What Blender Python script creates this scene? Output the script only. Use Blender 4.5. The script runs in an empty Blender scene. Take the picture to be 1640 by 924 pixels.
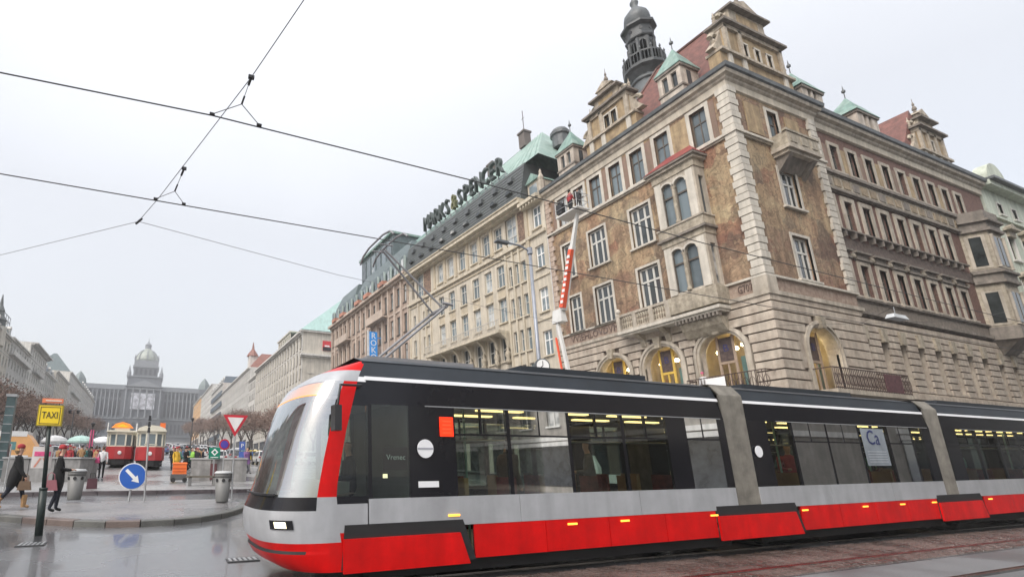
import bpy, bmesh, math, random
from mathutils import Matrix, Vector
R = math.radians
S = bpy.context.scene
COL = S.collection
# ---------------------------------------------------------------- camera
cd = bpy.data.cameras.new('camera'); cam = bpy.data.objects.new('camera', cd); COL.objects.link(cam)
S.camera = cam
cd.sensor_fit = 'HORIZONTAL'; cd.sensor_width = 36; cd.lens = 815 / 1640 * 36
cd.shift_x = 250 / 1640; cd.shift_y = 83 / 1640; cd.clip_start = .1; cd.clip_end = 3000
CAMZ = 1.65
cam.location = (0, 0, CAMZ)
cam.rotation_euler = (R(90) + math.atan(205 / 815), 0, -math.atan(340 / 840))
# ---------------------------------------------------------------- sky and sun
W = bpy.data.worlds.new('World'); S.world = W; W.use_nodes = True
SUN_EL, SUN_AZ = R(46), R(-118)          # azimuth measured from +Y towards +X: light comes from the left
nt = W.node_tree; nt.nodes.clear()
def nn(nt, t, **k):
    n = nt.nodes.new(t)
    for a, b in k.items(): setattr(n, a, b)
    return n
out = nn(nt, 'ShaderNodeOutputWorld')
sky = nn(nt, 'ShaderNodeTexSky', sky_type='NISHITA', sun_disc=False, sun_elevation=SUN_EL, sun_rotation=SUN_AZ)
sky.air_density = 1.0; sky.dust_density = 4; sky.ozone_density = 1
b1 = nn(nt, 'ShaderNodeBackground'); b1.inputs[1].default_value = .05
nt.links.new(sky.outputs[0], b1.inputs[0])
geo = nn(nt, 'ShaderNodeTexCoord'); sep = nn(nt, 'ShaderNodeSeparateXYZ'); nt.links.new(geo.outputs['Generated'], sep.inputs[0])
no = nn(nt, 'ShaderNodeTexNoise'); no.inputs['Scale'].default_value = 1.3; no.inputs['Detail'].default_value = 3
nt.links.new(geo.outputs['Generated'], no.inputs['Vector'])
ad = nn(nt, 'ShaderNodeMath', operation='MULTIPLY_ADD'); nt.links.new(no.outputs['Fac'], ad.inputs[0]); ad.inputs[1].default_value = .25
nt.links.new(sep.outputs['Z'], ad.inputs[2])
cr = nn(nt, 'ShaderNodeValToRGB'); nt.links.new(ad.outputs[0], cr.inputs[0])      # overcast: brighter towards the zenith
cr.color_ramp.elements[0].position = .05; cr.color_ramp.elements[0].color = (.325, .315, .30, 1)
cr.color_ramp.elements[1].position = .6; cr.color_ramp.elements[1].color = (.392, .383, .37, 1)
e_ = cr.color_ramp.elements.new(1.0); e_.color = (.66, .66, .66, 1)
b2 = nn(nt, 'ShaderNodeBackground'); nt.links.new(cr.outputs[0], b2.inputs[0]); b2.inputs[1].default_value = 1.0
ash = nn(nt, 'ShaderNodeAddShader'); nt.links.new(b1.outputs[0], ash.inputs[0]); nt.links.new(b2.outputs[0], ash.inputs[1])
nt.links.new(ash.outputs[0], out.inputs[0])
sd = bpy.data.lights.new('sun', 'SUN'); sd.energy = 1.5; sd.angle = R(35); sd.color = (1, .97, .93)
sun = bpy.data.objects.new('sun', sd); COL.objects.link(sun)
sdir = Vector((math.sin(SUN_AZ) * math.cos(SUN_EL), math.cos(SUN_AZ) * math.cos(SUN_EL), math.sin(SUN_EL)))
sun.rotation_euler = sdir.to_track_quat('Z', 'Y').to_euler(); sun.location = (0, 0, 60)
S.view_settings.view_transform = 'Standard'; S.view_settings.look = 'None'
S.view_settings.exposure = 0.9; S.view_settings.gamma = 1
# ---------------------------------------------------------------- materials
MATS = {}
def mat(name, col, rough=.6, metal=0., var=.15, scale=1.5, bump=0., bscale=25, streak=0., emit=None, spec=.5, alpha=None, coat=0., tint=None, worn=0.):
    """procedural principled material: base colour broken up by two noises, optional vertical grime streaks"""
    if name in MATS: return MATS[name]
    m = bpy.data.materials.new(name); m.use_nodes = True; MATS[name] = m
    t = m.node_tree; bs = t.nodes['Principled BSDF']
    bs.inputs['Roughness'].default_value = rough; bs.inputs['Metallic'].default_value = metal
    bs.inputs['Specular IOR Level'].default_value = spec; bs.inputs['Coat Weight'].default_value = coat
    g = nn(t, 'ShaderNodeNewGeometry'); pos = g.outputs['Position']
    n1 = nn(t, 'ShaderNodeTexNoise'); n1.inputs['Scale'].default_value = scale; n1.inputs['Detail'].default_value = 6; n1.inputs['Roughness'].default_value = .65
    t.links.new(pos, n1.inputs['Vector'])
    r = nn(t, 'ShaderNodeValToRGB'); e = r.color_ramp.elements
    lo = [max(0, c * (1 - var * 1.6)) for c in col]; hi = [min(1, c * (1 + var)) for c in col]
    if tint: lo = [a * .5 + b * .5 for a, b in zip(lo, tint)]
    e[0].position = .3; e[0].color = (*lo, 1); e[1].position = .68; e[1].color = (*hi, 1)
    t.links.new(n1.outputs['Fac'], r.inputs[0]); c = r.outputs[0]
    if streak:
        mp = nn(t, 'ShaderNodeMapping'); mp.inputs['Scale'].default_value = (2.2, 2.2, .22); t.links.new(pos, mp.inputs[0])
        n2 = nn(t, 'ShaderNodeTexNoise'); n2.inputs['Scale'].default_value = 1.6; n2.inputs['Detail'].default_value = 5; t.links.new(mp.outputs[0], n2.inputs['Vector'])
        r2 = nn(t, 'ShaderNodeMapRange'); t.links.new(n2.outputs['Fac'], r2.inputs[0]); r2.inputs[1].default_value = .38; r2.inputs[2].default_value = .68
        r2.inputs[3].default_value = 1 - streak; r2.inputs[4].default_value = 1.05
        mx = nn(t, 'ShaderNodeMix', data_type='RGBA', blend_type='MULTIPLY'); mx.inputs[0].default_value = 1
        t.links.new(c, mx.inputs[6]); t.links.new(r2.outputs[0], mx.inputs[7]); c = mx.outputs[2]
    t.links.new(c, bs.inputs['Base Color'])
    if bump:
        n3 = nn(t, 'ShaderNodeTexNoise'); n3.inputs['Scale'].default_value = bscale; n3.inputs['Detail'].default_value = 4; t.links.new(pos, n3.inputs['Vector'])
        bm_ = nn(t, 'ShaderNodeBump'); bm_.inputs['Strength'].default_value = bump; bm_.inputs['Distance'].default_value = .02
        t.links.new(n3.outputs['Fac'], bm_.inputs['Height']); t.links.new(bm_.outputs[0], bs.inputs['Normal'])
    if emit: bs.inputs['Emission Color'].default_value = (*emit[:3], 1); bs.inputs['Emission Strength'].default_value = emit[3]
    return m
def ramp(t, fac, stops, interp='LINEAR'):
    r = nn(t, 'ShaderNodeValToRGB'); r.color_ramp.interpolation = interp; e = r.color_ramp.elements
    while len(e) < len(stops): e.new(.5)
    for k, (p, c) in enumerate(stops): e[k].position = p; e[k].color = (*c, 1)
    t.links.new(fac, r.inputs[0]); return r.outputs[0]
def glass_mat(name, dark, light, rough=.06, curtain=(.45, .44, .42), spec=.6):
    """window pane seen by day: dark room behind, some with pale curtains, glossy surface; varies from object to object"""
    m = bpy.data.materials.new(name); m.use_nodes = True; MATS[name] = m
    t = m.node_tree; bs = t.nodes['Principled BSDF']; bs.inputs['Roughness'].default_value = rough; bs.inputs['Specular IOR Level'].default_value = spec
    oi = nn(t, 'ShaderNodeObjectInfo'); g = nn(t, 'ShaderNodeNewGeometry')
    n = nn(t, 'ShaderNodeTexNoise'); n.inputs['Scale'].default_value = 1.3; n.inputs['Detail'].default_value = 2; t.links.new(g.outputs['Position'], n.inputs['Vector'])
    a = nn(t, 'ShaderNodeMath', operation='MULTIPLY_ADD'); t.links.new(oi.outputs['Random'], a.inputs[0]); a.inputs[1].default_value = .7
    b = nn(t, 'ShaderNodeMath', operation='MULTIPLY'); t.links.new(n.outputs['Fac'], b.inputs[0]); b.inputs[1].default_value = .45
    t.links.new(b.outputs[0], a.inputs[2])
    c = ramp(t, a.outputs[0], [(.1, dark), (.62, light), (.78, light), (.9, curtain)])
    t.links.new(c, bs.inputs['Base Color']); return m
glass_mat('window_glass', (.015, .018, .02), (.06, .07, .075))
glass_mat('attic_glass', (.04, .05, .055), (.16, .2, .22), curtain=(.5, .52, .52))
glass_mat('far_glass', (.05, .055, .06), (.12, .13, .14), rough=.15)
SHOPG = mat('shop_dark_glass', (.028, .03, .032), .07, var=.5, scale=1.2, spec=.6)
def clear_glass(name, tint, mixf, rough=.02):
    m = bpy.data.materials.new(name); m.use_nodes = True; MATS[name] = m; t = m.node_tree; t.nodes.remove(t.nodes['Principled BSDF'])
    o = t.nodes['Material Output']; tr = nn(t, 'ShaderNodeBsdfTransparent'); tr.inputs[0].default_value = (*tint, 1)
    gl = nn(t, 'ShaderNodeBsdfGlossy'); gl.inputs['Roughness'].default_value = rough; gl.inputs[0].default_value = (.9, .93, .95, 1)
    fr = nn(t, 'ShaderNodeFresnel'); fr.inputs[0].default_value = 1.5
    mm = nn(t, 'ShaderNodeMath', operation='MULTIPLY_ADD'); mm.inputs[1].default_value = 1.0; mm.inputs[2].default_value = mixf; t.links.new(fr.outputs[0], mm.inputs[0])
    mx = nn(t, 'ShaderNodeMixShader'); t.links.new(mm.outputs[0], mx.inputs[0]); t.links.new(tr.outputs[0], mx.inputs[1]); t.links.new(gl.outputs[0], mx.inputs[2])
    t.links.new(mx.outputs[0], o.inputs[0]); return m
clear_glass('tram_glass', (.44, .52, .48), .02)
clear_glass('windscreen_glass', (.6, .68, .66), .42, .05)
clear_glass('shop_glass', (.75, .78, .75), .03)

stone = mat('wiehl_stone', (.47, .42, .35), .8, var=.13, streak=.28, bump=.25, tint=(.3, .25, .19))
stone2 = mat('carved_stone', (.42, .37, .29), .8, var=.22, scale=4, streak=.3, bump=.5, bscale=14, tint=(.22, .18, .13))
pale = mat('pale_stone', (.56, .52, .45), .75, var=.1, streak=.2, bump=.2)
greystone = mat('grey_stone', (.23, .20, .17), .8, var=.2, scale=2.5, streak=.3, bump=.3)
redbrick = mat('red_brown_render', (.155, .085, .066), .85, var=.25, scale=6, bump=.3, bscale=60)
darkband = mat('dark_brown_band', (.13, .10, .085), .85, var=.3, scale=5, bump=.4, bscale=30)
redtile = mat('red_roof_tile', (.165, .065, .05), .6, var=.3, scale=3, bump=.5, bscale=12)
copper = mat('green_copper', (.25, .34, .30), .6, var=.2, scale=1.2, streak=.3, tint=(.12, .3, .25))
lead = mat('dark_lead', (.10, .11, .115), .5, var=.25, scale=2)
frame_w = mat('white_frame', (.55, .54, .50), .5, var=.08)
frame_d = mat('dark_frame', (.10, .085, .07), .5, var=.1)
cream = mat('cream_render', (.54, .485, .395), .8, var=.1, scale=.8, streak=.2, bump=.1)
cream2 = mat('cream_stone', (.55, .49, .385), .8, var=.1, streak=.2)
ochre = mat('ochre_pilaster', (.49, .42, .31), .8, var=.12, streak=.15)
blk = mat('black_metal', (.02, .02, .022), .45, var=.2)
grey_m = mat('grey_metal', (.32, .33, .34), .4, metal=.3, var=.1)
galv = mat('galvanised_steel', (.42, .43, .44), .45, metal=.6, var=.12, scale=6)
white_p = mat('white_paint', (.78, .78, .77), .4, var=.05)
red_p = mat('red_paint', (.60, .025, .02), .3, var=.06)
blue_p = mat('blue_paint', (.02, .11, .45), .35, var=.05)
yellow_p = mat('yellow_paint', (.80, .58, .02), .4, var=.04)
orange_p = mat('orange_plastic', (.80, .17, .03), .45, var=.08)
concrete = mat('concrete', (.26, .255, .25), .8, var=.2, scale=2, streak=.25, bump=.2)
rubber = mat('rubber', (.02, .02, .02), .8, var=.2)
# painted (fresco) facade
def fresco():
    m = bpy.data.materials.new('painted_facade'); m.use_nodes = True; MATS['fresco'] = m; t = m.node_tree; bs = t.nodes['Principled BSDF']
    bs.inputs['Roughness'].default_value = .85; g = nn(t, 'ShaderNodeNewGeometry'); p = g.outputs['Position']
    w = nn(t, 'ShaderNodeTexNoise'); w.inputs['Scale'].default_value = 1.1; w.inputs['Detail'].default_value = 4; t.links.new(p, w.inputs['Vector'])
    sc = nn(t, 'ShaderNodeVectorMath', operation='MULTIPLY_ADD'); t.links.new(w.outputs['Color'], sc.inputs[0]); sc.inputs[1].default_value = (1.6, 1.6, 1.6); t.links.new(p, sc.inputs[2])
    v = nn(t, 'ShaderNodeTexVoronoi', feature='F1'); v.inputs['Scale'].default_value = .9; t.links.new(sc.outputs[0], v.inputs['Vector'])
    sp = nn(t, 'ShaderNodeSeparateColor'); t.links.new(v.outputs['Color'], sp.inputs[0])
    n = nn(t, 'ShaderNodeTexNoise'); n.inputs['Scale'].default_value = .55; n.inputs['Detail'].default_value = 8; n.inputs['Roughness'].default_value = .7; t.links.new(sc.outputs[0], n.inputs['Vector'])
    base = ramp(t, n.outputs['Fac'], [(.30, (.12, .075, .06)), (.42, (.21, .13, .095)), (.5, (.32, .225, .16)), (.57, (.42, .345, .245)), (.66, (.21, .185, .15))])
    fig = ramp(t, sp.outputs[0], [(.0, (.31, .215, .145)), (.3, (.42, .335, .22)), (.5, (.10, .065, .055)), (.62, (.18, .165, .13)), (.75, (.46, .38, .25)), (.9, (.27, .13, .09))])
    mx = nn(t, 'ShaderNodeMix', data_type='RGBA'); mx.inputs[0].default_value = .5; t.links.new(base, mx.inputs[6]); t.links.new(fig, mx.inputs[7])
    n2 = nn(t, 'ShaderNodeTexNoise'); n2.inputs['Scale'].default_value = 5; n2.inputs['Detail'].default_value = 6; n2.inputs['Roughness'].default_value = .7; t.links.new(sc.outputs[0], n2.inputs['Vector'])
    r2 = nn(t, 'ShaderNodeMapRange'); t.links.new(n2.outputs['Fac'], r2.inputs[0]); r2.inputs[1].default_value = .3; r2.inputs[2].default_value = .7; r2.inputs[3].default_value = .66; r2.inputs[4].default_value = 1.35
    m2 = nn(t, 'ShaderNodeMix', data_type='RGBA', blend_type='MULTIPLY'); m2.inputs[0].default_value = 1; t.links.new(mx.outputs[2], m2.inputs[6]); t.links.new(r2.outputs[0], m2.inputs[7])
    # painted outlines and scrollwork: warped cell edges at two sizes, as in faded sgraffito figures
    last = m2.outputs[2]
    for sc_, wd, dk_ in ((1.15, .045, .6), (2.7, .06, .76)):
        v2 = nn(t, 'ShaderNodeTexVoronoi', feature='DISTANCE_TO_EDGE'); v2.inputs['Scale'].default_value = sc_; t.links.new(sc.outputs[0], v2.inputs['Vector'])
        rr = nn(t, 'ShaderNodeMapRange'); t.links.new(v2.outputs['Distance'], rr.inputs[0]); rr.inputs[1].default_value = 0; rr.inputs[2].default_value = wd; rr.inputs[3].default_value = dk_; rr.inputs[4].default_value = 1
        ml = nn(t, 'ShaderNodeMix', data_type='RGBA', blend_type='MULTIPLY'); ml.inputs[0].default_value = 1; t.links.new(last, ml.inputs[6]); t.links.new(rr.outputs[0], ml.inputs[7]); last = ml.outputs[2]
    mpz = nn(t, 'ShaderNodeMapping'); mpz.inputs['Scale'].default_value = (2.6, 2.6, .2); t.links.new(p, mpz.inputs[0]); ns = nn(t, 'ShaderNodeTexNoise'); ns.inputs['Scale'].default_value = 1.5; ns.inputs['Detail'].default_value = 5; t.links.new(mpz.outputs[0], ns.inputs['Vector'])
    rs = nn(t, 'ShaderNodeMapRange'); t.links.new(ns.outputs['Fac'], rs.inputs[0]); rs.inputs[1].default_value = .35; rs.inputs[2].default_value = .7; rs.inputs[3].default_value = .7; rs.inputs[4].default_value = 1.12
    ms = nn(t, 'ShaderNodeMix', data_type='RGBA', blend_type='MULTIPLY'); ms.inputs[0].default_value = 1; t.links.new(last, ms.inputs[6]); t.links.new(rs.outputs[0], ms.inputs[7]); last = ms.outputs[2]
    # painted horizontal fields: the picture bands change colour from storey to storey
    s3 = nn(t, 'ShaderNodeSeparateXYZ'); t.links.new(p, s3.inputs[0])
    bd = ramp(t, s3.outputs['Z'], [(0, (1, 1, 1)), (1, (1, 1, 1))])
    mrz = nn(t, 'ShaderNodeMapRange'); t.links.new(s3.outputs['Z'], mrz.inputs[0]); mrz.inputs[1].default_value = 10; mrz.inputs[2].default_value = 24
    bd = ramp(t, mrz.outputs[0], [(0, (.82, .72, .68)), (.31, (.85, .78, .74)), (.32, (1.0, .95, .85)), (.69, (1.1, 1.02, .9)), (.70, (.8, .7, .66)), (.9, (.85, .74, .68)), (.91, (1.05, 1.0, .85))], 'LINEAR')
    m3 = nn(t, 'ShaderNodeMix', data_type='RGBA', blend_type='MULTIPLY'); m3.inputs[0].default_value = 1; t.links.new(last, m3.inputs[6]); t.links.new(bd, m3.inputs[7])
    t.links.new(m3.outputs[2], bs.inputs['Base Color']); return m
fresco_m = fresco()
# ---------------------------------------------------------------- geometry helpers
WO = {}                                              # world origin of each parent
class MB:
    def __init__(s): s.v = []; s.f = []; s.m = []; s.M = Matrix.Identity(4)
    def add(s, vs, fs, mi=0):
        b = len(s.v); s.v += [s.M @ Vector(p) for p in vs]; s.f += [tuple(b + i for i in f) for f in fs]; s.m += [mi] * len(fs)
    def box(s, x0, x1, y0, y1, z0, z1, mi=0, tx=1, ty=1):
        cx, cy = (x0 + x1) / 2, (y0 + y1) / 2; a, b = (x1 - x0) / 2, (y1 - y0) / 2
        vs = [(cx - a, cy - b, z0), (cx + a, cy - b, z0), (cx + a, cy + b, z0), (cx - a, cy + b, z0),
              (cx - a * tx, cy - b * ty, z1), (cx + a * tx, cy - b * ty, z1), (cx + a * tx, cy + b * ty, z1), (cx - a * tx, cy + b * ty, z1)]
        s.add(vs, [(0, 3, 2, 1), (4, 5, 6, 7), (0, 1, 5, 4), (1, 2, 6, 5), (2, 3, 7, 6), (3, 0, 4, 7)], mi); return s
    def quad(s, a, b, c, d, mi=0): s.add([a, b, c, d], [(0, 1, 2, 3)], mi)
    def prism(s, poly, y0, y1, mi=0, axis='y'):
        n = len(poly)
        def P(a, b, t): return {'y': (a, t, b), 'x': (t, a, b), 'z': (a, b, t)}[axis]
        vs = [P(a, b, y0) for a, b in poly] + [P(a, b, y1) for a, b in poly]
        s.add(vs, [tuple(range(n)), tuple(range(2 * n - 1, n - 1, -1))] + [(i, i + n, (i + 1) % n + n, (i + 1) % n) for i in range(n)], mi); return s
    def tube(s, pts, r, n=6, mi=0, r2=None, cap=True):
        pts = [Vector(p) for p in pts]; k = len(pts); vs = []
        for i, p in enumerate(pts):
            d = (pts[min(i + 1, k - 1)] - pts[max(i - 1, 0)]).normalized()
            a = d.orthogonal().normalized() if i == 0 else (a - d * a.dot(d)).normalized()
            b = d.cross(a); rr = r if r2 is None else r + (r2 - r) * i / (k - 1)
            vs += [p + (a * math.cos(2 * math.pi * j / n) + b * math.sin(2 * math.pi * j / n)) * rr for j in range(n)]
        fs = [(i * n + j, i * n + (j + 1) % n, (i + 1) * n + (j + 1) % n, (i + 1) * n + j) for i in range(k - 1) for j in range(n)]
        if cap: fs += [tuple(range(n - 1, -1, -1)), tuple((k - 1) * n + j for j in range(n))]
        s.add(vs, fs, mi); return s
    def lathe(s, prof, c=(0, 0, 0), n=12, mi=0, sx=1, sy=1):
        vs = [(c[0] + r * sx * math.cos(2 * math.pi * j / n), c[1] + r * sy * math.sin(2 * math.pi * j / n), c[2] + z) for r, z in prof for j in range(n)]
        k = len(prof)
        fs = [(i * n + j, i * n + (j + 1) % n, (i + 1) * n + (j + 1) % n, (i + 1) * n + j) for i in range(k - 1) for j in range(n)]
        fs += [tuple(range(n - 1, -1, -1)), tuple((k - 1) * n + j for j in range(n))]
        s.add(vs, fs, mi); return s
    def sweep(s, path, prof, mi=0, closed_ends=True):
        """mouldings: prof = [(out, z)...] swept along a plan path, mitred, outward = right of travel"""
        P = [Vector(p) for p in path]; k = len(P); vs = []
        for i, p in enumerate(P):
            ns = []
            if i > 0: d = (P[i] - P[i - 1]).normalized(); ns.append(Vector((d.y, -d.x)))
            if i < k - 1: d = (P[i + 1] - P[i]).normalized(); ns.append(Vector((d.y, -d.x)))
            n = ns[0] if len(ns) == 1 else (ns[0] + ns[1]) / (1 + ns[0].dot(ns[1]))
            vs += [(p.x + n.x * o, p.y + n.y * o, z) for o, z in prof]
        m = len(prof)
        fs = [(i * m + j, (i + 1) * m + j, (i + 1) * m + (j + 1) % m, i * m + (j + 1) % m) for i in range(k - 1) for j in range(m)]
        if closed_ends: fs += [tuple(range(m - 1, -1, -1)), tuple((k - 1) * m + j for j in range(m))]
        s.add(vs, fs, mi); return s
    def mesh(s, name, mats, origin=(0, 0, 0), smooth=False):
        me = bpy.data.meshes.new(name); o = Vector(origin)
        me.from_pydata([tuple(p - o) for p in s.v], [], s.f)
        for m_ in (mats if isinstance(mats, (list, tuple)) else [mats]): me.materials.append(m_)
        me.polygons.foreach_set('material_index', s.m)
        if smooth: me.polygons.foreach_set('use_smooth', [True] * len(s.f))
        me.update()
        bm = bmesh.new(); bm.from_mesh(me); bmesh.ops.recalc_face_normals(bm, faces=bm.faces); bm.to_mesh(me); bm.free()
        return me
    def build(s, name, mats, parent=None, smooth=False, origin=None):
        org = origin if origin is not None else (WO.get(parent.name, (0, 0, 0)) if parent else (0, 0, 0))
        return obj(name, s.mesh(name, mats, org, smooth), parent, (0, 0, 0) if (parent or origin is None) else origin)
def obj(name, me, parent=None, loc=(0, 0, 0), rz=0.):
    o = bpy.data.objects.new(name, me); COL.objects.link(o); o.parent = parent; o.location = loc; o.rotation_euler = (0, 0, rz)
    if parent: p = WO.get(parent.name, (0, 0, 0)); WO[o.name] = (p[0] + loc[0], p[1] + loc[1], p[2] + loc[2])
    else: WO[o.name] = tuple(loc)
    return o
def at(name, me, parent, wloc, rz=0.):
    p = WO[parent.name]; return obj(name, me, parent, (wloc[0] - p[0], wloc[1] - p[1], wloc[2] - p[2]), rz)
def thing(name, label, cat, loc=(0, 0, 0), group=None, rz=0.):
    o = bpy.data.objects.new(name, None); COL.objects.link(o); o.location = loc; o.rotation_euler = (0, 0, rz); o.empty_display_size = .3
    WO[o.name] = tuple(loc); tag(o, label, cat, group); return o
def tag(o, label, cat, group=None, kind=None):
    if label: o['label'] = label
    if cat: o['category'] = cat
    if group: o['group'] = group
    if kind: o['kind'] = kind
    return o
def struct(name, mb, mats, smooth=False):
    o = mb.build(name, mats, None, smooth); o['kind'] = 'structure'; return o
KIDS = {}
def clone(root, loc, label=None, rz=None, group=None, swap=None):
    """copy a thing with its parts and sub-parts, sharing meshes; swap = {old material: new mesh variant}"""
    r = root.copy(); COL.objects.link(r); r.location = loc
    if rz is not None: r.rotation_euler = (0, 0, rz)
    if label: r['label'] = label
    if group: r['group'] = group
    def rec(a, b):
        for ch in list(a.children):
            c = ch.copy(); COL.objects.link(c); c.parent = b; c.location = ch.location; c.matrix_parent_inverse = ch.matrix_parent_inverse
            if swap and ch.data in swap: c.data = swap[ch.data]
            rec(ch, c)
    rec(root, r); return r
def recolour(me, old, new):
    m2 = me.copy()
    for i, m_ in enumerate(m2.materials):
        if m_ == old: m2.materials[i] = new
    return m2
def text_mesh(txt, size, depth=.01, align='CENTER'):
    c = bpy.data.curves.new('lettering', 'FONT'); c.body = txt; c.size = size; c.extrude = depth; c.align_x = align; c.align_y = 'CENTER'; c.resolution_u = 2
    o = bpy.data.objects.new('tmp', c); COL.objects.link(o)
    me = bpy.data.meshes.new_from_object(o.evaluated_get(bpy.context.evaluated_depsgraph_get())); bpy.data.objects.remove(o); bpy.data.curves.remove(c)
    me.name = 'lettering'; return me
def lettering(txt, size, mat_, parent, wloc, rz, name='lettering', depth=.01, stretch=(1, 1), tilt=R(90)):
    """flat upright text whose reading direction is +X turned by rz"""
    me = text_mesh(txt, size, depth); me.materials.clear(); me.materials.append(mat_)
    me.transform(Matrix.Rotation(tilt, 4, 'X') @ Matrix.Diagonal((stretch[0], stretch[1], 1, 1)))
    return at(name, me, parent, wloc, rz)
class Face:
    """facade frame: s runs to the right seen from outside, d inward, z up"""
    def __init__(s, ox, oy, rz): s.ox, s.oy, s.rz = ox, oy, rz; s.M = Matrix.Translation((ox, oy, 0)) @ Matrix.Rotation(rz, 4, 'Z')
    def p(s, a, d, z): v = s.M @ Vector((a, d, z)); return (v.x, v.y, v.z)
def fmb(F): m = MB(); m.M = F.M; return m
def arc_pts(cx, cz, r, n, a0=0, a1=math.pi): return [(cx + r * math.cos(a0 + (a1 - a0) * i / n), cz + r * math.sin(a0 + (a1 - a0) * i / n)) for i in range(n + 1)]
def wall(mb, s0, s1, z0, z1, holes, d=0., reveal=.3, mi=0, mr=0):
    """wall sheet with real openings: holes = (a, b, c, e, 'r' or 'a'); arched ones end in a half circle; reveals go inward"""
    ss = sorted({s0, s1} | {h[0] for h in holes} | {h[1] for h in holes}); zs = sorted({z0, z1} | {h[2] for h in holes} | {h[3] for h in holes})
    ss = [x for x in ss if s0 <= x <= s1]; zs = [x for x in zs if z0 <= x <= z1]
    for j in range(len(zs) - 1):
        run = None; zc = (zs[j] + zs[j + 1]) / 2
        for i in range(len(ss)):
            solid = i < len(ss) - 1 and not any(h[0] < (ss[i] + ss[i + 1]) / 2 < h[1] and h[2] < zc < h[3] for h in holes)
            if solid and run is None: run = ss[i]
            if not solid and run is not None: mb.quad((run, d, zs[j]), (ss[i], d, zs[j]), (ss[i], d, zs[j + 1]), (run, d, zs[j + 1]), mi); run = None
    for h in holes:
        a, b, c, e = h[:4]; r = reveal; arch = len(h) > 4 and h[4] == 'a'; rad = (b - a) / 2; sp = e - rad if arch else e
        mb.quad((a, d, c), (a, d + r, c), (a, d + r, sp), (a, d, sp), mr); mb.quad((b, d, c), (b, d, sp), (b, d + r, sp), (b, d + r, c), mr)
        mb.quad((a, d, c), (b, d, c), (b, d + r, c), (a, d + r, c), mr)
        if not arch: mb.quad((a, d, e), (a, d + r, e), (b, d + r, e), (b, d, e), mr)
        else:
            A = arc_pts((a + b) / 2, sp, rad, 14)
            for i in range(14):
                (x0, q0), (x1, q1) = A[i], A[i + 1]
                mb.quad((x0, d, q0), (x1, d, q1), (x1, d + r, q1), (x0, d + r, q0), mr)
                mb.quad((x0, d, q0), (x0, d, e), (x1, d, e), (x1, d, q1), mi)
_wc = {}
def window_meshes(w, h, cols, rows, key, fm, gm, bar=.06, sur=0., surm=None, sill=True, curt=0., trans=None, proud=.04):
    """three shared meshes: stone surround with sill, sash frame, pane; origin = bottom centre at the wall plane"""
    k = (round(w, 3), round(h, 3), cols, rows, key)
    if k in _wc: return _wc[k]
    d = .2; f = MB(); b = bar
    f.box(-w / 2, w / 2, d - .04, d + .03, 0, b); f.box(-w / 2, w / 2, d - .04, d + .03, h - b, h)
    f.box(-w / 2, -w / 2 + b, d - .041, d + .03, b, h - b); f.box(w / 2 - b, w / 2, d - .041, d + .03, b, h - b)
    tz = [h * (i + 1) / rows for i in range(rows - 1)] if trans is None else [h * t_ for t_ in trans]
    for i in range(1, cols): x = -w / 2 + w * i / cols; f.box(x - b / 2, x + b / 2, d - .035, d + .03, b, h - b)
    for z in tz: f.box(-w / 2 + b, w / 2 - b, d - .045, d + .025, z - b / 2, z + b / 2)
    p = MB(); p.quad((-w / 2, d, 0), (w / 2, d, 0), (w / 2, d, h), (-w / 2, d, h))
    s = None
    if sur or sill:
        s = MB()
        if sur:
            s.box(-w / 2 - sur, -w / 2, -proud, .1, 0, h + sur); s.box(w / 2, w / 2 + sur, -proud, .1, 0, h + sur); s.box(-w / 2, w / 2, -proud - .002, .1, h, h + sur)
        s.box(-w / 2 - sur - .08, w / 2 + sur + .08, -proud - .12, .1, -.12, -.002)
        s = s.mesh('window', surm or fm)
    _wc[k] = (s, f.mesh('frame', fm), p.mesh('pane', gm)); return _wc[k]
def put_window(F, ms, parent, s, d, z, name='window'):
    sm, f, p = ms; loc = F.p(s, d, z)
    if sm: w = at(name, sm, parent, loc, F.rz); obj('frame', f, w)
    else: w = at(name, f, parent, loc, F.rz)
    obj('pane', p, w); return w
def simple_window(F, w, h, cols, trans, fm, gm, parent, s, d, z, key):
    """far windows: frame and pane in one mesh"""
    k = ('s', round(w, 2), round(h, 2), cols, key)
    if k not in _wc:
        m = MB(); b = .09; dd = .18
        m.quad((-w / 2, dd, 0), (w / 2, dd, 0), (w / 2, dd, h), (-w / 2, dd, h), 1)
        m.box(-w / 2, -w / 2 + b, dd - .05, dd + .01, 0, h); m.box(w / 2 - b, w / 2, dd - .05, dd + .01, 0, h); m.box(-w / 2, w / 2, dd - .05, dd + .01, h - b, h)
        m.box(-w / 2 - .1, w / 2 + .1, -.12, .05, -.12, -.002)
        for i in range(1, cols): x = -w / 2 + w * i / cols; m.box(x - b / 2, x + b / 2, dd - .05, dd + .01, 0, h)
        for t_ in trans: m.box(-w / 2, w / 2, dd - .055, dd + .01, h * t_ - b / 2, h * t_ + b / 2)
        _wc[k] = m.mesh('window', [fm, gm])
    return at('window', _wc[k], parent, F.p(s, d, z), F.rz)
def gz(y): return 0. if y < 7 else .038 * (y - 7) if y < 60 else 2.014 + .055 * (y - 60)
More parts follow.
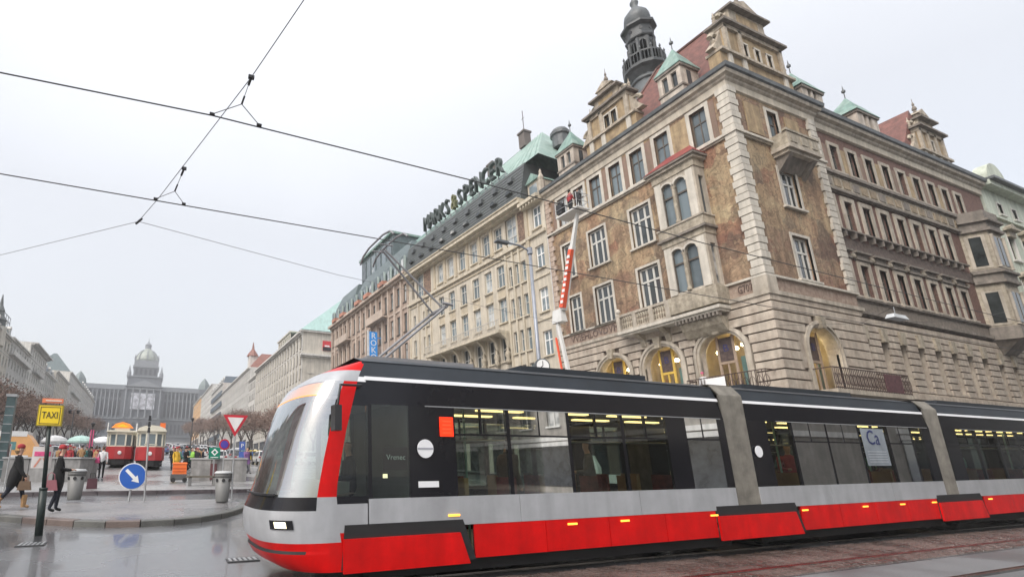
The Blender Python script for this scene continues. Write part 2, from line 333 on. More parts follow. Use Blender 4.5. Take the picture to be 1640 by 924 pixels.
# ================================================================ ground, road, island, plaza
def sheet(mb, poly, dz, mi=0):
    mb.add([(x, y, gz(y) + dz) for x, y in poly], [tuple(range(len(poly)))], mi)
def strips(mb, xs, ys, dz, mi=0):
    for i in range(len(xs) - 1):
        for j in range(len(ys) - 1):
            mb.add([(x, y, gz(y) + dz) for x, y in ((xs[i], ys[j]), (xs[i + 1], ys[j]), (xs[i + 1], ys[j + 1]), (xs[i], ys[j + 1]))], [(0, 1, 2, 3)], mi)
def wet(name, dry, wetc, rough_lo, rough_hi, scale, bump, bscale=60, cells=None):
    m = bpy.data.materials.new(name); m.use_nodes = True; MATS[name] = m; t = m.node_tree; bs = t.nodes['Principled BSDF']
    g = nn(t, 'ShaderNodeNewGeometry'); p = g.outputs['Position']
    n = nn(t, 'ShaderNodeTexNoise'); n.inputs['Scale'].default_value = scale; n.inputs['Detail'].default_value = 5; t.links.new(p, n.inputs['Vector'])
    f = nn(t, 'ShaderNodeTexNoise'); f.inputs['Scale'].default_value = bscale; f.inputs['Detail'].default_value = 3; t.links.new(p, f.inputs['Vector'])
    c = ramp(t, n.outputs['Fac'], [(.38, wetc), (.62, dry)])
    fr = nn(t, 'ShaderNodeMapRange'); t.links.new(f.outputs['Fac'], fr.inputs[0]); fr.inputs[1].default_value = .3; fr.inputs[2].default_value = .7; fr.inputs[3].default_value = .75; fr.inputs[4].default_value = 1.25
    mx = nn(t, 'ShaderNodeMix', data_type='RGBA', blend_type='MULTIPLY'); mx.inputs[0].default_value = 1; t.links.new(c, mx.inputs[6]); t.links.new(fr.outputs[0], mx.inputs[7])
    col = mx.outputs[2]; h = f.outputs['Fac']
    if cells:
        v = nn(t, 'ShaderNodeTexVoronoi', feature='DISTANCE_TO_EDGE'); v.inputs['Scale'].default_value = cells; t.links.new(p, v.inputs['Vector'])
        r_ = nn(t, 'ShaderNodeMapRange'); t.links.new(v.outputs['Distance'], r_.inputs[0]); r_.inputs[2].default_value = .08; r_.inputs[3].default_value = .45; r_.inputs[4].default_value = 1
        m4 = nn(t, 'ShaderNodeMix', data_type='RGBA', blend_type='MULTIPLY'); m4.inputs[0].default_value = 1; t.links.new(col, m4.inputs[6]); t.links.new(r_.outputs[0], m4.inputs[7]); col = m4.outputs[2]; h = r_.outputs[0]
    t.links.new(col, bs.inputs['Base Color'])
    rr = nn(t, 'ShaderNodeMapRange'); t.links.new(n.outputs['Fac'], rr.inputs[0]); rr.inputs[1].default_value = .42; rr.inputs[2].default_value = .6; rr.inputs[3].default_value = rough_lo; rr.inputs[4].default_value = rough_hi
    t.links.new(rr.outputs[0], bs.inputs['Roughness'])
    b = nn(t, 'ShaderNodeBump'); b.inputs['Strength'].default_value = bump; b.inputs['Distance'].default_value = .01; t.links.new(h, b.inputs['Height'])
    w = nn(t, 'ShaderNodeTexNoise'); w.inputs['Scale'].default_value = 5; w.inputs['Detail'].default_value = 2; t.links.new(p, w.inputs['Vector'])
    b2 = nn(t, 'ShaderNodeBump'); b2.inputs['Strength'].default_value = .12; b2.inputs['Distance'].default_value = .02; t.links.new(w.outputs['Fac'], b2.inputs['Height']); t.links.new(b2.outputs[0], b.inputs['Normal'])
    t.links.new(b.outputs[0], bs.inputs['Normal']); return m
asphalt = wet('wet_asphalt', (.13, .13, .135), (.075, .076, .08), .12, .36, .35, .3)
asphalt.node_tree.nodes['Principled BSDF'].inputs['Coat Weight'].default_value = .4; asphalt.node_tree.nodes['Principled BSDF'].inputs['Coat Roughness'].default_value = .06
asphalt2 = wet('track_asphalt', (.10, .098, .098), (.055, .054, .055), .25, .5, .8, .4)
mosaic = wet('mosaic_paving', (.24, .23, .23), (.15, .145, .15), .2, .55, .6, .5, 40, cells=11)
plaza_m = wet('plaza_paving', (.30, .295, .29), (.20, .20, .20), .2, .45, .25, .3, 30, cells=3)
farground = wet('far_ground', (.15, .15, .155), (.09, .09, .095), .3, .6, .1, .2)
granite = wet('granite', (.30, .27, .26), (.17, .14, .135), .3, .6, 1.5, .4)
sett_m = wet('brown_setts', (.115, .08, .07), (.06, .043, .038), .22, .5, 1.2, .4)
steel = mat('rail_steel', (.35, .33, .32), .25, metal=1, var=.2)
mb = MB(); strips(mb, [-400, -60, -30, -12, 0, 12, 30, 80, 400], [-120, -20, 0, 7, 40, 60, 200, 440, 900], 0)
struct('ground', mb, farground)
mb = MB(); strips(mb, [-60, -12, -6, 0, 6, 12, 30, 80], [5.45, 7, 9.6, 14, 23.3], .004)
struct('road', mb, asphalt)
mb = MB(); strips(mb, [-60, -6, 6, 30, 80], [-40, -10, 0, 5.45], .004)
struct('road', mb, wet('rough_wet_asphalt', (.15, .15, .155), (.10, .10, .105), .38, .6, .5, .5))
mb = MB(); strips(mb, [-30, 0, 30, 80], [5.46, 7], .008); struct('track_bed', mb, asphalt2)
# brown setts between road and tram: laid one by one, joined because there are thousands of them
rng = random.Random(4); mb = MB(); y = 5.5; row = 0
while y < 7.0:
    w = .135; x = 2.4 + (row % 2) * .07
    while x < 30:
        l = rng.uniform(.15, .21); h = rng.uniform(.018, .036); t1, t2 = rng.uniform(-.003, .003), rng.uniform(-.003, .003); g_ = .011
        a, b, c, d = x + g_, x + l - g_, y + g_, y + w - g_; e = .012
        mb.add([(a, c, .008), (b, c, .008), (b, d, .008), (a, d, .008), (a + e, c + e, h + t1), (b - e, c + e, h + t2), (b - e, d - e, h - t1), (a + e, d - e, h - t2)], [(0, 1, 5, 4), (1, 2, 6, 5), (2, 3, 7, 6), (3, 0, 4, 7), (4, 5, 6, 7)])
        x += l
    y += w; row += 1
o = mb.build('paving_setts', sett_m); o['kind'] = 'stuff'; tag(o, 'rows of wet brown stone setts beside the tram track', 'paving')
for yy in (4.37, 5.92, 7.52, 8.955):
    mb = MB(); mb.box(-30, 80, yy - .035, yy + .03, .0, .038); mb.box(-30, 80, yy + .06, yy + .085, .0, .034); struct('rail', mb, steel)
# traffic island with kerb stones
ISL = [(-9, 18.9), (-6.2, 17.9), (-4.6, 17.0), (-3.25, 16.04), (-2.4, 15.3), (-1.68, 14.7), (-1.0, 14.3), (-.28, 14.08), (.45, 14.08), (1.16, 14.25), (1.85, 14.75), (2.45, 15.5), (2.95, 16.4), (3.3, 17.4), (3.42, 18.3), (3.3, 19.2)]
def resample(P, step):
    out_ = [P[0]]; acc = 0
    for a, b in zip(P, P[1:]):
        L = math.dist(a, b); t = step - acc
        while t <= L: out_.append((a[0] + (b[0] - a[0]) * t / L, a[1] + (b[1] - a[1]) * t / L)); t += step
        acc = (acc + L) % step if L + acc >= step else acc + L
    return out_
def inset(P, d):
    r = []
    for i, p in enumerate(P):
        a = P[max(i - 1, 0)]; b = P[min(i + 1, len(P) - 1)]; dx, dy = b[0] - a[0], b[1] - a[1]; L = math.hypot(dx, dy)
        r.append((p[0] - dy / L * d, p[1] + dx / L * d))
    return r
KH = .15
pi_ = inset(ISL, .27); mb = MB(); n = len(pi_)
for i in range(n - 1): # fan to the flat back edge of the island, following the slope
    (x0, y0), (x1, y1) = pi_[i], pi_[i + 1]
    mb.add([(x0, y0, gz(y0) + KH - .004), (x1, y1, gz(y1) + KH - .004), (x1, 19.5, gz(19.5) + KH - .03), (x0, 19.5, gz(19.5) + KH - .03)], [(0, 1, 2, 3)])
isl = struct('pavement', mb, mosaic)
kb = thing('kerb', None, None); kb['kind'] = 'structure'
K = resample(ISL, .8); rng = random.Random(2)
kcols = [granite, wet('granite_brown', (.15, .115, .10), (.10, .075, .068), .3, .6, 1.5, .4), wet('granite_dark', (.12, .12, .11), (.08, .08, .075), .3, .6, 1.5, .4)]
blue_k = mat('worn_blue_paint', (.03, .08, .2), .5, var=.4, scale=6)
Ki = inset(K, .28)
for i in range(len(K) - 1):
    (x0, y0), (x1, y1), (x2, y2), (x3, y3) = K[i], K[i + 1], Ki[i + 1], Ki[i]
    g_ = .012; L = math.dist(K[i], K[i + 1]); tx, ty = (x1 - x0) / L * g_, (y1 - y0) / L * g_
    b_ = [(x0 + tx, y0 + ty), (x1 - tx, y1 - ty), (x2 - tx, y2 - ty), (x3 + tx, y3 + ty)]; mb = MB(); j = rng.uniform(-.004, .004)
    nx, ny = (x3 - x0) / .28 * .025, (y3 - y0) / .28 * .025
    lo = [(x, y, gz(y) - .02) for x, y in b_]; mid = [(x, y, gz(y) + KH - .02 + j) for x, y in b_]; c_ = [(b_[0][0] + nx, b_[0][1] + ny), (b_[1][0] + nx, b_[1][1] + ny), b_[2], b_[3]]
    hi = [(x, y, gz(y) + KH + j) for x, y in c_]
    mb.add(lo + mid + hi, [(0, 1, 5, 4), (1, 2, 6, 5), (2, 3, 7, 6), (3, 0, 4, 7), (4, 5, 9, 8), (5, 6, 10, 9), (6, 7, 11, 10), (7, 4, 8, 11), (8, 9, 10, 11)])
    xm = (x0 + x1) / 2
    m_ = blue_k if .45 < xm < .95 else (kcols[1 + rng.randrange(2)] if rng.random() < .93 else kcols[0])
    o = mb.build('kerb_stone', [m_], kb)
    if m_ == blue_k: o['label'] = 'kerb stone with worn blue paint'
# plaza beyond the lane, with its own kerb
mb = MB(); strips(mb, [-23, -12, -5, 0, 4, 9, 20], [23.6, 30, 60, 61, 110], KH); struct('plaza', mb, plaza_m)
pk = thing('plaza_kerb', None, None); pk['kind'] = 'structure'
dk = wet('dark_kerb', (.10, .085, .09), (.06, .05, .055), .25, .5, 2, .3)
for i in range(28):
    x = -17 + i * 1.1; mb = MB(); mb.box(x + .01, x + 1.09, 23.3, 23.6, gz(23.3) - .02, gz(23.5) + KH + .004); mb.build('kerb_stone', dk, pk)
mb = MB(); strips(mb, [-23, -12, -5, 0, 4, 9, 20], [19.5, 23.29], .011); struct('lane', mb, wet('lane_asphalt', (.12, .12, .125), (.08, .08, .085), .1, .25, .3, .2))
for (x, y, w, d) in ((1.75, 9.62, .55, .36), (-1.9, 12.3, .5, .5)):
    t = thing('drain_grate', 'rectangular cast iron drain grate in the wet road by the tram nose' if x > 0 else 'square iron cover in the wet road at the left near the taxi post', 'grate', (x, y, gz(y) + .004))
    m = MB(); m.box(x - w / 2, x + w / 2, y - d / 2, y + d / 2, gz(y) - .01, gz(y) + .012); m.build('grate_frame', blk, t)
    for k in range(6): m = MB(); xx = x - w / 2 + .06 + k * (w - .12) / 5; m.box(xx - .02, xx + .02, y - d / 2 + .04, y + d / 2 - .04, gz(y) + .01, gz(y) + .022); m.build('bar', grey_m, t)
mb = MB(); strips(mb, [26.4, 28.6], [11.2, 12, 20, 30, 60, 61, 100, 200, 320], KH); strips(mb, [28.6, 90], [12.6, 15.6], KH); strips(mb, [-29.8, -24], [60, 100, 200, 330], KH); struct('pavement', mb, mosaic)
# ================================================================ the painted corner house
CX, CY = 28.9, 15.0
WH = thing('corner_house', 'large painted renaissance style corner house with ochre frescoes, oriel, red roof and stone gables', 'building', (CX, CY, 0))
FL = Face(CX, 29.5, R(-90)); FR = Face(CX, CY, 0); FR2 = Face(37.1, CY + .3, 0)
sL = lambda Y: 29.5 - Y
def bld(mb, name, m, parent=WH, smooth=False): return mb.build(name, m, parent, smooth)
aw = window_meshes(.95, 2.4, 2, 2, 'attic', frame_d, MATS['attic_glass'], bar=.07, sur=.22, surm=pale, trans=[.66])
tw = window_meshes(1.45, 2.75, 3, 2, 'three', frame_w, MATS['window_glass'], bar=.13, sur=.16, surm=pale, trans=[.66])
tw2 = window_meshes(1.05, 2.75, 2, 2, 'two', frame_w, MATS['window_glass'], bar=.13, sur=.16, surm=pale, trans=[.66])
holes = []
attic = [16.75, 19.15, 21.0, 22.75, 24.5, 26.05, 27.75]
for y in attic: holes.append((sL(y) - .475, sL(y) + .475, 20.1, 22.5))
rowU = [(21.35, tw, 15.75), (24.9, tw, 15.75), (27.7, tw2, 15.75)]; rowD = [(21.35, tw, 11.5), (24.9, tw, 11.45), (27.5, tw2, 11.45)]
for y, m_, z in rowU + rowD:
    w = 1.45 if m_ is tw else 1.05; holes.append((sL(y) - w / 2, sL(y) + w / 2, z, z + 2.75))
mb = fmb(FL); wall(mb, 0, 14.5, 10.4, 23.2, holes, 0, .3); bld(mb, 'wall', fresco_m)
for y in attic: put_window(FL, aw, WH, sL(y), 0, 20.1)
for y, m_, z in rowU + rowD: put_window(FL, m_, WH, sL(y), 0, z)
# red-brown and figured panels between the attic windows
pan = mat('attic_panel_red', (.20, .125, .10), .85, var=.3, scale=3.5, streak=.2, tint=(.3, .24, .16))
ochp = mat('attic_panel_ochre', (.37, .28, .165), .85, var=.25, scale=1.8, streak=.3, tint=(.3, .2, .12))
for i, (a, b) in enumerate([(15.75, 16.2), (17.35, 18.55), (19.7, 20.45), (21.55, 22.2), (23.3, 23.95), (25.05, 25.5), (26.6, 27.2), (28.3, 28.75)]):
    mb = fmb(FL); mb.box(sL(b), sL(a), -.03, .05, 20.1, 22.55); bld(mb, 'painted_panel', ochp if i in (1, 5) else pan)
# right-hand front: corner bay with its own openings
hr = [(3.45, 4.4, 20.2, 22.3), (3.35, 4.95, 16.0, 18.4), (3.2, 4.75, 11.6, 14.2)]
mb = fmb(FR); wall(mb, 0, 8.2, 10.4, 23.2, hr, 0, .3); mb.quad((8.2, 0, 10.4), (8.2, .31, 10.4), (8.2, .31, 23.2), (8.2, 0, 23.2)); bld(mb, 'wall', fresco_m)
w3 = window_meshes(1.6, 2.4, 3, 2, 'three', frame_w, MATS['window_glass'], bar=.13, sur=.16, surm=pale, trans=[.66])
w4 = window_meshes(1.55, 2.6, 3, 2, 'three', frame_w, MATS['window_glass'], bar=.13, sur=.16, surm=pale, trans=[.66])
aw2 = window_meshes(.95, 2.1, 2, 2, 'attic', frame_d, MATS['attic_glass'], bar=.07, sur=.2, surm=pale, trans=[.66])
put_window(FR, aw2, WH, 3.925, 0, 20.2); put_window(FR, w3, WH, 4.15, 0, 16.0); put_window(FR, w4, WH, 3.975, 0, 11.6)
for a, b in ((1.35, 2.75), (5.15, 6.5)): mb = fmb(FR); mb.box(a, b, -.05, .05, 20.3, 22.3); bld(mb, 'painted_panel', ochp)
# recessed long front on the side street
RX = [37.55 + 2.04 * k for k in range(8)]
hs = []
for k, x in enumerate(RX + [53.85, 55.9]):
    s = x - 37.1; hs.append((s - .45, s + .45, 20.0, 21.95))
    if k < 8: hs += [(s - .45, s + .45, 15.75, 17.9), (s - .45, s + .45, 11.5, 13.6)]

mb = fmb(FR2); wall(mb, 0, 23, 10.4, 23.2, hs, 0, .3); bld(mb, 'wall', redbrick)
awr = window_meshes(.9, 1.95, 1, 2, 'att2', frame_d, MATS['window_glass'], bar=.06, sur=.24, surm=stone, trans=[.7], proud=.06)
uwr = window_meshes(.9, 2.15, 2, 2, 'upr', frame_d, MATS['window_glass'], bar=.06, sur=.3, surm=stone, trans=[.68], proud=.08)
lwr = window_meshes(.9, 2.1, 2, 2, 'lwr', frame_d, MATS['window_glass'], bar=.06, sur=.26, surm=stone, trans=[.68], proud=.08)
for k, x in enumerate(RX + [53.85, 55.9]):
    s = x - 37.1; put_window(FR2, awr, WH, s, 0, 20.0)
    if k < 8:
        put_window(FR2, uwr, WH, s, 0, 15.75); put_window(FR2, lwr, WH, s, 0, 11.5)
        for dx in (-.5, .5):
            mb = fmb(FR2); mb.prism([(s + dx - .09, 15.62), (s + dx + .09, 15.62), (s + dx + .06, 15.25), (s + dx - .06, 15.25)], -.28, .02); bld(mb, 'bracket', greystone)
        mb = fmb(FR2); mb.box(s - .8, s + .8, -.16, .02, 13.9, 14.02); mb.box(s - .85, s + .85, -.24, .02, 14.32, 14.45); mb.box(s - .6, s + .6, -.1, .02, 14.02, 14.32); bld(mb, 'window_hood', greystone)
        for dx in (-.93, .93):
            mb = fmb(FR2); mb.M = mb.M @ Matrix.Translation((s + dx, 0, 14.12)); mb.M = mb.M @ Matrix.Rotation(R(90), 4, 'X'); mb.lathe([(.17, 0), (.17, .1), (.1, .16)], n=8); bld(mb, 'rosette', stone2)
        mb = fmb(FR2); mb.box(s + .55, s + 1.49, -.02, .02, 20.1, 21.9); bld(mb, 'painted_panel', ochp if k % 2 else pan)
mb = fmb(FR2); mb.box(0, 23, -.05, .02, 14.5, 15.24); bld(mb, 'band', darkband)
mb = fmb(FR2); mb.box(0, 16.3, -.3, .02, 15.62, 15.72); bld(mb, 'ledge', greystone)
mb = fmb(FR2); mb.box(0, 23, -.07, .02, 18.55, 19.65); bld(mb, 'frieze', stone2)
mb = fmb(FR2); mb.box(0, 23, -.05, .02, 10.55, 11.25); bld(mb, 'band', mat('grey_brown_band', (.20, .17, .14), .85, var=.25, scale=4))
for k in range(22):
    mb = fmb(FR2); s = .45 + k * 1.02; mb.box(s, s + .72, -.1, .0, 18.85, 19.4); bld(mb, 'frieze_panel', mat('frieze_ochre', (.30, .235, .16), .85, var=.3, scale=3) if k % 3 else greystone)
for z, o_, h in ((18.42, .22, .14), (19.65, .22, .2), (11.27, .18, .12), (10.36, .2, .2)):
    mb = fmb(FR2); mb.box(0, 23, -o_, .02, z, z + h); mb.box(0, 23, -o_ * .55, .02, z - .08, z); bld(mb, 'string_course', greystone)
# oriel at the far end of the side front
OS = 54.1; OE = 57.7
def oriel(parent, name, z0, z1, zb, F, s0, s1, out, ch, wins, m_, zt):
    pth = [F.p(s0, 0, 0)[:2], F.p(s0 + ch, -out, 0)[:2], F.p(s1 - ch, -out, 0)[:2], F.p(s1, 0, 0)[:2]]
    b = MB(); b.sweep(pth, [(0, z0), (0, z1), (-.35, z1), (-.35, z0)]); b.build(name, m_, parent)
    return pth
for z0, z1 in ((11.2, 14.35), (15.4, 18.3)):
    pth = oriel(WH, 'oriel_wall', z0, z1, 0, Face(0, 15.3, 0), OS, OE, 1.15, .75, [], stone2, 0)
    for z, h, o_ in ((z0 - .9, .9, .12), (z1, .22, .2), (z1 + .22, .5, .08), (z1 + .72, .16, .28)):
        b = MB(); b.sweep(pth, [(o_, z), (o_, z + h), (-.3, z + h), (-.3, z)]); b.build('oriel_moulding', greystone, WH)
    for (sx, ln, rot, px, py) in ((0, 1.5, 0, 55.9, 14.13), (0, .75, R(-57), 54.46, 14.74)):
        Fx = Face(px, py, rot); b = fmb(Fx); [b.box(x_ - .3, x_ + .3, -.06, .05, z0 + .3, z0 + 2.5, 0) for x_ in ((-.4, .4) if ln > 1 else (0,))]; b.box(-ln / 2 - .12, ln / 2 + .12, -.03, .06, z0 + .12, z0 + 2.64, 1); b.build('window', [mat('dark_pane', (.03, .035, .035), .08, var=.4, spec=.6), stone], WH)
    for x in (54.95, 56.85):
        b = MB(); b.lathe([(.13, 0), (.1, .15), (.1, 2.3), (.14, 2.5)], (x, 14.08, z0 + .1), 8); b.build('column', stone, WH)
b = MB(); b.sweep(pth, [(.1, 18.9), (.1, 19.9), (-.3, 19.9), (-.3, 18.9)]); b.add([(x, y, 19.85) for x, y in pth], [(0, 1, 2, 3)]); b.build('oriel_parapet', greystone, WH)
b = MB(); b.add([(x, y, 10.35) for x, y in pth] + [(55, 15.3, 9.2), (56.8, 15.3, 9.2)], [(0, 1, 4), (1, 2, 5, 4), (2, 3, 5), (0, 1, 2, 3)]); b.build('oriel_corbel', greystone, WH)
# string courses on the painted fronts
path = [(CX, 29.5), (CX, CY), (37.1, CY), (37.1, CY + .3)]
for z, h, o_, m_ in ((19.75, .1, .12, stone), (19.86, .14, .22, pale), (11.32, .12, .16, pale), (10.32, .22, .2, stone), (10.12, .16, .1, stone)):
    b = MB(); b.sweep(path, [(o_, z), (o_, z + h), (-.05, z + h), (-.05, z)]); b.build('string_course', m_, WH)
lowband = mat('inscription_band', (.30, .24, .19), .85, var=.25, scale=4, tint=(.2, .1, .08))
b = MB(); b.sweep(path, [(.03, 10.55), (.03, 11.32), (-.02, 11.32), (-.02, 10.55)]); b.build('inscription_band', lowband, WH)
gold = mat('inscription_letters', (.15, .105, .085), .7, var=.2)
lettering('VVIEHLOVDVM', .62, gold, WH, FL.p(sL(26.1), -.05, 10.93), FL.rz, 'inscription', .02, (1.02, 1.1))
lettering('G707', .5, gold, WH, FL.p(sL(15.98), -.05, 10.93), FL.rz, 'inscription', .02, (.68, 1.2))
# quoins
qn = random.Random(7)
def quoins(cx, cy, wx, wy, z0, z1, n, side=0):
    pitch = (z1 - z0) / n
    for k in range(n):
        z = z0 + k * pitch; e = .11 if k % 2 == 0 else .03
        b = MB(); b.box(cx - .13 - e * .3, cx + wx + e, cy - .13 - e * .3, cy + wy + e, z + .03, z + pitch - .02); b.box(cx - .07, cx + wx, cy - .07, cy + wy, z - .02, z + .04)
        b.build('quoin', pale, WH)
quoins(CX, CY, .5, .42, 11.45, 22.9, 27)
b = MB(); b.box(CX - .19, CX + .62, CY - .19, CY + .55, 10.545, 11.3); b.build('quoin_base', stone, WH)
for k in range(27):
    z = 11.45 + k * .424; e = .1 if k % 2 else 0
    b = MB(); b.box(36.45 - e, 37.14, CY - .13, CY + .2, z + .03, z + .404); b.build('quoin', pale, WH)
for k in range(30):
    z = 10.5 + k * .42; e = .18 if k % 2 else 0
    b = fmb(FL); b.box(.0, .42 + e, -.12, .1, z + .02, z + .40); b.build('quoin', mat('pinkish_quoin', (.46, .36, .29), .8, var=.12, streak=.2), WH)
# main cornice
full = [(CX, 29.5), (CX, CY), (37.15, CY), (37.15, CY + .25), (60.1, CY + .25)]
for prof, m_ in (([(.0, 22.75), (.1, 22.8), (.12, 23.2), (-.2, 23.2), (-.2, 22.75)], cream), ([(.12, 23.2), (.22, 23.3), (.24, 23.42), (.42, 23.5), (.46, 23.7), (-.2, 23.7), (-.2, 23.2)], stone),
                 ([(.46, 23.7), (.56, 23.76), (.6, 23.98), (.52, 24.04), (-.2, 24.1), (-.2, 23.7)], lead)):
    b = MB(); b.sweep(full, prof); b.build('cornice', m_, WH)
# rusticated base: courses are separate stones, cut round the arches and windows
arL = [17.75, 21.3, 24.8]; aholes = [(sL(y) - 1.2, sL(y) + 1.2, 4.7, 8.95, 'a') for y in arL]
aR = [(2.35, 5.1, 5.5, 8.95, 'a')]
low = mat('rustic_stone', (.49, .43, .355), .8, var=.12, scale=2, streak=.22, bump=.3, tint=(.3, .22, .17)); joint = mat('joint_stone', (.10, .075, .06), .9, var=.2)
hsl = [(x - 37.1 - .42, x - 37.1 + .42, 6.15, 8.85) for x in RX] + [(16.6, 17.4, 6.15, 8.6), (18.7, 19.5, 6.15, 8.6), (20.8, 21.6, 6.15, 8.6)]
mb = fmb(FL); wall(mb, 0, 14.5, 0, 10.4, aholes, 0, .5, 0, 1); bld(mb, 'rustic_wall', [joint, low])
mb = fmb(FR); wall(mb, 0, 8.2, 0, 10.4, aR, 0, .5, 0, 1); bld(mb, 'rustic_wall', [joint, low])
mb = fmb(FR2); wall(mb, 0, 23, 0, 10.4, hsl, 0, .35, 0, 1); bld(mb, 'rustic_wall', [joint, low])
rw = window_meshes(.84, 2.7, 1, 1, 'slot', frame_d, MATS['window_glass'], bar=.05, sur=0, sill=True, surm=low)
rw2 = window_meshes(.8, 2.45, 1, 1, 'slot', frame_d, MATS['window_glass'], bar=.05, sur=0, sill=True, surm=low)
for x in RX: put_window(FR2, rw, WH, x - 37.1, .1, 6.15)
for s in (17.0, 19.1, 21.2): put_window(FR2, rw2, WH, s, .1, 6.15)
def courses(F, s0, s1, holes_, z0, z1, pitch, e0=0, e1=0, proud=.09, skip=()):
    k = 0; z = z0
    while z < z1 - .1:
        za, zb = z + .06, z + pitch - .02; cuts = []
        for h in holes_:
            if h[2] - .1 < (za + zb) / 2 < h[3] + (.42 if len(h) > 4 else 0):
                a, b = h[0], h[1]
                if len(h) > 4:
                    rad = (b - a) / 2 + .4; sp = h[3] - (b - a) / 2; zc = (za + zb) / 2; hw = rad if zc < sp else math.sqrt(max(0, rad * rad - (zc - sp) ** 2)); a, b = (h[0] + h[1]) / 2 - hw, (h[0] + h[1]) / 2 + hw
                if b > a: cuts.append((a, b))
        cuts += [c for c in skip if c[2] < (za + zb) / 2 < c[3]]
        cuts.sort(); x = s0 - e0
        for c in cuts + [(s1 + e1, 1e9)]:
            if c[0] - x > .08: b = fmb(F); b.box(x, c[0], -proud - (.0006 * len(WH.children) % .007), .02, za, zb); b.build('stone_course', low, WH)
            x = max(x, c[1])
        z += pitch
courses(FL, 0, 14.5, aholes, 4.4, 10.1, .505, 0, .0, .12)
courses(FR, 0, 8.1, aR, 4.4, 10.1, .505, .122, 0, .12, skip=((1.55, 2.2, 6.6, 8.6),))
courses(FR2, .1, 23, [(h[0], h[1], h[2], h[3] + .0) for h in hsl], 5.95, 10.1, .42)
b = fmb(FR); b.box(1.55, 2.2, -.07, .02, 6.6, 8.62); b.build('smooth_pier', low, WH)
for k, h in enumerate(hsl):   # carved lintel blocks over the slots
    s = (h[0] + h[1]) / 2; b = fmb(FR2); b.prism([(s - .22, h[3] - .05), (s + .22, h[3] - .05), (s + .34, h[3] + .75), (s - .34, h[3] + .75)], -.2, 0); b.build('keystone', stone2, WH)
for z, h_, o_ in ((5.55, .28, .2), (5.83, .12, .12)): b = fmb(FR2); b.box(0, 23, -o_, .02, z, z + h_); b.build('string_course', low, WH)
b = MB(); b.sweep([(CX, 29.5), (CX, CY), (37.1, CY)], [(.14, 4.1), (.14, 4.4), (-.05, 4.4), (-.05, 4.1)]); b.build('string_course', low, WH)
for x in range(6):  # ground floor shop windows along the side street
    b = fmb(FR2); s = 2 + x * 3.6; b.box(s, s + 2.4, -.05, .1, .7, 3.8, 1); b.box(s - .15, s + 2.55, -.1, .0, 3.8, 4.1, 0); b.box(s + 1.15, s + 1.25, -.1, .05, .7, 3.8, 0); b.build('shop_window', [frame_d, SHOPG], WH)
fasc = mat('shop_fascia', (.05, .05, .05), .4); awn = mat('dark_awning', (.12, .03, .03), .7)
for x in range(4):
    b = fmb(FL); s = .7 + x * 3.5; b.box(s, s + 2.6, -.04, .1, .6, 3.4, 1); b.box(s - .12, s + 2.72, -.12, .0, 3.4, 3.95, 0); b.box(s + 1.25, s + 1.35, -.08, .05, .6, 3.4, 0); b.box(s, s + 2.6, -.1, .05, .3, .6, 0); b.build('shop_window', [fasc, SHOPG], WH)
for x in range(2): b = fmb(FR); s = .9 + x * 3.7; b.box(s, s + 2.6, -.04, .1, .6, 3.4, 1); b.box(s - .12, s + 2.72, -.12, .0, 3.4, 3.95, 0); b.build('shop_window', [fasc, SHOPG], WH)
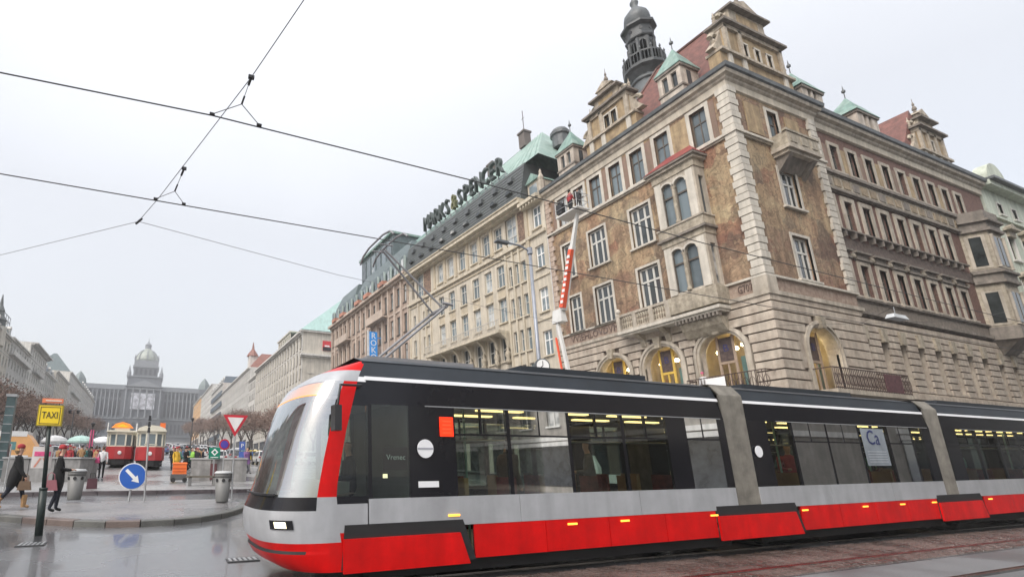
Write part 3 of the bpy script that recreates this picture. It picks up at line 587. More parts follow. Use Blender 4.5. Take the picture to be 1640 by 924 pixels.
# arches: moulded ring, keystone, lit shop room behind clear glass, timber frame with poster
yel = mat('yellow_timber', (.62, .42, .08), .5, var=.12); brn = mat('brown_timber', (.36, .27, .2), .5, var=.15)
room_m = mat('shop_interior', (.50, .40, .26), .9, var=.15); lampm = mat('lamp_glow', (1, .9, .7), .5, emit=(1, .78, .42, 14)); poster_m = mat('dark_poster', (.10, .07, .06), .5, var=.4, scale=6, tint=(.05, .03, .03)); blue_l = mat('poster_blue', (.03, .035, .14), .5)
curt = mat('turquoise_curtain', (.20, .36, .36), .8, var=.15)
for F, c, r_, zb, zc, fm_ in ((FL, sL(17.75), 1.2, 4.7, 8.95, brn), (FL, sL(21.3), 1.2, 4.7, 8.95, yel), (FL, sL(24.8), 1.2, 4.7, 8.95, yel), (FR, 3.725, 1.375, 5.5, 8.95, brn)):
    sp = zc - r_
    b = fmb(F); A0 = [(c - r_, zb)] + arc_pts(c, sp, r_, 16, math.pi, 0) + [(c + r_, zb)]; A1 = [(c - r_ - .32, zb)] + arc_pts(c, sp, r_ + .32, 16, math.pi, 0) + [(c + r_ + .32, zb)]
    A2 = [(c - r_ - .14, zb)] + arc_pts(c, sp, r_ + .14, 16, math.pi, 0) + [(c + r_ + .14, zb)]
    for P, Q, d0, d1 in ((A0, A2, -.12, -.12), (A2, A1, -.2, -.16)):
        for i in range(len(P) - 1):
            b.quad((P[i][0], d0, P[i][1]), (P[i + 1][0], d0, P[i + 1][1]), (Q[i + 1][0], d1, Q[i + 1][1]), (Q[i][0], d1, Q[i][1]))
            b.quad((P[i][0], d0, P[i][1]), (P[i + 1][0], d0, P[i + 1][1]), (P[i + 1][0], .1, P[i + 1][1]), (P[i][0], .1, P[i][1]))
            b.quad((Q[i][0], d1, Q[i][1]), (Q[i + 1][0], d1, Q[i + 1][1]), (Q[i + 1][0], .1, Q[i + 1][1]), (Q[i][0], .1, Q[i][1]))
    b.build('arch_moulding', stone, WH)
    b = fmb(F); b.prism([(c - .16, zc - .12), (c + .16, zc - .12), (c + .24, zc + .55), (c - .24, zc + .55)], -.32, .05); b.build('keystone', stone2, WH)
    b = fmb(F); g_ = [(c - r_, .45, zb), (c + r_, .45, zb)] + [(x, .45, z) for x, z in arc_pts(c, sp, r_, 16)]; b.add(g_, [tuple(range(len(g_)))])
    aw_ = b.build('arched_window', MATS['shop_glass'], WH)
    b = fmb(F)
    for x in (-.42, .42): b.box(c + x * r_ / 1.2 - .06, c + x * r_ / 1.2 + .06, .36, .44, zb, sp + r_ * .88)
    b.box(c - .38, c + .38, .35, .43, sp - .52, sp - .38); b.box(c - .04, c + .04, .37, .43, zb, sp - .5)
    b.build('frame', fm_, aw_)
    b = fmb(F); b.box(c - .35, c + .35, .38, .42, sp - .36, sp + .95); b.build('poster', poster_m, aw_)
    lettering('B', .58, blue_l, aw_, F.p(c, .375, sp + .35), F.rz, 'poster_letter', .004)
    b = fmb(F); X0, X1 = c - r_ - .6, c + r_ + .6; b.quad((X0, 2.6, zb - .3), (X1, 2.6, zb - .3), (X1, 2.6, zc + .2), (X0, 2.6, zc + .2)); b.quad((X0, .5, zb - .3), (X0, 2.6, zb - .3), (X0, 2.6, zc + .2), (X0, .5, zc + .2))
    b.quad((X1, .5, zb - .3), (X1, 2.6, zb - .3), (X1, 2.6, zc + .2), (X1, .5, zc + .2)); b.quad((X0, .5, zb - .3), (X1, .5, zb - .3), (X1, 2.6, zb - .3), (X0, 2.6, zb - .3)); b.quad((X0, .5, zc + .2), (X1, .5, zc + .2), (X1, 2.6, zc + .2), (X0, 2.6, zc + .2))
    b.box(c + .55, c + .95, .6, .7, zb, sp - .2, 1)
    b.build('shop_room', [room_m, curt], WH)
    for x, y, z in ((-.62, .75, sp + .25), (.7, .8, sp + .45), (.8, 1.5, sp + .2), (-.2, 1.6, sp + .5)):
        q = F.p(c + x * r_ / 1.2, y, z); b = MB(); b.lathe([(.02, -.11), (.13, -.07), (.15, 0), (.1, .1), (.02, .13)], q, 8); o = b.build('ceiling_lamp', lampm, WH)
# iron balcony rail in front of the right arch and first left arch
iron = mat('rusty_iron', (.07, .045, .038), .7, var=.3, scale=8)
for F, a, b_, z0, label in ((FR, 2.1, 9.1, 5.45, 1), (FL, sL(19.3), sL(15.3), 5.35, 0)):
    b = fmb(F); b.box(a, b_, -1.0, -.09, z0 - .22, z0); b.build('balcony_slab', stone, WH)
    b = fmb(F); top = z0 + 1.05
    b.box(a, b_, -.98, -.94, top, top + .05); b.box(a, b_, -.98, -.94, z0 + .05, z0 + .1); n = int((b_ - a) / .16)
    for k in range(n + 1):
        x = a + (b_ - a) * k / n; b.box(x - .012, x + .012, -.972, -.948, z0, top)
        if k < n and k % 2 == 0:
            A = [(x + .16 + .13 * math.cos(t), -.96, z0 + .5 + .3 * math.sin(t)) for t in [i * math.pi / 5 for i in range(11)]]; b.tube(A, .014, 4, cap=False)
    for e in (a, b_): b.box(e - .02, e + .02, -.96, -.1, top, top + .05)
    b.build('balcony_railing', iron, WH)
b = fmb(FR); b.box(6.6, 8.2, -1.02, -.99, 5.5, 6.45); b.build('balcony_banner', mat('dark_red_cloth', (.10, .04, .045), .8, var=.3, scale=5), WH)
# stone balcony on the corner bay
b = fmb(FR); b.box(3.05, 6.15, -.95, 0, 19.2, 19.42); b.box(3.2, 6.0, -.8, 0, 19.0, 19.2); b.build('balcony_slab', stone, WH)
b = fmb(FR); b.box(3.1, 6.1, -.9, -.78, 19.42, 20.25); b.box(3.1, 3.25, -.78, 0, 19.42, 20.25); b.box(5.95, 6.1, -.78, 0, 19.42, 20.25); b.box(3.0, 6.2, -.95, -.72, 20.25, 20.38)
for x in (3.35, 4.35, 5.3): b.box(x, x + .6, -.93, -.9, 19.6, 20.1, 0)
b.build('balcony_parapet', stone2, WH)
b = fmb(FR)
for x in (3.35, 5.6): b.prism([(-.8, 19.0), (0, 19.0), (0, 18.1), (-.25, 18.35)], x, x + .3, axis='x')
b.prism([(-.55, 19.0), (0, 19.0), (0, 18.3)], 3.7, 5.5, axis='x')
b.build('balcony_corbel', greystone, WH)
# ---- bay window on the square side
BX0, BX1 = sL(19.5), sL(16.95); BO = .9
def bay_wall(z0, z1, zw0, zw1):
    b = fmb(FL); c1, c2 = BX0 + .78, BX0 + 1.62
    wall(b, BX0, BX1, z0, z1, [(c1 - .36, c1 + .36, zw0, zw1, 'a'), (c2 - .36, c2 + .36, zw0, zw1, 'a')], -BO, .25)
    b2 = Face(*FL.p(BX1, -BO, 0)[:2], 0); c = fmb(b2); wall(c, 0, BO, z0, z1, [(.28, .72, zw0, zw1 - .25)], 0, .2); b.v += c.v; k = len(b.v) - len(c.v); b.f += [tuple(i + k for i in f) for f in c.f]; b.m += c.m
    b.quad((BX0, -BO, z0), (BX0, 0, z0), (BX0, 0, z1), (BX0, -BO, z1)); b.build('bay_wall', stone, WH)
    for cc in (c1, c2):
        rad = .36; h = zw1 - zw0
        w = fmb(FL); pts = [(cc - rad, -BO + .2, zw0), (cc + rad, -BO + .2, zw0)] + [(x, -BO + .2, z) for x, z in arc_pts(cc, zw1 - rad, rad, 10)]; w.add(pts, [tuple(range(len(pts)))])
        p = w.build('window', MATS['attic_glass'], WH)
        w = fmb(FL); w.box(cc - rad, cc + rad, -BO + .12, -BO + .19, zw1 - .95, zw1 - .85); w.box(cc - rad, cc - rad + .05, -BO + .13, -BO + .19, zw0, zw1 - .4); w.box(cc + rad - .05, cc + rad, -BO + .13, -BO + .19, zw0, zw1 - .4); w.build('frame', frame_d, p)
        A = arc_pts(cc, zw1 - rad, rad, 10); B = arc_pts(cc, zw1 - rad, rad + .12, 10); w = fmb(FL)
        for i in range(10): w.quad((A[i][0], -BO - .05, A[i][1]), (A[i + 1][0], -BO - .05, A[i + 1][1]), (B[i + 1][0], -BO - .05, B[i + 1][1]), (B[i][0], -BO - .05, B[i][1])); w.quad((B[i][0], -BO - .05, B[i][1]), (B[i + 1][0], -BO - .05, B[i + 1][1]), (B[i + 1][0], -BO, B[i + 1][1]), (B[i][0], -BO, B[i][1]))
        w.build('arch_moulding', pale, WH)
    q = FL.p((c1 + c2) / 2, -BO - .02, zw0 - .02); w = MB(); w.lathe([(.13, 0), (.13, .12), (.08, .2), (.1, .9), (.08, zw1 - zw0 - .55), (.14, zw1 - zw0 - .35)], q, 8); w.build('column', stone2, WH)
    w = fmb(b2); w.quad((.28, .15, zw0), (.72, .15, zw0), (.72, .15, zw1 - .25), (.28, .15, zw1 - .25)); w.build('window', MATS['window_glass'], WH)
    for s in (BX0 + .06, BX1 - .5): w = fmb(FL); w.box(s, s + .42, -BO - .06, -BO + .02, z0 + .1, z1 - .1); w.build('pilaster', pale, WH)
bay_wall(11.35, 14.5, 11.55, 14.2); bay_wall(15.6, 18.75, 15.75, 18.45)
bp = [FL.p(BX0, 0, 0)[:2], FL.p(BX0, -BO, 0)[:2], FL.p(BX1, -BO, 0)[:2], FL.p(BX1, 0, 0)[:2]]
for z, h, o_, m_ in ((10.35, 1.0, .16, stone2), (14.5, .35, .05, stone2), (14.85, .14, .2, greystone), (14.99, .6, .1, stone2), (15.58, .1, .16, stone), (18.75, .45, .06, stone2), (19.2, .16, .22, stone), (19.36, .14, .34, greystone)):
    b = MB(); b.sweep(bp, [(o_, z), (o_, z + h), (-.4, z + h), (-.4, z)]); b.build('bay_moulding', m_, WH)
b = fmb(FL); z = 19.5; o_ = .36; a0, a1, f0 = BX0 - o_, BX1 + o_, -BO - o_; b.add([(a0, f0, z), (a1, f0, z), (a1, 0, z), (a0, 0, z), (a0 + .9, 0, z + 1.15), (a1 - .9, 0, z + 1.15)], [(0, 1, 5, 4), (1, 2, 5), (3, 0, 4), (0, 3, 2, 1)]); b.build('bay_roof', mat('red_sheet_roof', (.24, .045, .04), .5, var=.2), WH)
# ---- stone balcony with balusters left of the bay, corbel under the bay
a0, a1 = sL(23.3), BX0 - .1; zb = 10.05
b = fmb(FL); b.box(a0, BX1 + .15, -1.08, 0, zb, zb + .18); b.box(a0 + .1, BX1 + .05, -.95, 0, zb - .14, zb); b.build('balcony_slab', pale, WH)
b = fmb(FL); b.box(a0, a1, -1.06, -.86, zb + 1.12, zb + 1.28); b.box(a0, a1, -1.03, -.9, zb + .18, zb + .3)
for s in (a0, a0 + (a1 - a0) / 3 - .05, a0 + 2 * (a1 - a0) / 3 - .1, a1 - .25): b.box(s, s + .26, -1.07, -.84, zb + .18, zb + 1.25)
b.box(a0, a0 + .14, -.9, 0, zb + .2, zb + 1.2); b.build('balustrade', stone, WH)
bal = MB(); bal.lathe([(.07, 0), (.04, .08), (.075, .3), (.03, .42), (.075, .56), (.04, .75), (.07, .83)], n=6); balm = bal.mesh('baluster', stone2)
for k in range(21):
    s = a0 + .4 + k * (a1 - a0 - .55) / 20; at('baluster', balm, WH, FL.p(s, -.96, zb + .3))
q = FL.p(a0 + .13, -.96, zb + 1.28); b = MB(); b.lathe([(.12, 0), (.05, .06), (.15, .2), (.15, .32), (.05, .45)], q, 10); b.build('stone_ball', pale, WH)
for s in (a0 + .9, a0 + 2.6):
    b = fmb(FL); b.prism([(-.9, zb - .14), (0, zb - .14), (0, zb - 1.1), (-.2, zb - .9), (-.3, zb - .5)], s, s + .32, axis='x'); b.build('bracket', stone2, WH)
for k in range(12): b = fmb(FL); s = BX0 + .05 + k * .215; b.box(s, s + .11, -1.0, -.7, zb - .36, zb - .14); b.build('dentil', greystone, WH)
b = fmb(FL); pr = [(0.0, zb - 1.25), (-.25, zb - 1.15), (-.6, zb - .75), (-.75, zb - .36), (0, zb - .36)]; b.prism([(p_[0], p_[1]) for p_ in pr], BX0 + .15, BX1 - .1, axis='x'); b.build('bay_corbel', stone2, WH)
# ================================================================ roofs, gables, dormers and tower of the corner house
b = MB()
def tri(*p): b.add(list(p), [tuple(range(len(p)))])
b.add([(29.3, 29.4, 24.08), (29.3, 16, 24.08), (34.2, 16, 28.9), (34.2, 29.4, 28.9)], [(0, 1, 2, 3)])
b.add([(34.2, 16, 28.9), (34.2, 29.4, 28.9), (42, 29.4, 24.08), (42, 16, 24.08)], [(0, 1, 2, 3)]); b.add([(29.3, 29.4, 24.08), (34.2, 29.4, 28.9), (42, 29.4, 24.08)], [(0, 1, 2)])
b.add([(37.3, 15.6, 24.08), (60, 15.6, 24.08), (60, 22, 26.4), (37.3, 22, 26.4)], [(0, 1, 2, 3)]); b.add([(37.3, 22, 26.4), (60, 22, 26.4), (60, 27, 24.08), (37.3, 27, 24.08)], [(0, 1, 2, 3)])
b.build('roof', redtile, WH)
b = MB(); X0, X1, XM = 30.0, 36.2, 32.9
b.add([(X0, 15.7, 24.1), (X1, 15.7, 24.1), (XM, 15.7, 30.6), (X0, 25, 24.1), (X1, 25, 24.1), (XM, 21.2, 30.6)], [(0, 2, 5, 3), (1, 4, 5, 2), (0, 1, 2), (3, 5, 4)]); b.build('roof', redtile, WH)
rt = MB(); rt.tube([(XM, 15.7, 30.65), (XM, 21.2, 30.65)], .12, 6); rt.tube([(XM, 21.2, 30.65), (X0, 25, 24.15)], .1, 6); rt.build('ridge_tiles', mat('dark_ridge', (.12, .06, .05), .6), WH)
# tile courses as real lapped steps on the visible slopes
b = MB()
for k in range(18):
    t0, t1 = k / 18, (k + 1) / 18
    for (A, B, C_, D) in (((29.28, 29.3), (34.18, 29.3), 16.0, 0), ):
        x0, x1 = 29.28 + 4.9 * t0, 29.28 + 4.9 * t1; z0, z1 = 24.1 + 4.82 * t0, 24.1 + 4.82 * t1
        b.add([(x0 - .05, 29.35, z0 + .09), (x0 - .05, 16, z0 + .09), (x1, 16, z1 + .03), (x1, 29.35, z1 + .03), (x0, 29.35, z0), (x0, 16, z0)], [(0, 1, 2, 3), (0, 1, 5, 4)])
b.build('tile_courses', redtile, WH)
gs = mat('gable_stone', (.47, .41, .33), .8, var=.15, scale=3, streak=.3, bump=.3, tint=(.25, .2, .14))
def gable(F, c, w, z0, h1, h2, h3, wins, d0=.15, th=.7, panel=ochp):
    """stepped renaissance gable: plinth, columned storey, crowned attic, side scrolls, obelisks"""
    W2 = w / 2; zz = [z0, z0 + h1, z0 + h1 + h2, z0 + h1 + h2 + h3]
    b = fmb(F); b.box(c - W2, c + W2, d0, d0 + th, zz[0], zz[1]); b.build('gable_plinth', panel, WH)
    b = fmb(F); hw = W2 * .80; wl = [(c + x - .22, c + x + .22, zz[1] + .35, zz[1] + .35 + min(.95, h2 - .9)) for x in wins]
    wall(b, c - hw, c + hw, zz[1], zz[2], wl, d0 + .02, .25); b.quad((c - hw, d0 + .02, zz[1]), (c - hw, d0 + th, zz[1]), (c - hw, d0 + th, zz[2]), (c - hw, d0 + .02, zz[2])); b.quad((c + hw, d0 + .02, zz[1]), (c + hw, d0 + th, zz[1]), (c + hw, d0 + th, zz[2]), (c + hw, d0 + .02, zz[2]))
    b.quad((c - hw, d0 + th, zz[1]), (c + hw, d0 + th, zz[1]), (c + hw, d0 + th, zz[2]), (c - hw, d0 + th, zz[2])); b.build('gable_wall', panel, WH)
    for a, e, z, t_ in wl:
        b = fmb(F); b.quad((a, d0 + .22, z), (e, d0 + .22, z), (e, d0 + .22, t_), (a, d0 + .22, t_)); b.build('window', MATS['window_glass'], WH)
        b = fmb(F); b.box(a - .1, a, d0 - .04, d0 + .1, z - .05, t_ + .1); b.box(e, e + .1, d0 - .04, d0 + .1, z - .05, t_ + .1); b.box(a - .1, e + .1, d0 - .05, d0 + .1, t_, t_ + .12); b.build('window_surround', pale, WH)
    n = 4 if w > 5 else 3
    for i in range(n + 1):
        x = c - hw + .12 + (2 * hw - .24) * i / n
        if all(abs(x - (a + e) / 2) > .4 for a, e, *_ in wl):
            b = fmb(F); b.box(x - .14, x + .14, d0 - .12, d0 + .05, zz[1] + .1, zz[2] - .1); b.box(x - .2, x + .2, d0 - .16, d0 + .05, zz[1], zz[1] + .18); b.build('pilaster', gs, WH)
            b = fmb(F); b.box(x - .17, x + .17, d0 - .1, d0 + .05, zz[0], zz[1] - .02); b.build('pilaster', pale, WH)
    for z, hw2, o_, h in ((zz[1] - .02, W2 + .05, .2, .18), (zz[2], hw + .28, .36, .16), (zz[2] - .3, hw + .05, .12, .28), (zz[3], hw * .62 + .22, .3, .14)):
        b = fmb(F); b.box(c - hw2, c + hw2, d0 - o_, d0 + th + o_ * .5, z, z + h); b.build('gable_moulding', greystone if h < .17 else gs, WH)
    b = fmb(F); b.box(c - hw * .62, c + hw * .62, d0 + .03, d0 + th, zz[2] + .16, zz[3]); b.build('gable_attic', gs, WH)
    b = fmb(F); b.box(c - hw * .36, c + hw * .36, d0 - .01, d0 + .1, zz[2] + .35, zz[3] - .2); b.build('gable_niche', panel, WH)
    z = zz[3] + .14; q = hw * .36
    b = fmb(F); b.box(c - q, c + q, d0 + .05, d0 + th, z, z + .5); b.prism([(c - q - .15, z + .5), (c + q + .15, z + .5), (c, z + 1.05)], d0 - .05, d0 + th, axis='y'); b.build('gable_top', gs, WH)
    P = F.p(c, d0 + th / 2, z + 1.0); b = MB(); b.lathe([(.16, 0), (.08, .12), (.16, .25), (.14, .4), (.05, .6), (.09, .7), (.02, .95), (.015, 1.25)], P, 8); b.build('finial', greystone, WH)
    for sgn in (-1, 1):    # scrolls and obelisks
        def scroll(x, z_, r_):
            b = fmb(F); A = [(x + sgn * r_ * (1 - t) * math.cos(t * 5) * 1.0, z_ + r_ * (1 - t * .9) * math.sin(t * 5 + .2)) for t in [i / 12 for i in range(13)]]
            b.tube([(a, d0 + th / 2, q_) for a, q_ in A], .16, 6, r2=.07); b.build('scroll', stone2, WH)
            b = fmb(F); b.prism([(x - sgn * .1, z_ - r_), (x + sgn * r_ * 1.3, z_ - r_), (x + sgn * r_ * .5, z_), (x - sgn * .1, z_ + r_ * 1.3)], d0 + .15, d0 + th - .1, axis='y'); b.build('scroll_bracket', gs, WH)
        scroll(c + sgn * (hw + .1), zz[1] + .18 + h2 * .35, h2 * .33); scroll(c + sgn * (hw * .64), zz[2] + .16 + h3 * .4, h3 * .38)
        for x, z_, s_ in ((c + sgn * (W2 - .15), zz[1] + .15, 1.0), (c + sgn * hw, zz[2] + .16, .7)):
            P = F.p(x, d0 + th / 2, z_); b = MB(); b.lathe([(.2 * s_, 0), (.2 * s_, .25 * s_), (.12 * s_, .3 * s_), (.17 * s_, .5 * s_), (.1 * s_, .6 * s_), (.16 * s_, .8 * s_), (.06 * s_, 1.0 * s_), (.03 * s_, 1.35 * s_)], P, 8); b.build('obelisk', gs, WH)
gable(FR, 4.0, 7.0, 24.1, 1.6, 2.2, 1.6, [-.9, .3, 1.5])
gable(FL, sL(22.8), 4.3, 24.1, 1.3, 2.0, 1.0, [-.1, .5])
gable(FR2, 55.0 - 37.1, 4.6, 24.1, 1.1, 2.1, 1.0, [0])
# roof of the far gable runs back
b = MB(); b.add([(50.6, 15.8, 24.1), (57.4, 15.8, 24.1), (53.9, 15.8, 29.3), (50.6, 27, 24.1), (57.4, 27, 24.1), (53.9, 27, 29.3)], [(0, 2, 5, 3), (1, 4, 5, 2), (0, 1, 2), (3, 5, 4)]); b.build('roof', redtile, WH)
b = MB(); b.add([(29.3, 20.9, 24.1), (29.3, 24.7, 24.1), (29.6, 22.8, 27.6), (35, 20.9, 24.1), (35, 24.7, 24.1), (35, 22.8, 27.6)], [(0, 2, 5, 3), (1, 4, 5, 2)]); b.build('roof', redtile, WH)
def dormer(F, c, w, z0, d0=.1, dep=1.7, fin=1.0, h=2.35):
    b = fmb(F); W2 = w / 2; wz = z0 + .95; b2 = fmb(F)
    wall(b, c - W2, c + W2, z0, z0 + h, [(c - .5, c - .12, wz, wz + 1.1), (c + .12, c + .5, wz, wz + 1.1)], d0, .2)
    b.quad((c + W2, d0, z0), (c + W2, d0 + dep, z0), (c + W2, d0 + dep, z0 + h), (c + W2, d0, z0 + h)); b.quad((c - W2, d0, z0), (c - W2, d0 + dep, z0), (c - W2, d0 + dep, z0 + h), (c - W2, d0, z0 + h)); b.quad((c - W2, d0 + dep, z0), (c + W2, d0 + dep, z0), (c + W2, d0 + dep, z0 + h), (c - W2, d0 + dep, z0 + h))
    r = b.build('dormer', mat('dormer_render', (.56, .50, .43), .8, var=.12, streak=.3, tint=(.28, .22, .17)), WH)
    for x in (-.31, .31): p = fmb(F); p.quad((c + x - .19, d0 + .17, wz), (c + x + .19, d0 + .17, wz), (c + x + .19, d0 + .17, wz + 1.1), (c + x - .19, d0 + .17, wz + 1.1)); p.build('window', MATS['window_glass'], r)
    for sgn in (1, -1): p = fmb(F); p.box(c + sgn * (W2 + .0) - .012, c + sgn * W2 + .012, d0 + .55, d0 + .95, wz, wz + 1.1); p.build('window', MATS['window_glass'], r)
    p = fmb(F); p.box(c - W2 - .06, c + W2 + .06, d0 - .07, d0 + dep, wz - .16, wz - .03); p.build('dormer_sill', greystone, r); p = fmb(F); p.box(c - W2 - .1, c + W2 + .1, d0 - .1, d0 + dep, z0 + h - .12, z0 + h + .06); p.build('dormer_moulding', greystone, r)
    p = fmb(F); cd_ = d0 + dep / 2; prof = [(1.17, 0), (1.12, .12), (.88, .5), (.6, 1.0), (.28, 1.5), (.06, 1.9)]; vs = []
    for k_, z in prof: a_, e_ = W2 * k_, dep / 2 * k_; vs += [(c - a_, cd_ - e_, z0 + h + .06 + z), (c + a_, cd_ - e_, z0 + h + .06 + z), (c + a_, cd_ + e_, z0 + h + .06 + z), (c - a_, cd_ + e_, z0 + h + .06 + z)]
    n = len(prof); p.add(vs, [(i * 4 + j, i * 4 + (j + 1) % 4, i * 4 + 4 + (j + 1) % 4, i * 4 + 4 + j) for i in range(n - 1) for j in range(4)] + [(3, 2, 1, 0), (n * 4 - 4, n * 4 - 3, n * 4 - 2, n * 4 - 1)]); p.build('dormer_roof', copper, r)
    P = F.p(c, cd_, z0 + h + 1.85); p = MB(); p.lathe([(.07, 0), (.035, .15), (.03, .6 * fin), (.12, .68 * fin), (.13, .8 * fin), (.05, .9 * fin), (.01, 1.25 * fin)], P, 8); p.build('finial', lead, r)
dormer(FL, sL(18.05), 1.55, 24.1, fin=.9); dormer(FL, sL(27.0), 1.7, 24.0)
dormer(FR2, 2.0, 2.3, 24.1, h=2.1); dormer(FR2, 8.6, 2.6, 24.1, h=2.1)
b = MB(); b.box(31.6, 33.0, 24.9, 25.9, 24.5, 28.9); b.box(31.5, 33.1, 24.8, 26.0, 28.9, 29.15); b.build('chimney', mat('chimney_brick', (.26, .13, .10), .85, var=.2), WH)
# lantern tower
TX, TY = 34.2, 23.0
TW = thing('lantern_tower', 'dark octagonal lantern tower with open gallery and onion cap rising behind the red roof', 'tower', (TX, TY, 25))
b = MB(); b.lathe([(1.15, 23.6), (1.15, 31.6)], (TX, TY, 0), 16); b.lathe([(1.18, 30.9), (1.3, 31.0), (1.3, 31.1), (1.18, 31.2)], (TX, TY, 0), 16); b.build('shaft', lead, TW, True)
dk2 = mat('tower_dark', (.055, .06, .062), .5, var=.25)
b = MB(); b.lathe([(1.15, 31.3), (1.5, 31.75), (1.75, 31.95), (1.75, 32.2), (1.1, 32.2)], (TX, TY, 0), 12); b.build('gallery_floor', dk2, TW)
b = MB(); b.lathe([(1.72, 33.0), (1.72, 33.14), (1.6, 33.14), (1.6, 33.0), (1.72, 33.0)], (TX, TY, 0), 12)
for i in range(36):
    a = i * math.pi / 18; x, y = TX + 1.66 * math.cos(a), TY + 1.66 * math.sin(a); w = .075 if i % 3 == 0 else .03; b.box(x - w, x + w, y - w, y + w, 32.2, 33.0)
b.build('gallery_railing', dk2, TW)
for i in range(12): a = (i + .0) * math.pi / 6; b = MB(); b.lathe([(.09, 0), (.04, .1), (.1, .22), (.02, .45)], (TX + 1.66 * math.cos(a), TY + 1.66 * math.sin(a), 33.14), 6); b.build('railing_finial', dk2, TW)
for i in range(8):
    a = (i + .5) * math.pi / 4; x, y = TX + 1.05 * math.cos(a), TY + 1.05 * math.sin(a)
    b = MB(); b.tube([(x, y, 32.2), (x, y, 34.7)], .16, 6); b.lathe([(.24, 0), (.24, .2), (.16, .25)], (x, y, 32.2), 6); b.build('lantern_post', dk2, TW)
    a2 = a + math.pi / 4; x2, y2 = TX + 1.05 * math.cos(a2), TY + 1.05 * math.sin(a2); b = MB()
    A = [(x + (x2 - x) * t, y + (y2 - y) * t, 34.0 + .62 * math.sin(math.pi * t)) for t in [k / 8 for k in range(9)]]
    for (p0, p1) in zip(A, A[1:]): b.add([p0, p1, (p1[0], p1[1], 34.9), (p0[0], p0[1], 34.9)], [(0, 1, 2, 3)])
    b.build('lantern_arch', dk2, TW)
    xm, ym = (x + x2) / 2, (y + y2) / 2; b = MB(); b.box(xm - .03, xm + .03, ym - .03, ym + .03, 33.2, 34.6); b.build('lantern_bar', dk2, TW)
b = MB(); b.lathe([(1.15, 34.85), (1.25, 34.95), (1.25, 35.1), (1.15, 35.2), (1.15, 35.9), (1.5, 36.05), (1.5, 36.25), (1.05, 36.45)], (TX, TY, 0), 8); b.build('lantern_drum', dk2, TW)
for i in range(8): a = i * math.pi / 4; Fx = Face(TX + 1.1 * math.cos(a), TY + 1.1 * math.sin(a), a + math.pi / 2); b = fmb(Fx); b.M = b.M @ Matrix.Translation((0, 0, 35.55)) @ Matrix.Rotation(R(90), 4, 'X'); b.lathe([(.16, -.06), (.16, .06)], n=8); b.build('round_window', blk, TW)
b = MB(); b.lathe([(.9, 36.45), (.95, 36.7), (1.12, 37.0), (1.05, 37.5), (.7, 37.95), (.35, 38.3), (.25, 38.6), (.36, 38.8), (.36, 38.95), (.2, 39.2), (.1, 39.9), (.03, 41.5)], (TX, TY, 0), 12); b.build('onion_cap', lead, TW, True)
for o in TW.children: o.location.z += .15
TW.scale = (.88, .88, 1)
# ================================================================ department store next door
FM = Face(28.0, 52.0, math.atan2(-20.3, .9)); ML = 20.32
ST = thing('department_store', 'long cream department store with dark slate mansard, balcony and rooftop lettering', 'building', FM.p(10, 0, 0))
sb = lambda mb, name, m, sm=False: mb.build(name, m, ST, sm)
cx6 = [6.8, 8.75, 10.75, 12.75, 14.65, 16.4]; hs = []
for s in cx6: hs += [(s - .5, s + .5, 21.3, 23.5), (s - .5, s + .5, 17.6, 19.7), (s - .5, s + .5, 14.3, 16.5), (s - .55, s + .55, 10.8, 13.0), (s - .55, s + .55, 6.8, 9.4)]
narrow = [17.75, 18.55, 19.35, 1.2, 3.3, 4.1]
for s in narrow:
    for z in (17.2, 14.2, 11.2, 8.2): hs.append((s - .26, s + .26, z, z + 1.9))
hs += [(17.5, 18.9, 20.95, 23.7), (1.9, 3.3, 20.95, 23.7), (.7, 1.3, 21.2, 23.4)]
mb = fmb(FM); wall(mb, 0, ML, 0, 24, hs, 0, .3, 0, 0); sb(mb, 'wall', cream)
pw = window_meshes(1.0, 2.1, 2, 2, 'ms', frame_w, MATS['attic_glass'], bar=.07, sur=0, surm=cream2, trans=[.66]); pw2 = window_meshes(1.0, 2.2, 2, 2, 'ms', frame_w, MATS['attic_glass'], bar=.07, sur=0, surm=cream2, trans=[.66])
pn = window_meshes(.52, 1.9, 1, 2, 'ms', frame_w, MATS['attic_glass'], bar=.06, sur=0, surm=cream2, trans=[.6]); pt = window_meshes(1.4, 2.75, 2, 3, 'mst', frame_w, MATS['attic_glass'], bar=.07, sur=.08, surm=cream2)
pl_ = window_meshes(1.1, 2.2, 2, 2, 'msl', frame_w, MATS['window_glass'], bar=.07, sur=0, surm=cream2)
for s in cx6:
    put_window(FM, pw2, ST, s, 0, 21.3); put_window(FM, pw, ST, s, 0, 17.6); put_window(FM, pw2, ST, s, 0, 14.3); put_window(FM, pl_, ST, s, 0, 10.8)
    b = fmb(FM); b.box(s - .5, s + .5, -.02, .05, 16.7, 17.35); sb(b, 'spandrel_panel', ochre); b = fmb(FM); b.box(s - .55, s + .55, -.1, .05, 16.52, 16.66); sb(b, 'ledge', cream2)
for s in narrow:
    for z in (17.2, 14.2, 11.2, 8.2): put_window(FM, pn, ST, s, 0, z)
put_window(FM, pt, ST, 18.2, 0, 20.95); put_window(FM, pt, ST, 2.6, 0, 20.95)
relief = mat('bronze_relief', (.20, .13, .09), .6, var=.5, scale=5, bump=1.0, bscale=6)
for a, e in ((19.1, 20.25), (3.5, 4.9)): b = fmb(FM); b.box(a, e, -.04, .05, 20.95, 23.7); sb(b, 'relief_panel', relief)
for s in [5.7, 7.75, 9.75, 11.75, 13.7, 15.5]: b = fmb(FM); b.box(s - .17, s + .17, -.1, .02, 21.0, 23.8); sb(b, 'pilaster', ochre)
for s in (17.25, 18.15, 18.95, 19.85, .2, 2.2, 3.7, 4.7): b = fmb(FM); b.box(s - .1, s + .1, -.14, .02, 5, 20.4); sb(b, 'pilaster', cream2)
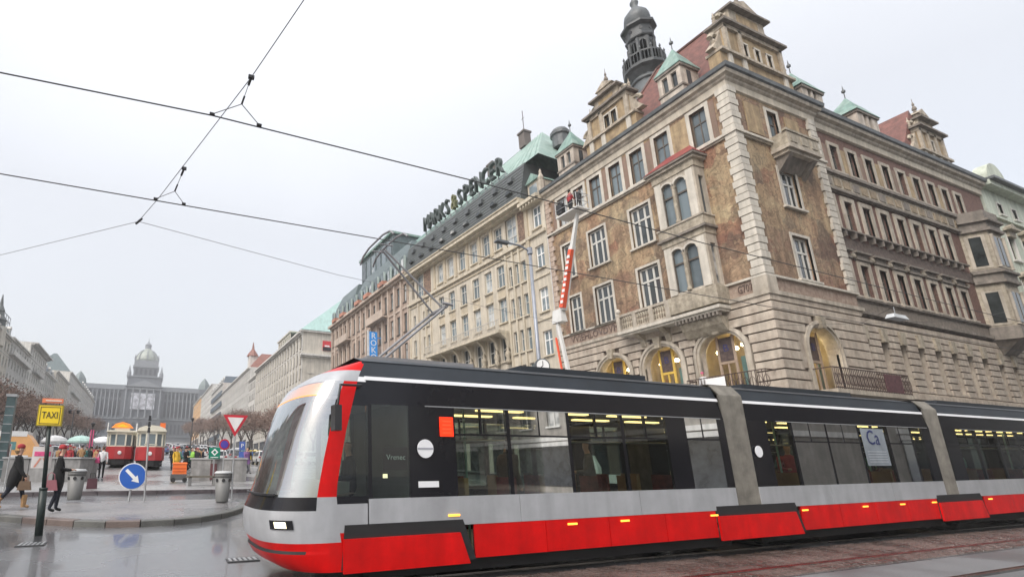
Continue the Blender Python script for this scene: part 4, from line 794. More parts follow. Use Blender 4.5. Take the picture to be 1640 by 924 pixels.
for z, o_, h in ((20.5, .25, .28), (23.8, .5, .2), (24.0, .95, .35), (24.35, 1.05, .12), (20.1, .1, .12), (5.4, .4, .3)): b = fmb(FM); b.box(-.05, ML, -o_, .05, z, z + h); sb(b, 'cornice', cream2 if h > .15 else ochre)
b = fmb(FM); b.box(5.2, 17.1, -1.3, 0, 13.1, 13.35); sb(b, 'balcony_slab', cream2)
b = fmb(FM); b.box(5.2, 17.1, -1.28, -1.22, 14.25, 14.32)
for k in range(61): s = 5.22 + k * .197; b.box(s, s + .03, -1.27, -1.23, 13.35, 14.25)
sb(b, 'balcony_railing', mat('pale_railing', (.5, .47, .42), .6))
for s in [5.75, 7.75, 9.75, 11.75, 13.7, 15.5, 16.95]:
    b = fmb(FM); b.prism([(-1.1, 13.1), (0, 13.1), (0, 11.6), (-.25, 11.9), (-.45, 12.6)], s - .13, s + .13, axis='x'); sb(b, 'bracket', cream2)
    b = MB(); b.lathe([(.2, 0), (.26, .3), (.16, .55), (.28, .8), (.2, 1.1), (.1, 1.2), (.15, 1.4), (.05, 1.6)], FM.p(s, -.3, 10.4), 8); sb(b, 'carved_figure', stone2, True)
for k in range(6):
    s = .6 + k * 3.3; b = fmb(FM); b.box(s, s + 2.7, -.05, .1, .9, 4.3, 1); b.box(s - .1, s + 2.8, -.4, .0, 4.3, 4.9, 0); b.box(s + 1.3, s + 1.38, -.08, .05, .9, 4.3, 0); sb(b, 'shop_window', [frame_d, SHOPG])
# slate mansard and copper roof
slate = mat('slate', (.065, .07, .075), .5, var=.35, scale=3, tint=(.1, .12, .1), bump=.5, bscale=10)
b = fmb(FM)
for k in range(11):    # slate courses, lapped
    t0, t1 = k / 11, (k + 1) / 11; d0, d1 = -.55 + .75 * t0, -.55 + .75 * t1; z0, z1 = 24.5 + 3.7 * t0, 24.5 + 3.7 * t1
    b.add([(0, d0 - .04, z0), (ML, d0 - .04, z0), (ML - .0, d1, z1), (0, d1, z1), (0, d0 + .03, z0 - .03), (ML, d0 + .03, z0 - .03)], [(0, 1, 2, 3), (0, 1, 5, 4)])
b.add([(ML, -.55, 24.5), (ML, .2, 28.2), (ML, 9, 28.2), (ML, 9, 24.5)], [(0, 1, 2, 3)]); b.add([(0, -.55, 24.5), (0, .2, 28.2), (0, 9, 28.2), (0, 9, 24.5)], [(0, 1, 2, 3)]); sb(b, 'mansard_roof', slate)
for k in range(9):
    s = 1.6 + k * 2.15; b = fmb(FM); A = arc_pts(s, 25.6, .42, 8); b.prism(A, -.62, .3, axis='y'); o = sb(b, 'dormer', slate); b = fmb(FM); A = arc_pts(s, 25.62, .33, 8); b.prism(A, -.65, -.62, axis='y'); b.build('pane', MATS['window_glass'], o)
    b = fmb(FM); b.box(s - .3, s + .3, -.35, .3, 26.9, 27.3); sb(b, 'roof_vent', lead)
b = MB(); e0 = [FM.p(0, .3, 28.2), FM.p(ML + 1.6, .3, 28.2), (42, 31, 28.2), (42, 52, 28.2)]; r0, r1 = (35.6, 46.5, 35.9), (35.6, 35.8, 35.9)
b.add(e0 + [r0, r1], [(0, 1, 5, 4), (1, 2, 5), (2, 3, 4, 5), (3, 0, 4)]); sb(b, 'copper_roof', mat('green_copper_roof', (.30, .39, .35), .55, var=.15, scale=.8, streak=.25, tint=(.2, .38, .32)))
for k in range(26):   # standing seams
    t = (k + .5) / 26; A, B = Vector(e0[0]), Vector(e0[1]); lo = A.lerp(B, t); hi = Vector(r0).lerp(Vector(r1), t); b = MB(); b.tube([lo + Vector((0, 0, .03)), hi + Vector((0, 0, .03))], .035, 4); sb(b, 'roof_seam', copper)
for (x, y, z, w, h) in ((35.4, 43.8, 35.4, .5, 1.3), (35.5, 38.3, 35.6, .45, 1.7)):
    b = MB(); b.box(x - w, x + w, y - w, y + w, z, z + h); b.box(x - w - .1, x + w + .1, y - w - .1, y + w + .1, z + h, z + h + .2)
    if h > 1.5: b.tube([(x, y, z + h), (x, y, z + h + 3)], .04, 4); b.box(x - .02, x + .02, y - .25, y + .25, z + h + 2, z + h + 2.03)
    sb(b, 'chimney', mat('dark_chimney', (.14, .12, .11), .8))
b = MB(); b.lathe([(.75, 0), (.75, 1.2), (.9, 1.3), (.9, 1.6), (.7, 1.9)], (34.2, 32.2, 31.3), 12); sb(b, 'round_vent', lead)
b = MB(); b.tube([(33.6, 38.2, 32.4), (33.2, 37.4, 31.9), (33.2, 36.8, 31.9), (33.7, 36.2, 32.5)], .12, 5); sb(b, 'roof_hatch', slate)
for (s, w) in ((19.3, .9),): pass
# rooftop lettering
SG = thing('rooftop_sign', 'tall dark rooftop letters on a frame along the department store mansard', 'sign', FM.p(10, 1.2, 27.8))
b = fmb(FM)
for z in (28.3, 28.75): b.box(3.4, 17.4, .48, .54, z, z + .06)
for k in range(15): s = 3.5 + k; b.box(s, s + .06, .46, .56, 28.1, 29.0); b.tube([(s, .5, 28.8), (s, 1.5, 28.9)], .03, 4)
b.build('sign_frame', grey_m, SG)
ldark = mat('sign_letter_dark', (.05, .065, .06), .4); lgold = mat('sign_letter_olive', (.13, .13, .05), .4)
for i, ch in enumerate('MARKS&SPENCER'):
    s = 4.0 + i * 1.06 + (.25 if i > 4 else 0); me = text_mesh(ch, 2.6, .2); me.materials.clear(); me.materials.append(lgold if ch == '&' else ldark)
    me.transform(Matrix.Rotation(R(90), 4, 'X') @ Matrix.Diagonal((.62, 1, 1, 1))); at('letter', me, SG, FM.p(s, .35, 29.75), FM.rz)
# cream link bay between the store and the corner house
FK = Face(28.75, 31.75, R(-90))
hk = [(.75, 1.75, z, z + 2.0) for z in (21.2, 17.6, 13.9, 10.3)]
LK = thing('link_house', 'narrow cream house one window wide between the store and the painted corner house', 'building', (28.75, 30.6, 0))
mb = fmb(FK); wall(mb, 0, 2.25, 0, 23.6, hk, 0, .3); mb.quad((0, 0, 0), (0, 2, 0), (0, 2, 23.6), (0, 0, 23.6)); mb.build('wall', cream, LK)
pk_ = window_meshes(1.0, 2.0, 2, 2, 'lk', white_p, MATS['attic_glass'], bar=.09, sur=0, surm=cream2, trans=[.62])
for h in hk: put_window(FK, pk_, LK, 1.25, 0, h[2])
b = fmb(FK); b.box(.3, 2.1, -.05, .1, .6, 3.6, 1); b.box(.2, 2.2, -.3, .0, 3.6, 4.1, 0); b.build('shop_window', [frame_d, SHOPG], LK)
b = fmb(FK); b.box(-.1, .25, -.16, 0, 4, 23.3); b.build('pilaster', ochre, LK)
for z, o_, h in ((23.3, .5, .25), (23.55, .75, .3), (20.5, .2, .25), (16.8, .1, .12), (13.2, .1, .12)): b = fmb(FK); b.box(-.12, 2.2, -o_, .02, z, z + h); b.build('cornice', cream2, LK)
for k in range(6): b = fmb(FK); b.box(.05 + k * .36, .2 + k * .36, -.65, -.5, 23.3, 23.55); b.build('dentil', cream2, LK)
b = fmb(FK); b.box(.1, 1.6, .4, 3, 23.85, 25.8, 0); b.box(.35, 1.25, .35, .42, 24.2, 25.5, 1); b.prism([(0, 25.8), (1.7, 25.8), (.85, 26.6)], .2, 3, 2, axis='y'); b.build('dormer', [cream, MATS['attic_glass'], copper], LK)
b = MB(); b.lathe([(.3, 0), (.3, 1.3), (.18, 1.4), (.26, 1.7), (.1, 2.1), (.12, 2.3), (.02, 2.5)], FK.p(1.95, .2, 23.85), 8); b.build('urn', stone, LK)
b = fmb(FK); b.add([(0, .3, 23.85), (2.25, .3, 23.85), (2.25, 6, 28.5), (0, 6, 28.5)], [(0, 1, 2, 3)]); b.build('roof', slate, LK)
# ================================================================ generic street houses
def street_house(name, label, F, L, base, top, cols, rows, w, h, wm, ww, depth=14, roof=None, rm=None, rh=3.5, corn=.6, frame=None, glass=None, gf=4.2, pil=None, sill=True, band=None, balc=(), group=None):
    """house front with real openings, windows as parts, cornice, roof, side walls"""
    t = thing(name, label, 'building', F.p(L / 2, 0, base), group); top -= 0
    z0 = base + gf; fh = (top - .6 - z0) / rows; hs = []; sp = L / cols
    for r_ in range(rows):
        for c_ in range(cols): s = (c_ + .5) * sp; z = z0 + r_ * fh + (fh - h) * .5; hs.append((s - w / 2, s + w / 2, z, z + h))
    mb = fmb(F); wall(mb, 0, L, base, top, hs, 0, .25)
    for a in (0, L): mb.quad((a, 0, base), (a, depth, base), (a, depth, top), (a, 0, top))
    mb.quad((0, depth, base), (L, depth, base), (L, depth, top), (0, depth, top)); mb.quad((0, 0, top), (L, 0, top), (L, depth, top), (0, depth, top)); mb.build('wall', wm, t)
    for hh in hs: simple_window(F, w, h, 2 if w > .8 else 1, [.65], frame or frame_w, glass or MATS['far_glass'], t, (hh[0] + hh[1]) / 2, 0, hh[2], wm.name + (frame or frame_w).name)
    b = fmb(F); b.box(-.1, L + .1, -corn, .1, top - .35, top); b.box(-.05, L + .05, -corn * .5, .1, top - .65, top - .35); b.build('cornice', ww, t)
    b = fmb(F); b.box(0, L, -.15, .05, z0 - .4, z0 - .1); b.build('string_course', ww, t)
    if band:
        for r_ in band: b = fmb(F); z = z0 + r_ * fh; b.box(0, L, -.12, .05, z - .14, z + .06); b.build('string_course', ww, t)
    if pil:
        for c_ in range(0, cols + 1, pil): s = c_ * sp; b = fmb(F); b.box(max(0, s - .22), min(L, s + .22), -.2, .05, z0, top - .65); b.build('pilaster', ww, t)
    for r_, c0, c1 in balc:
        z = z0 + r_ * fh; b = fmb(F); b.box(c0 * sp, c1 * sp, -1.0, 0, z, z + .2); b.box(c0 * sp, c1 * sp, -1.0, -.93, z + .2, z + 1.05); b.build('balcony', ww, t)
    n = max(2, cols // 3)
    for k in range(n): s = L * (k + .5) / n; b = fmb(F); b.box(s - L / n * .4, s + L / n * .4, -.06, .1, base + .5, base + gf - .8, 1); b.box(s - L / n * .42, s + L / n * .42, -.3, .0, base + gf - .8, base + gf - .5, 0); b.build('shop_front', [ww, SHOPG], t)
    if roof == 'hip' or roof == 'mansard':
        i_ = rh * .8 if roof == 'hip' else rh * .3; b = fmb(F); vs = [(0, 0, top), (L, 0, top), (L, depth, top), (0, depth, top), (i_, i_, top + rh), (L - i_, i_, top + rh), (L - i_, depth - i_, top + rh), (i_, depth - i_, top + rh)]
        b.add(vs, [(0, 1, 5, 4), (1, 2, 6, 5), (2, 3, 7, 6), (3, 0, 4, 7), (4, 5, 6, 7)]); b.build('roof', rm, t)
        if roof == 'mansard':
            for c_ in range(cols // 2 + 1):
                s = (c_ * 2 + .5) * sp * cols / (cols + .0)
                if s < L - 1: b = fmb(F); b.box(s - .6, s + .6, .1, 1.5, top + .4, top + 2.0, 0); b.box(s - .4, s + .4, .05, .12, top + .55, top + 1.8, 1); b.prism([(s - .75, top + 2.0), (s + .75, top + 2.0), (s, top + 2.6)], 0, 1.8, 0, axis='y'); b.build('dormer', [ww, MATS['far_glass']], t)
    if roof == 'gabled': b = fmb(F); b.prism([(0, top), (depth, top), (depth / 2, top + rh)], 0, L, axis='x'); b.build('roof', rm, t)
    return t
FB = Face(28.0, 80, R(-90))
pink = mat('pinkish_stone', (.43, .33, .27), .8, var=.12, scale=1.2, streak=.25); pink2 = mat('pinkish_stone_light', (.50, .41, .34), .8, var=.12, streak=.2)
gslate = mat('green_grey_slate', (.11, .145, .15), .45, var=.25, scale=2, streak=.2)
BR = street_house('pilastered_house', 'pinkish brown stone house with close pilasters and grey green mansard beyond the department store', FB, 28, 1.6, 25.2, 15, 5, .95, 2.3, pink, pink2, roof=None, pil=1, corn=.8, frame=frame_d, glass=MATS['attic_glass'], band=[4], balc=((4, 2, 5), (4, 9, 12)))
def mans(t, F, s0, s1, z, h, m, ins=1.4, n=0, seam=True):
    b = fmb(F); b.add([(s0, -.1, z), (s1, -.1, z), (s1, 8, z), (s0, 8, z), (s0 + ins * .5, .5, z + h * .6), (s1 - ins * .5, .5, z + h * .6), (s1 - ins * .5, 8, z + h * .6), (s0 + ins * .5, 8, z + h * .6), (s0 + ins, ins, z + h), (s1 - ins, ins, z + h), (s1 - ins, 8, z + h), (s0 + ins, 8, z + h)], [(0, 1, 5, 4), (4, 5, 9, 8), (1, 2, 6, 5), (5, 6, 10, 9), (3, 0, 4, 7), (7, 4, 8, 11), (8, 9, 10, 11)]); b.build('mansard_roof', m, t)
    for k in range(n):
        s = s0 + (s1 - s0) * (k + .5) / n; b = fmb(F); A = [(s - .42, z + .3)] + arc_pts(s, z + 1.9, .42, 6, math.pi, 0) + [(s + .42, z + .3)]; b.prism(A, -.25, 1.2, axis='y'); o = b.build('dormer', m, t)
        b = fmb(F); b.box(s - .28, s + .28, -.3, -.24, z + .5, z + 1.9); b.build('pane', MATS['attic_glass'], o)
        b = fmb(F); b.box(s + .6, s + .72, -.35, -.1, z, z + 2.2); b.build('roof_rib', mat('pale_green_rib', (.42, .5, .47), .5), t)
mans(BR, FB, 0, 10, 25.2, 5.2, gslate, n=5); mans(BR, FB, 10, 28, 25.2, 5.0, gslate, n=9)
b = fmb(FB); b.box(8.5, 20, 2.0, 8, 29.5, 34.2); o = b.build('roof_pavilion', gslate, BR)
for k in range(6): b = fmb(FB); s = 9 + k * 1.85; b.box(s, s + 1.3, 1.9, 2.02, 30.6, 33.5); b.build('pane', MATS['attic_glass'], o)
b = fmb(FB); b.box(8.2, 20.3, 1.6, 8, 34.2, 34.5); b.build('roof_slab', copper, BR)
b = fmb(FB); b.box(24.5, 33, 3.0, 9, 28, 30.6); b.box(24.2, 33.3, 2.7, 9, 30.6, 30.9); b.build('roof_slab', mat('pale_teal_sheet', (.25, .38, .36), .5, var=.1), BR)
for k, s in enumerate((2.5, 6, 12.5, 16, 21)): b = fmb(FB); b.box(s, s + 1.6, -1.0, -.3, 25.2, 25.75); b.build('planter', mat('terracotta_box', (.42, .2, .14), .8, var=.2), BR)
# blue vertical sign
SB = thing('blue_sign', 'vertical blue illuminated sign with white letters hanging on the pilastered house', 'sign', (26.6, 60, 14)); b = MB(); b.box(26.2, 27.3, 59.85, 60.15, 13.4, 19.3); b.box(27.3, 28, 59.95, 60.05, 18.5, 18.6); b.box(27.3, 28, 59.95, 60.05, 14.5, 14.6); b.build('sign_box', mat('sign_blue', (.03, .22, .55), .4, var=.05, emit=(.03, .25, .7, .15)), SB)
b = MB(); b.box(25.95, 26.17, 59.9, 60.1, 13.4, 19.4); b.build('sign_edge', mat('sign_edge', (.6, .62, .62), .4), SB)
for i, ch in enumerate('ROKOKO'): lettering(ch, 1.15, white_p, SB, (26.75, 59.84, 18.7 - i * .96), 0, 'letter')
# ================================================================ right side of the square, beyond
def hz_col(c): return c
wgrey = mat('far_grey_render', (.52, .505, .475), .8, var=.1, scale=.5, streak=.2); wgrey2 = mat('far_pale_render', (.62, .60, .56), .8, var=.1, scale=.5, streak=.2)
wwarm = mat('far_warm_render', (.56, .52, .45), .8, var=.1, scale=.5, streak=.2); worange = mat('far_orange_render', (.62, .38, .18), .8, var=.08)
wdark = mat('far_dark_glazing', (.10, .13, .16), .25, var=.2, scale=1); redr = mat('far_red_roof', (.22, .09, .065), .6, var=.2)
teal = mat('pale_copper', (.36, .52, .49), .5, var=.08, scale=.5, streak=.15)
BK = street_house('bank_house', 'large pale stone bank with pyramid copper roof, attic colonnade and red square logo', Face(28.2, 147, R(-90)), 48, 5, 29.3, 19, 6, 1.15, 2.3, wwarm, wgrey2, depth=22, frame=frame_d, glass=MATS['window_glass'], band=[5], corn=.9, pil=1)
FBK = Face(28.2, 99, 0)
hs = [(1.2 + k * 2.4, 2.3 + k * 2.4, 9 + r * 3.9, 11.4 + r * 3.9) for k in range(8) for r in range(4)]
mb = fmb(FBK); wall(mb, 0, 20, 3.5, 29.3, hs, -.04, .3); mb.build('wall', wwarm, BK)
for h in hs: simple_window(FBK, 1.1, 2.4, 2, [.65], frame_w, MATS['far_glass'], BK, (h[0] + h[1]) / 2, -.04, h[2], 'bk')
for z, o_, h in ((24.2, .8, .4), (29.3, .5, .35), (23.9, .4, .3)): b = fmb(FBK); b.box(-.6, 20, -o_, .05, z, z + h); b.build('cornice', wgrey2, BK)
b = MB(); b.add([(27.6, 98.4, 29.65), (50, 98.4, 29.65), (50, 119, 29.65), (27.6, 119, 29.65), (39, 105, 39.5), (39, 113, 39.5)], [(0, 1, 4), (1, 2, 5, 4), (2, 3, 5), (3, 0, 4, 5)]); b.build('pyramid_roof', teal, BK)
b = fmb(FBK); b.box(4.3, 6.2, -.2, -.05, 25.6, 27.7); b.build('logo', mat('logo_red', (.55, .03, .04), .5), BK)
b = fmb(FBK); b.box(4.3, 6.2, -.21, -.2, 25.6, 26.35); b.build('logo', blk, BK)
b = fmb(FBK); b.box(4.7, 5.8, -.22, -.21, 26.45, 26.75); b.build('logo', white_p, BK)
lettering('KB', 1.5, mat('sign_grey', (.08, .08, .09), .5), BK, FBK.p(7.75, -.1, 26.6), 0, 'letter', .05, (1.1, .9))
F_ = Face(28.2, 147, R(-90))
b = fmb(F_); wall(b, 24, 36, 29.3, 32.2, [(25 + k * 1.8, 26 + k * 1.8, 30, 31.6) for k in range(6)], .5, .3); b.box(23.8, 36.2, .2, 5, 32.2, 32.5); b.build('roof_pavilion', wwarm, BK)
rows = [  # label, y0, y1, top, cols, rows, wall, roof kind, roof material, roof height
 ('narrow pale house squeezed beside the big bank', 147.6, 160, 28.5, 5, 5, wgrey2, None, None, 0),
 ('long pale house with red roof and roof turret right of the square', 160, 222, 33, 20, 6, wgrey, 'hip', redr, 5.5),
 ('pale house with dark glazed bands on the right side of the square', 222, 262, 37.5, 13, 6, wgrey2, 'mansard', wdark, 3),
 ('tall pale house with flat roof near the museum end on the right', 262, 318, 43, 16, 8, wgrey2, None, None, 0),
 ('orange fronted house close to the museum on the right side', 318, 372, 44, 14, 7, worange, None, None, 0)]
for lb, y0, y1, top, c_, r_, wm, rk, rm, rh in rows:
    street_house('street_house', lb, Face(28.5, y1, R(-90)), y1 - y0, gz(y0) - .6, top, c_, r_, 1.35, (top - gz(y0) - 5) / r_ * .58, wm, wgrey2, roof=rk, rm=rm, rh=rh, band=[1, r_ - 1], frame=frame_d if wm != wgrey else frame_w, glass=MATS['far_glass'])
b = thing('roof_turret', 'small pointed turret on the red roof of the long pale house', 'turret', (31, 170, 37)); m = MB(); m.box(29.6, 32.4, 168.6, 171.4, 33.0, 38.5); m.build('turret_wall', wgrey2, b); m = MB(); m.lathe([(2.1, 38.5), (1.5, 39.6), (.5, 41), (.1, 43.5)], (31, 170, 0), 8); m.build('turret_cap', redr, b)
# dark glazed bands and awning strips on the third house
for k in range(5): m = MB(); m.box(27.9, 28.5, 224, 260, 14 + k * 4.6, 15.9 + k * 4.6); o = m.build('glazed_band', wdark); tag(o, 'x', 'window band')
for o in [o for o in list(bpy.data.objects) if o.name.startswith('glazed_band')]:
    p = [q for q in bpy.data.objects if q.get('label') == rows[2][0]][0]; w_ = WO[p.name]; o.parent = p; o.location = (-w_[0], -w_[1], -w_[2]); del o['label']; del o['category']
# ================================================================ left side of the square
left = [('pale house at the far left edge with tall narrow windows', 84, 118.5, 30, 11, 6, wgrey2, None, None, 0, []),
 ('cream house with a sign frame on its roof, second on the left side', 118.5, 131, 29.6, 5, 6, wwarm, 'mansard', gslate, 1.8, [(3, 0, 5)]),
 ('grey house with balconies and recessed attic on the left side', 131, 151, 30.2, 7, 6, wgrey, None, None, 0, [(2, 1, 6), (3, 1, 6), (5, 0, 7)]),
 ('tall grey white house with a wide flat projecting cornice on the left side', 151, 174.5, 33.6, 8, 7, wgrey2, None, None, 0, [(3, 2, 6), (5, 2, 6)]),
 ('house with a bluish glazed attic storey on the left side', 174.5, 193.5, 30, 6, 6, wgrey, 'mansard', wdark, 3, [(2, 0, 6)]),
 ('plain beige house with purple awning on the left side', 193.5, 224, 33.6, 9, 7, wwarm, None, None, 0, []),
 ('pale house crowned by a large pointed gable roof on the left side', 224, 268, 38.5, 13, 7, wgrey2, 'hip', gslate, 8, [(3, 2, 11), (5, 2, 11)]),
 ('last grey house before the museum on the left side', 268, 330, 39, 16, 7, wgrey, 'mansard', gslate, 2.5, [])]
for lb, y0, y1, top, c_, r_, wm, rk, rm, rh, bl in left:
    street_house('street_house', lb, Face(-30, y0, R(90)), y1 - y0, gz(y0) - .6, top, c_, r_, 1.25, (top - gz(y0) - 5) / r_ * .6, wm, wgrey2 if wm != wgrey2 else wgrey, roof=rk, rm=rm, rh=rh, band=[1, r_ - 1], frame=frame_w, glass=MATS['far_glass'], corn=1.6 if y0 == 151 else .7, balc=bl)
t = thing('church_spire', 'dark pointed tower spire rising at the left edge of the picture', 'spire', (-30.6, 121.5, 29)); m = MB(); m.lathe([(1.7, 26), (1.7, 30)], (-30.6, 121.5, 0), 8); m.build('spire_base', wwarm, t)
m = MB(); m.lathe([(1.3, 30), (1.3, 31.2), (1.5, 31.4), (.9, 32.4), (.7, 33.2), (.9, 33.4), (.4, 34.6), (.08, 37)], (-30.6, 121.5, 0), 8); m.build('spire_cap', slate, t)
t = thing('roof_sign_frame', 'light metal sign frame standing on the roof of the cream left house', 'sign', (-30.5, 125, 32)); m = MB(); m.box(-30.6, -30.5, 121, 130, 32.6, 33.0); m.box(-30.6, -30.5, 121, 130, 33.9, 34.1)
for k in range(6): m.box(-30.6, -30.5, 121 + k * 1.75, 121.3 + k * 1.75, 31.4, 34.1)
m.build('frame', grey_m, t)
# ================================================================ pale green house beyond the corner house on the side street
mint = mat('mint_render', (.52, .56, .47), .8, var=.08, streak=.2); FN = Face(60.3, 15.2, 0)
MN = thing('mint_house', 'pale mint green art nouveau house at the right edge beyond the painted corner house', 'building', (70, 15.2, 0))
cs = [2.6, 5.2, 7.8, 10.6, 13.4, 16.2, 19]; hs = [(s - .55, s + .55, z, z + 2.3) for s in cs for z in (5.5, 9.5, 13.6, 17.6)]; hs += [(s - .4, s + .4, 21.6, 22.6) for s in cs]
m = fmb(FN); wall(m, 0, 22, 0, 24, hs, 0, .3); m.quad((0, 0, 0), (0, 8, 0), (0, 8, 24), (0, 0, 24)); m.build('wall', mint, MN)
mp = window_meshes(1.1, 2.3, 2, 2, 'mint', frame_d, MATS['window_glass'], bar=.07, sur=.14, surm=wgrey2, trans=[.66]); mp2 = window_meshes(.8, 1.0, 1, 1, 'mint', frame_d, MATS['window_glass'], bar=.07, sur=.1, surm=wgrey2, sill=False)
for h in hs: put_window(FN, mp if h[3] - h[2] > 1.5 else mp2, MN, (h[0] + h[1]) / 2, 0, h[2])
for s in cs:
    for z in (12.0, 16.1, 20.1): m = fmb(FN); m.box(s - .9, s + .9, -.45, .02, z, z + .18); m.prism([(s - .8, z + .18), (s + .8, z + .18), (s, z + .6)], -.35, .02); m.box(s - .6, s + .6, -.2, .02, z - .5, z); m.build('window_hood', stone2, MN)
for z, o_, h, mm in ((23.6, .6, .4, mint), (24, .9, .2, lead), (21, .2, .2, mint), (4.8, .3, .3, mint)): m = fmb(FN); m.box(0, 22, -o_, .02, z, z + h); m.build('cornice', mm, MN)
m = fmb(FN); A = arc_pts(2.0, 24.2, 1.7, 10); m.prism(A, -.5, .3); m.build('curved_gable', mint, MN)
m = fmb(FN); m.box(3.6, 6.6, -1.3, 0, 8.5, 16.6); m.box(3.4, 6.8, -1.5, 0, 16.6, 16.9); m.build('bay', mint, MN)
m = fmb(FN)
m.box(4.2, 6.0, -1.34, -1.3, 9.5, 12); m.box(4.2, 6.0, -1.34, -1.3, 13.4, 15.8); m.build('window', MATS['window_glass'], MN)
m = fmb(FN); m.add([(0, 0, 24.2), (22, 0, 24.2), (22, 6, 28), (0, 6, 28)], [(0, 1, 2, 3)]); m.build('roof', lead, MN)
# ================================================================ museum closing the square
mg = mat('museum_stone', (.12, .132, .152), .8, var=.12, scale=.25, streak=.15); mg2 = mat('museum_trim', (.19, .205, .225), .8, var=.1); mdk = mat('museum_window', (.03, .033, .04), .4, var=.2); mroof = mat('museum_roof', (.16, .20, .20), .6, var=.15); mdome = mat('museum_dome', (.30, .33, .29), .5, var=.2, scale=.5)
MU = thing('museum', 'large grey domed museum closing the top of the square in the haze', 'museum', (-5, 400, 14)); Fm = Face(-5, 400, 0)
def mbuild(m, n, mm, sm=False): return m.build(n, mm, MU, sm)
m = fmb(Fm); m.box(-46, 46, 3, 40, 10, 57); mbuild(m, 'wing_wall', mg)
m = fmb(Fm); m.box(-13, 13, -1.5, 40, 10, 58); mbuild(m, 'centre_wall', mg)
for x0, x1 in ((-46.5, -39), (39, 46.5)): m = fmb(Fm); m.box(x0, x1, .8, 40, 10, 60); mbuild(m, 'end_pavilion', mg); m = fmb(Fm); m.lathe([(4.6, 60), (3.8, 64), (2, 67), (.3, 69)], ((x0 + x1) / 2, 5, 0), 4); mbuild(m, 'pavilion_roof', mroof)
for z, h, o_ in ((57, 1.2, 1.2), (36, 1.0, .8), (24, .8, .6)): m = fmb(Fm); m.box(-46.5, 46.5, 3 - o_, 5, z, z + h); mbuild(m, 'cornice', mg2); m = fmb(Fm); m.box(-13.5, 13.5, -1.5 - o_, 4, z + .05, z + h + .05); mbuild(m, 'cornice', mg2)
m = fmb(Fm); m.box(-46, 46, 3.2, 4.2, 58.2, 60.4); mbuild(m, 'parapet', mg2)
m = fmb(Fm); m.box(-45, 45, 6, 38, 58, 61.5, 0, .98, .8); mbuild(m, 'roof', mroof)
for sg in (-1, 1):
    for k in range(9):
        x = sg * (15.4 + k * 2.75)
        for z, h, w in ((38.5, 11, 1.4), (51.5, 3.4, 1.1), (26, 7, 1.3), (16, 6, 1.3)): m = fmb(Fm); m.box(x - w / 2, x + w / 2, 2.9, 3.3, z, z + h); mbuild(m, 'window', mdk)
        m = fmb(Fm); m.lathe([(.55, 37), (.45, 38), (.4, 55.5), (.6, 56.8)], (x + sg * 1.37, 2.4, 0), 8); mbuild(m, 'column', mg2)
for k in range(6): m = fmb(Fm); m.lathe([(.75, 37), (.6, 38), (.55, 56), (.8, 58)], (-11.5 + k * 4.6 if k not in (2, 3) else (-11.5 + k * 4.6), -2.6, 0), 8); mbuild(m, 'column', mg2)
for k in range(5):
    x = -9.2 + k * 4.6
    for z, h in ((26, 8), (15, 7)): m = fmb(Fm); A = [(x - 1.1, z), (x + 1.1, z)] + arc_pts(x, z + h - 1.1, 1.1, 6); m.prism(A, -1.7, -1.4); mbuild(m, 'window', mdk)
m = fmb(Fm); m.box(-8, 8, -3.0, -2.6, 42.8, 54.4); o = mbuild(m, 'large_banner', mat('banner_grey', (.42, .43, .47), .8, var=.5, scale=.35, tint=(.1, .1, .12)))
o['label'] = 'large pale printed banner hung between the columns'
m = fmb(Fm); m.prism([(-12.5, 59), (12.5, 59), (0, 64)], -3.5, 3); mbuild(m, 'pediment', mg2)
m = fmb(Fm); m.box(-12, 12, 1, 26, 58, 67.5, 0, .96, .96); mbuild(m, 'dome_base', mg)
m = fmb(Fm); m.box(-12.4, 12.4, .6, 26.4, 66.8, 67.6); mbuild(m, 'cornice', mg2)
for x, y in ((-11, 2), (11, 2), (-11, 25), (11, 25)): m = fmb(Fm); m.lathe([(1.4, 67.6), (1.4, 70), (.9, 71), (.5, 73), (.1, 75.5)], (x, y, 0), 8); mbuild(m, 'corner_turret', mg2)
m = fmb(Fm); m.box(-8.4, 8.4, 4.5, 22, 67.6, 74.5); mbuild(m, 'drum', mg)
for k in range(5): x = -6.4 + k * 3.2; m = fmb(Fm); m.box(x - .8, x + .8, 4.3, 4.6, 69, 73.6); mbuild(m, 'window', mdk)
m = fmb(Fm); m.box(-9, 9, 4, 22.6, 74.5, 76); m.box(-8.4, 8.4, 4.5, 22, 76, 80); mbuild(m, 'drum_upper', mg2)
for x, y in ((-8, 5), (8, 5)): m = fmb(Fm); m.lathe([(.7, 80), (.6, 82), (.1, 84.5)], (x, y, 0), 8); mbuild(m, 'corner_turret', mg2)
m = fmb(Fm); m.lathe([(8.0, 80), (7.9, 82), (7.2, 84.5), (5.8, 87), (4, 89), (2.6, 90), (2.3, 90.4)], (0, 13, 0), 12); mbuild(m, 'dome', mdome, True)
for k in range(8): a = k * math.pi / 4; m = fmb(Fm); m.tube([(8.0 * c_ * math.cos(a), 13 + 8.0 * c_ * math.sin(a), z) for c_, z in ((1.01, 80), (1, 82.2), (.92, 84.7), (.74, 87.2), (.5, 89.2))], .3, 4); mbuild(m, 'dome_rib', mg2)
m = fmb(Fm); m.lathe([(2.2, 90.3), (2.2, 93), (2.6, 93.3), (1.6, 94.6), (.6, 95.6), (.25, 97), (.1, 99.5)], (0, 13, 0), 8); mbuild(m, 'dome_lantern', mg2)
m = MB(); m.box(-70, 60, 380, 402, 12, 21.2, 0, 1, .8); mm = m.build('museum_terrace', mg); mm['kind'] = 'structure'
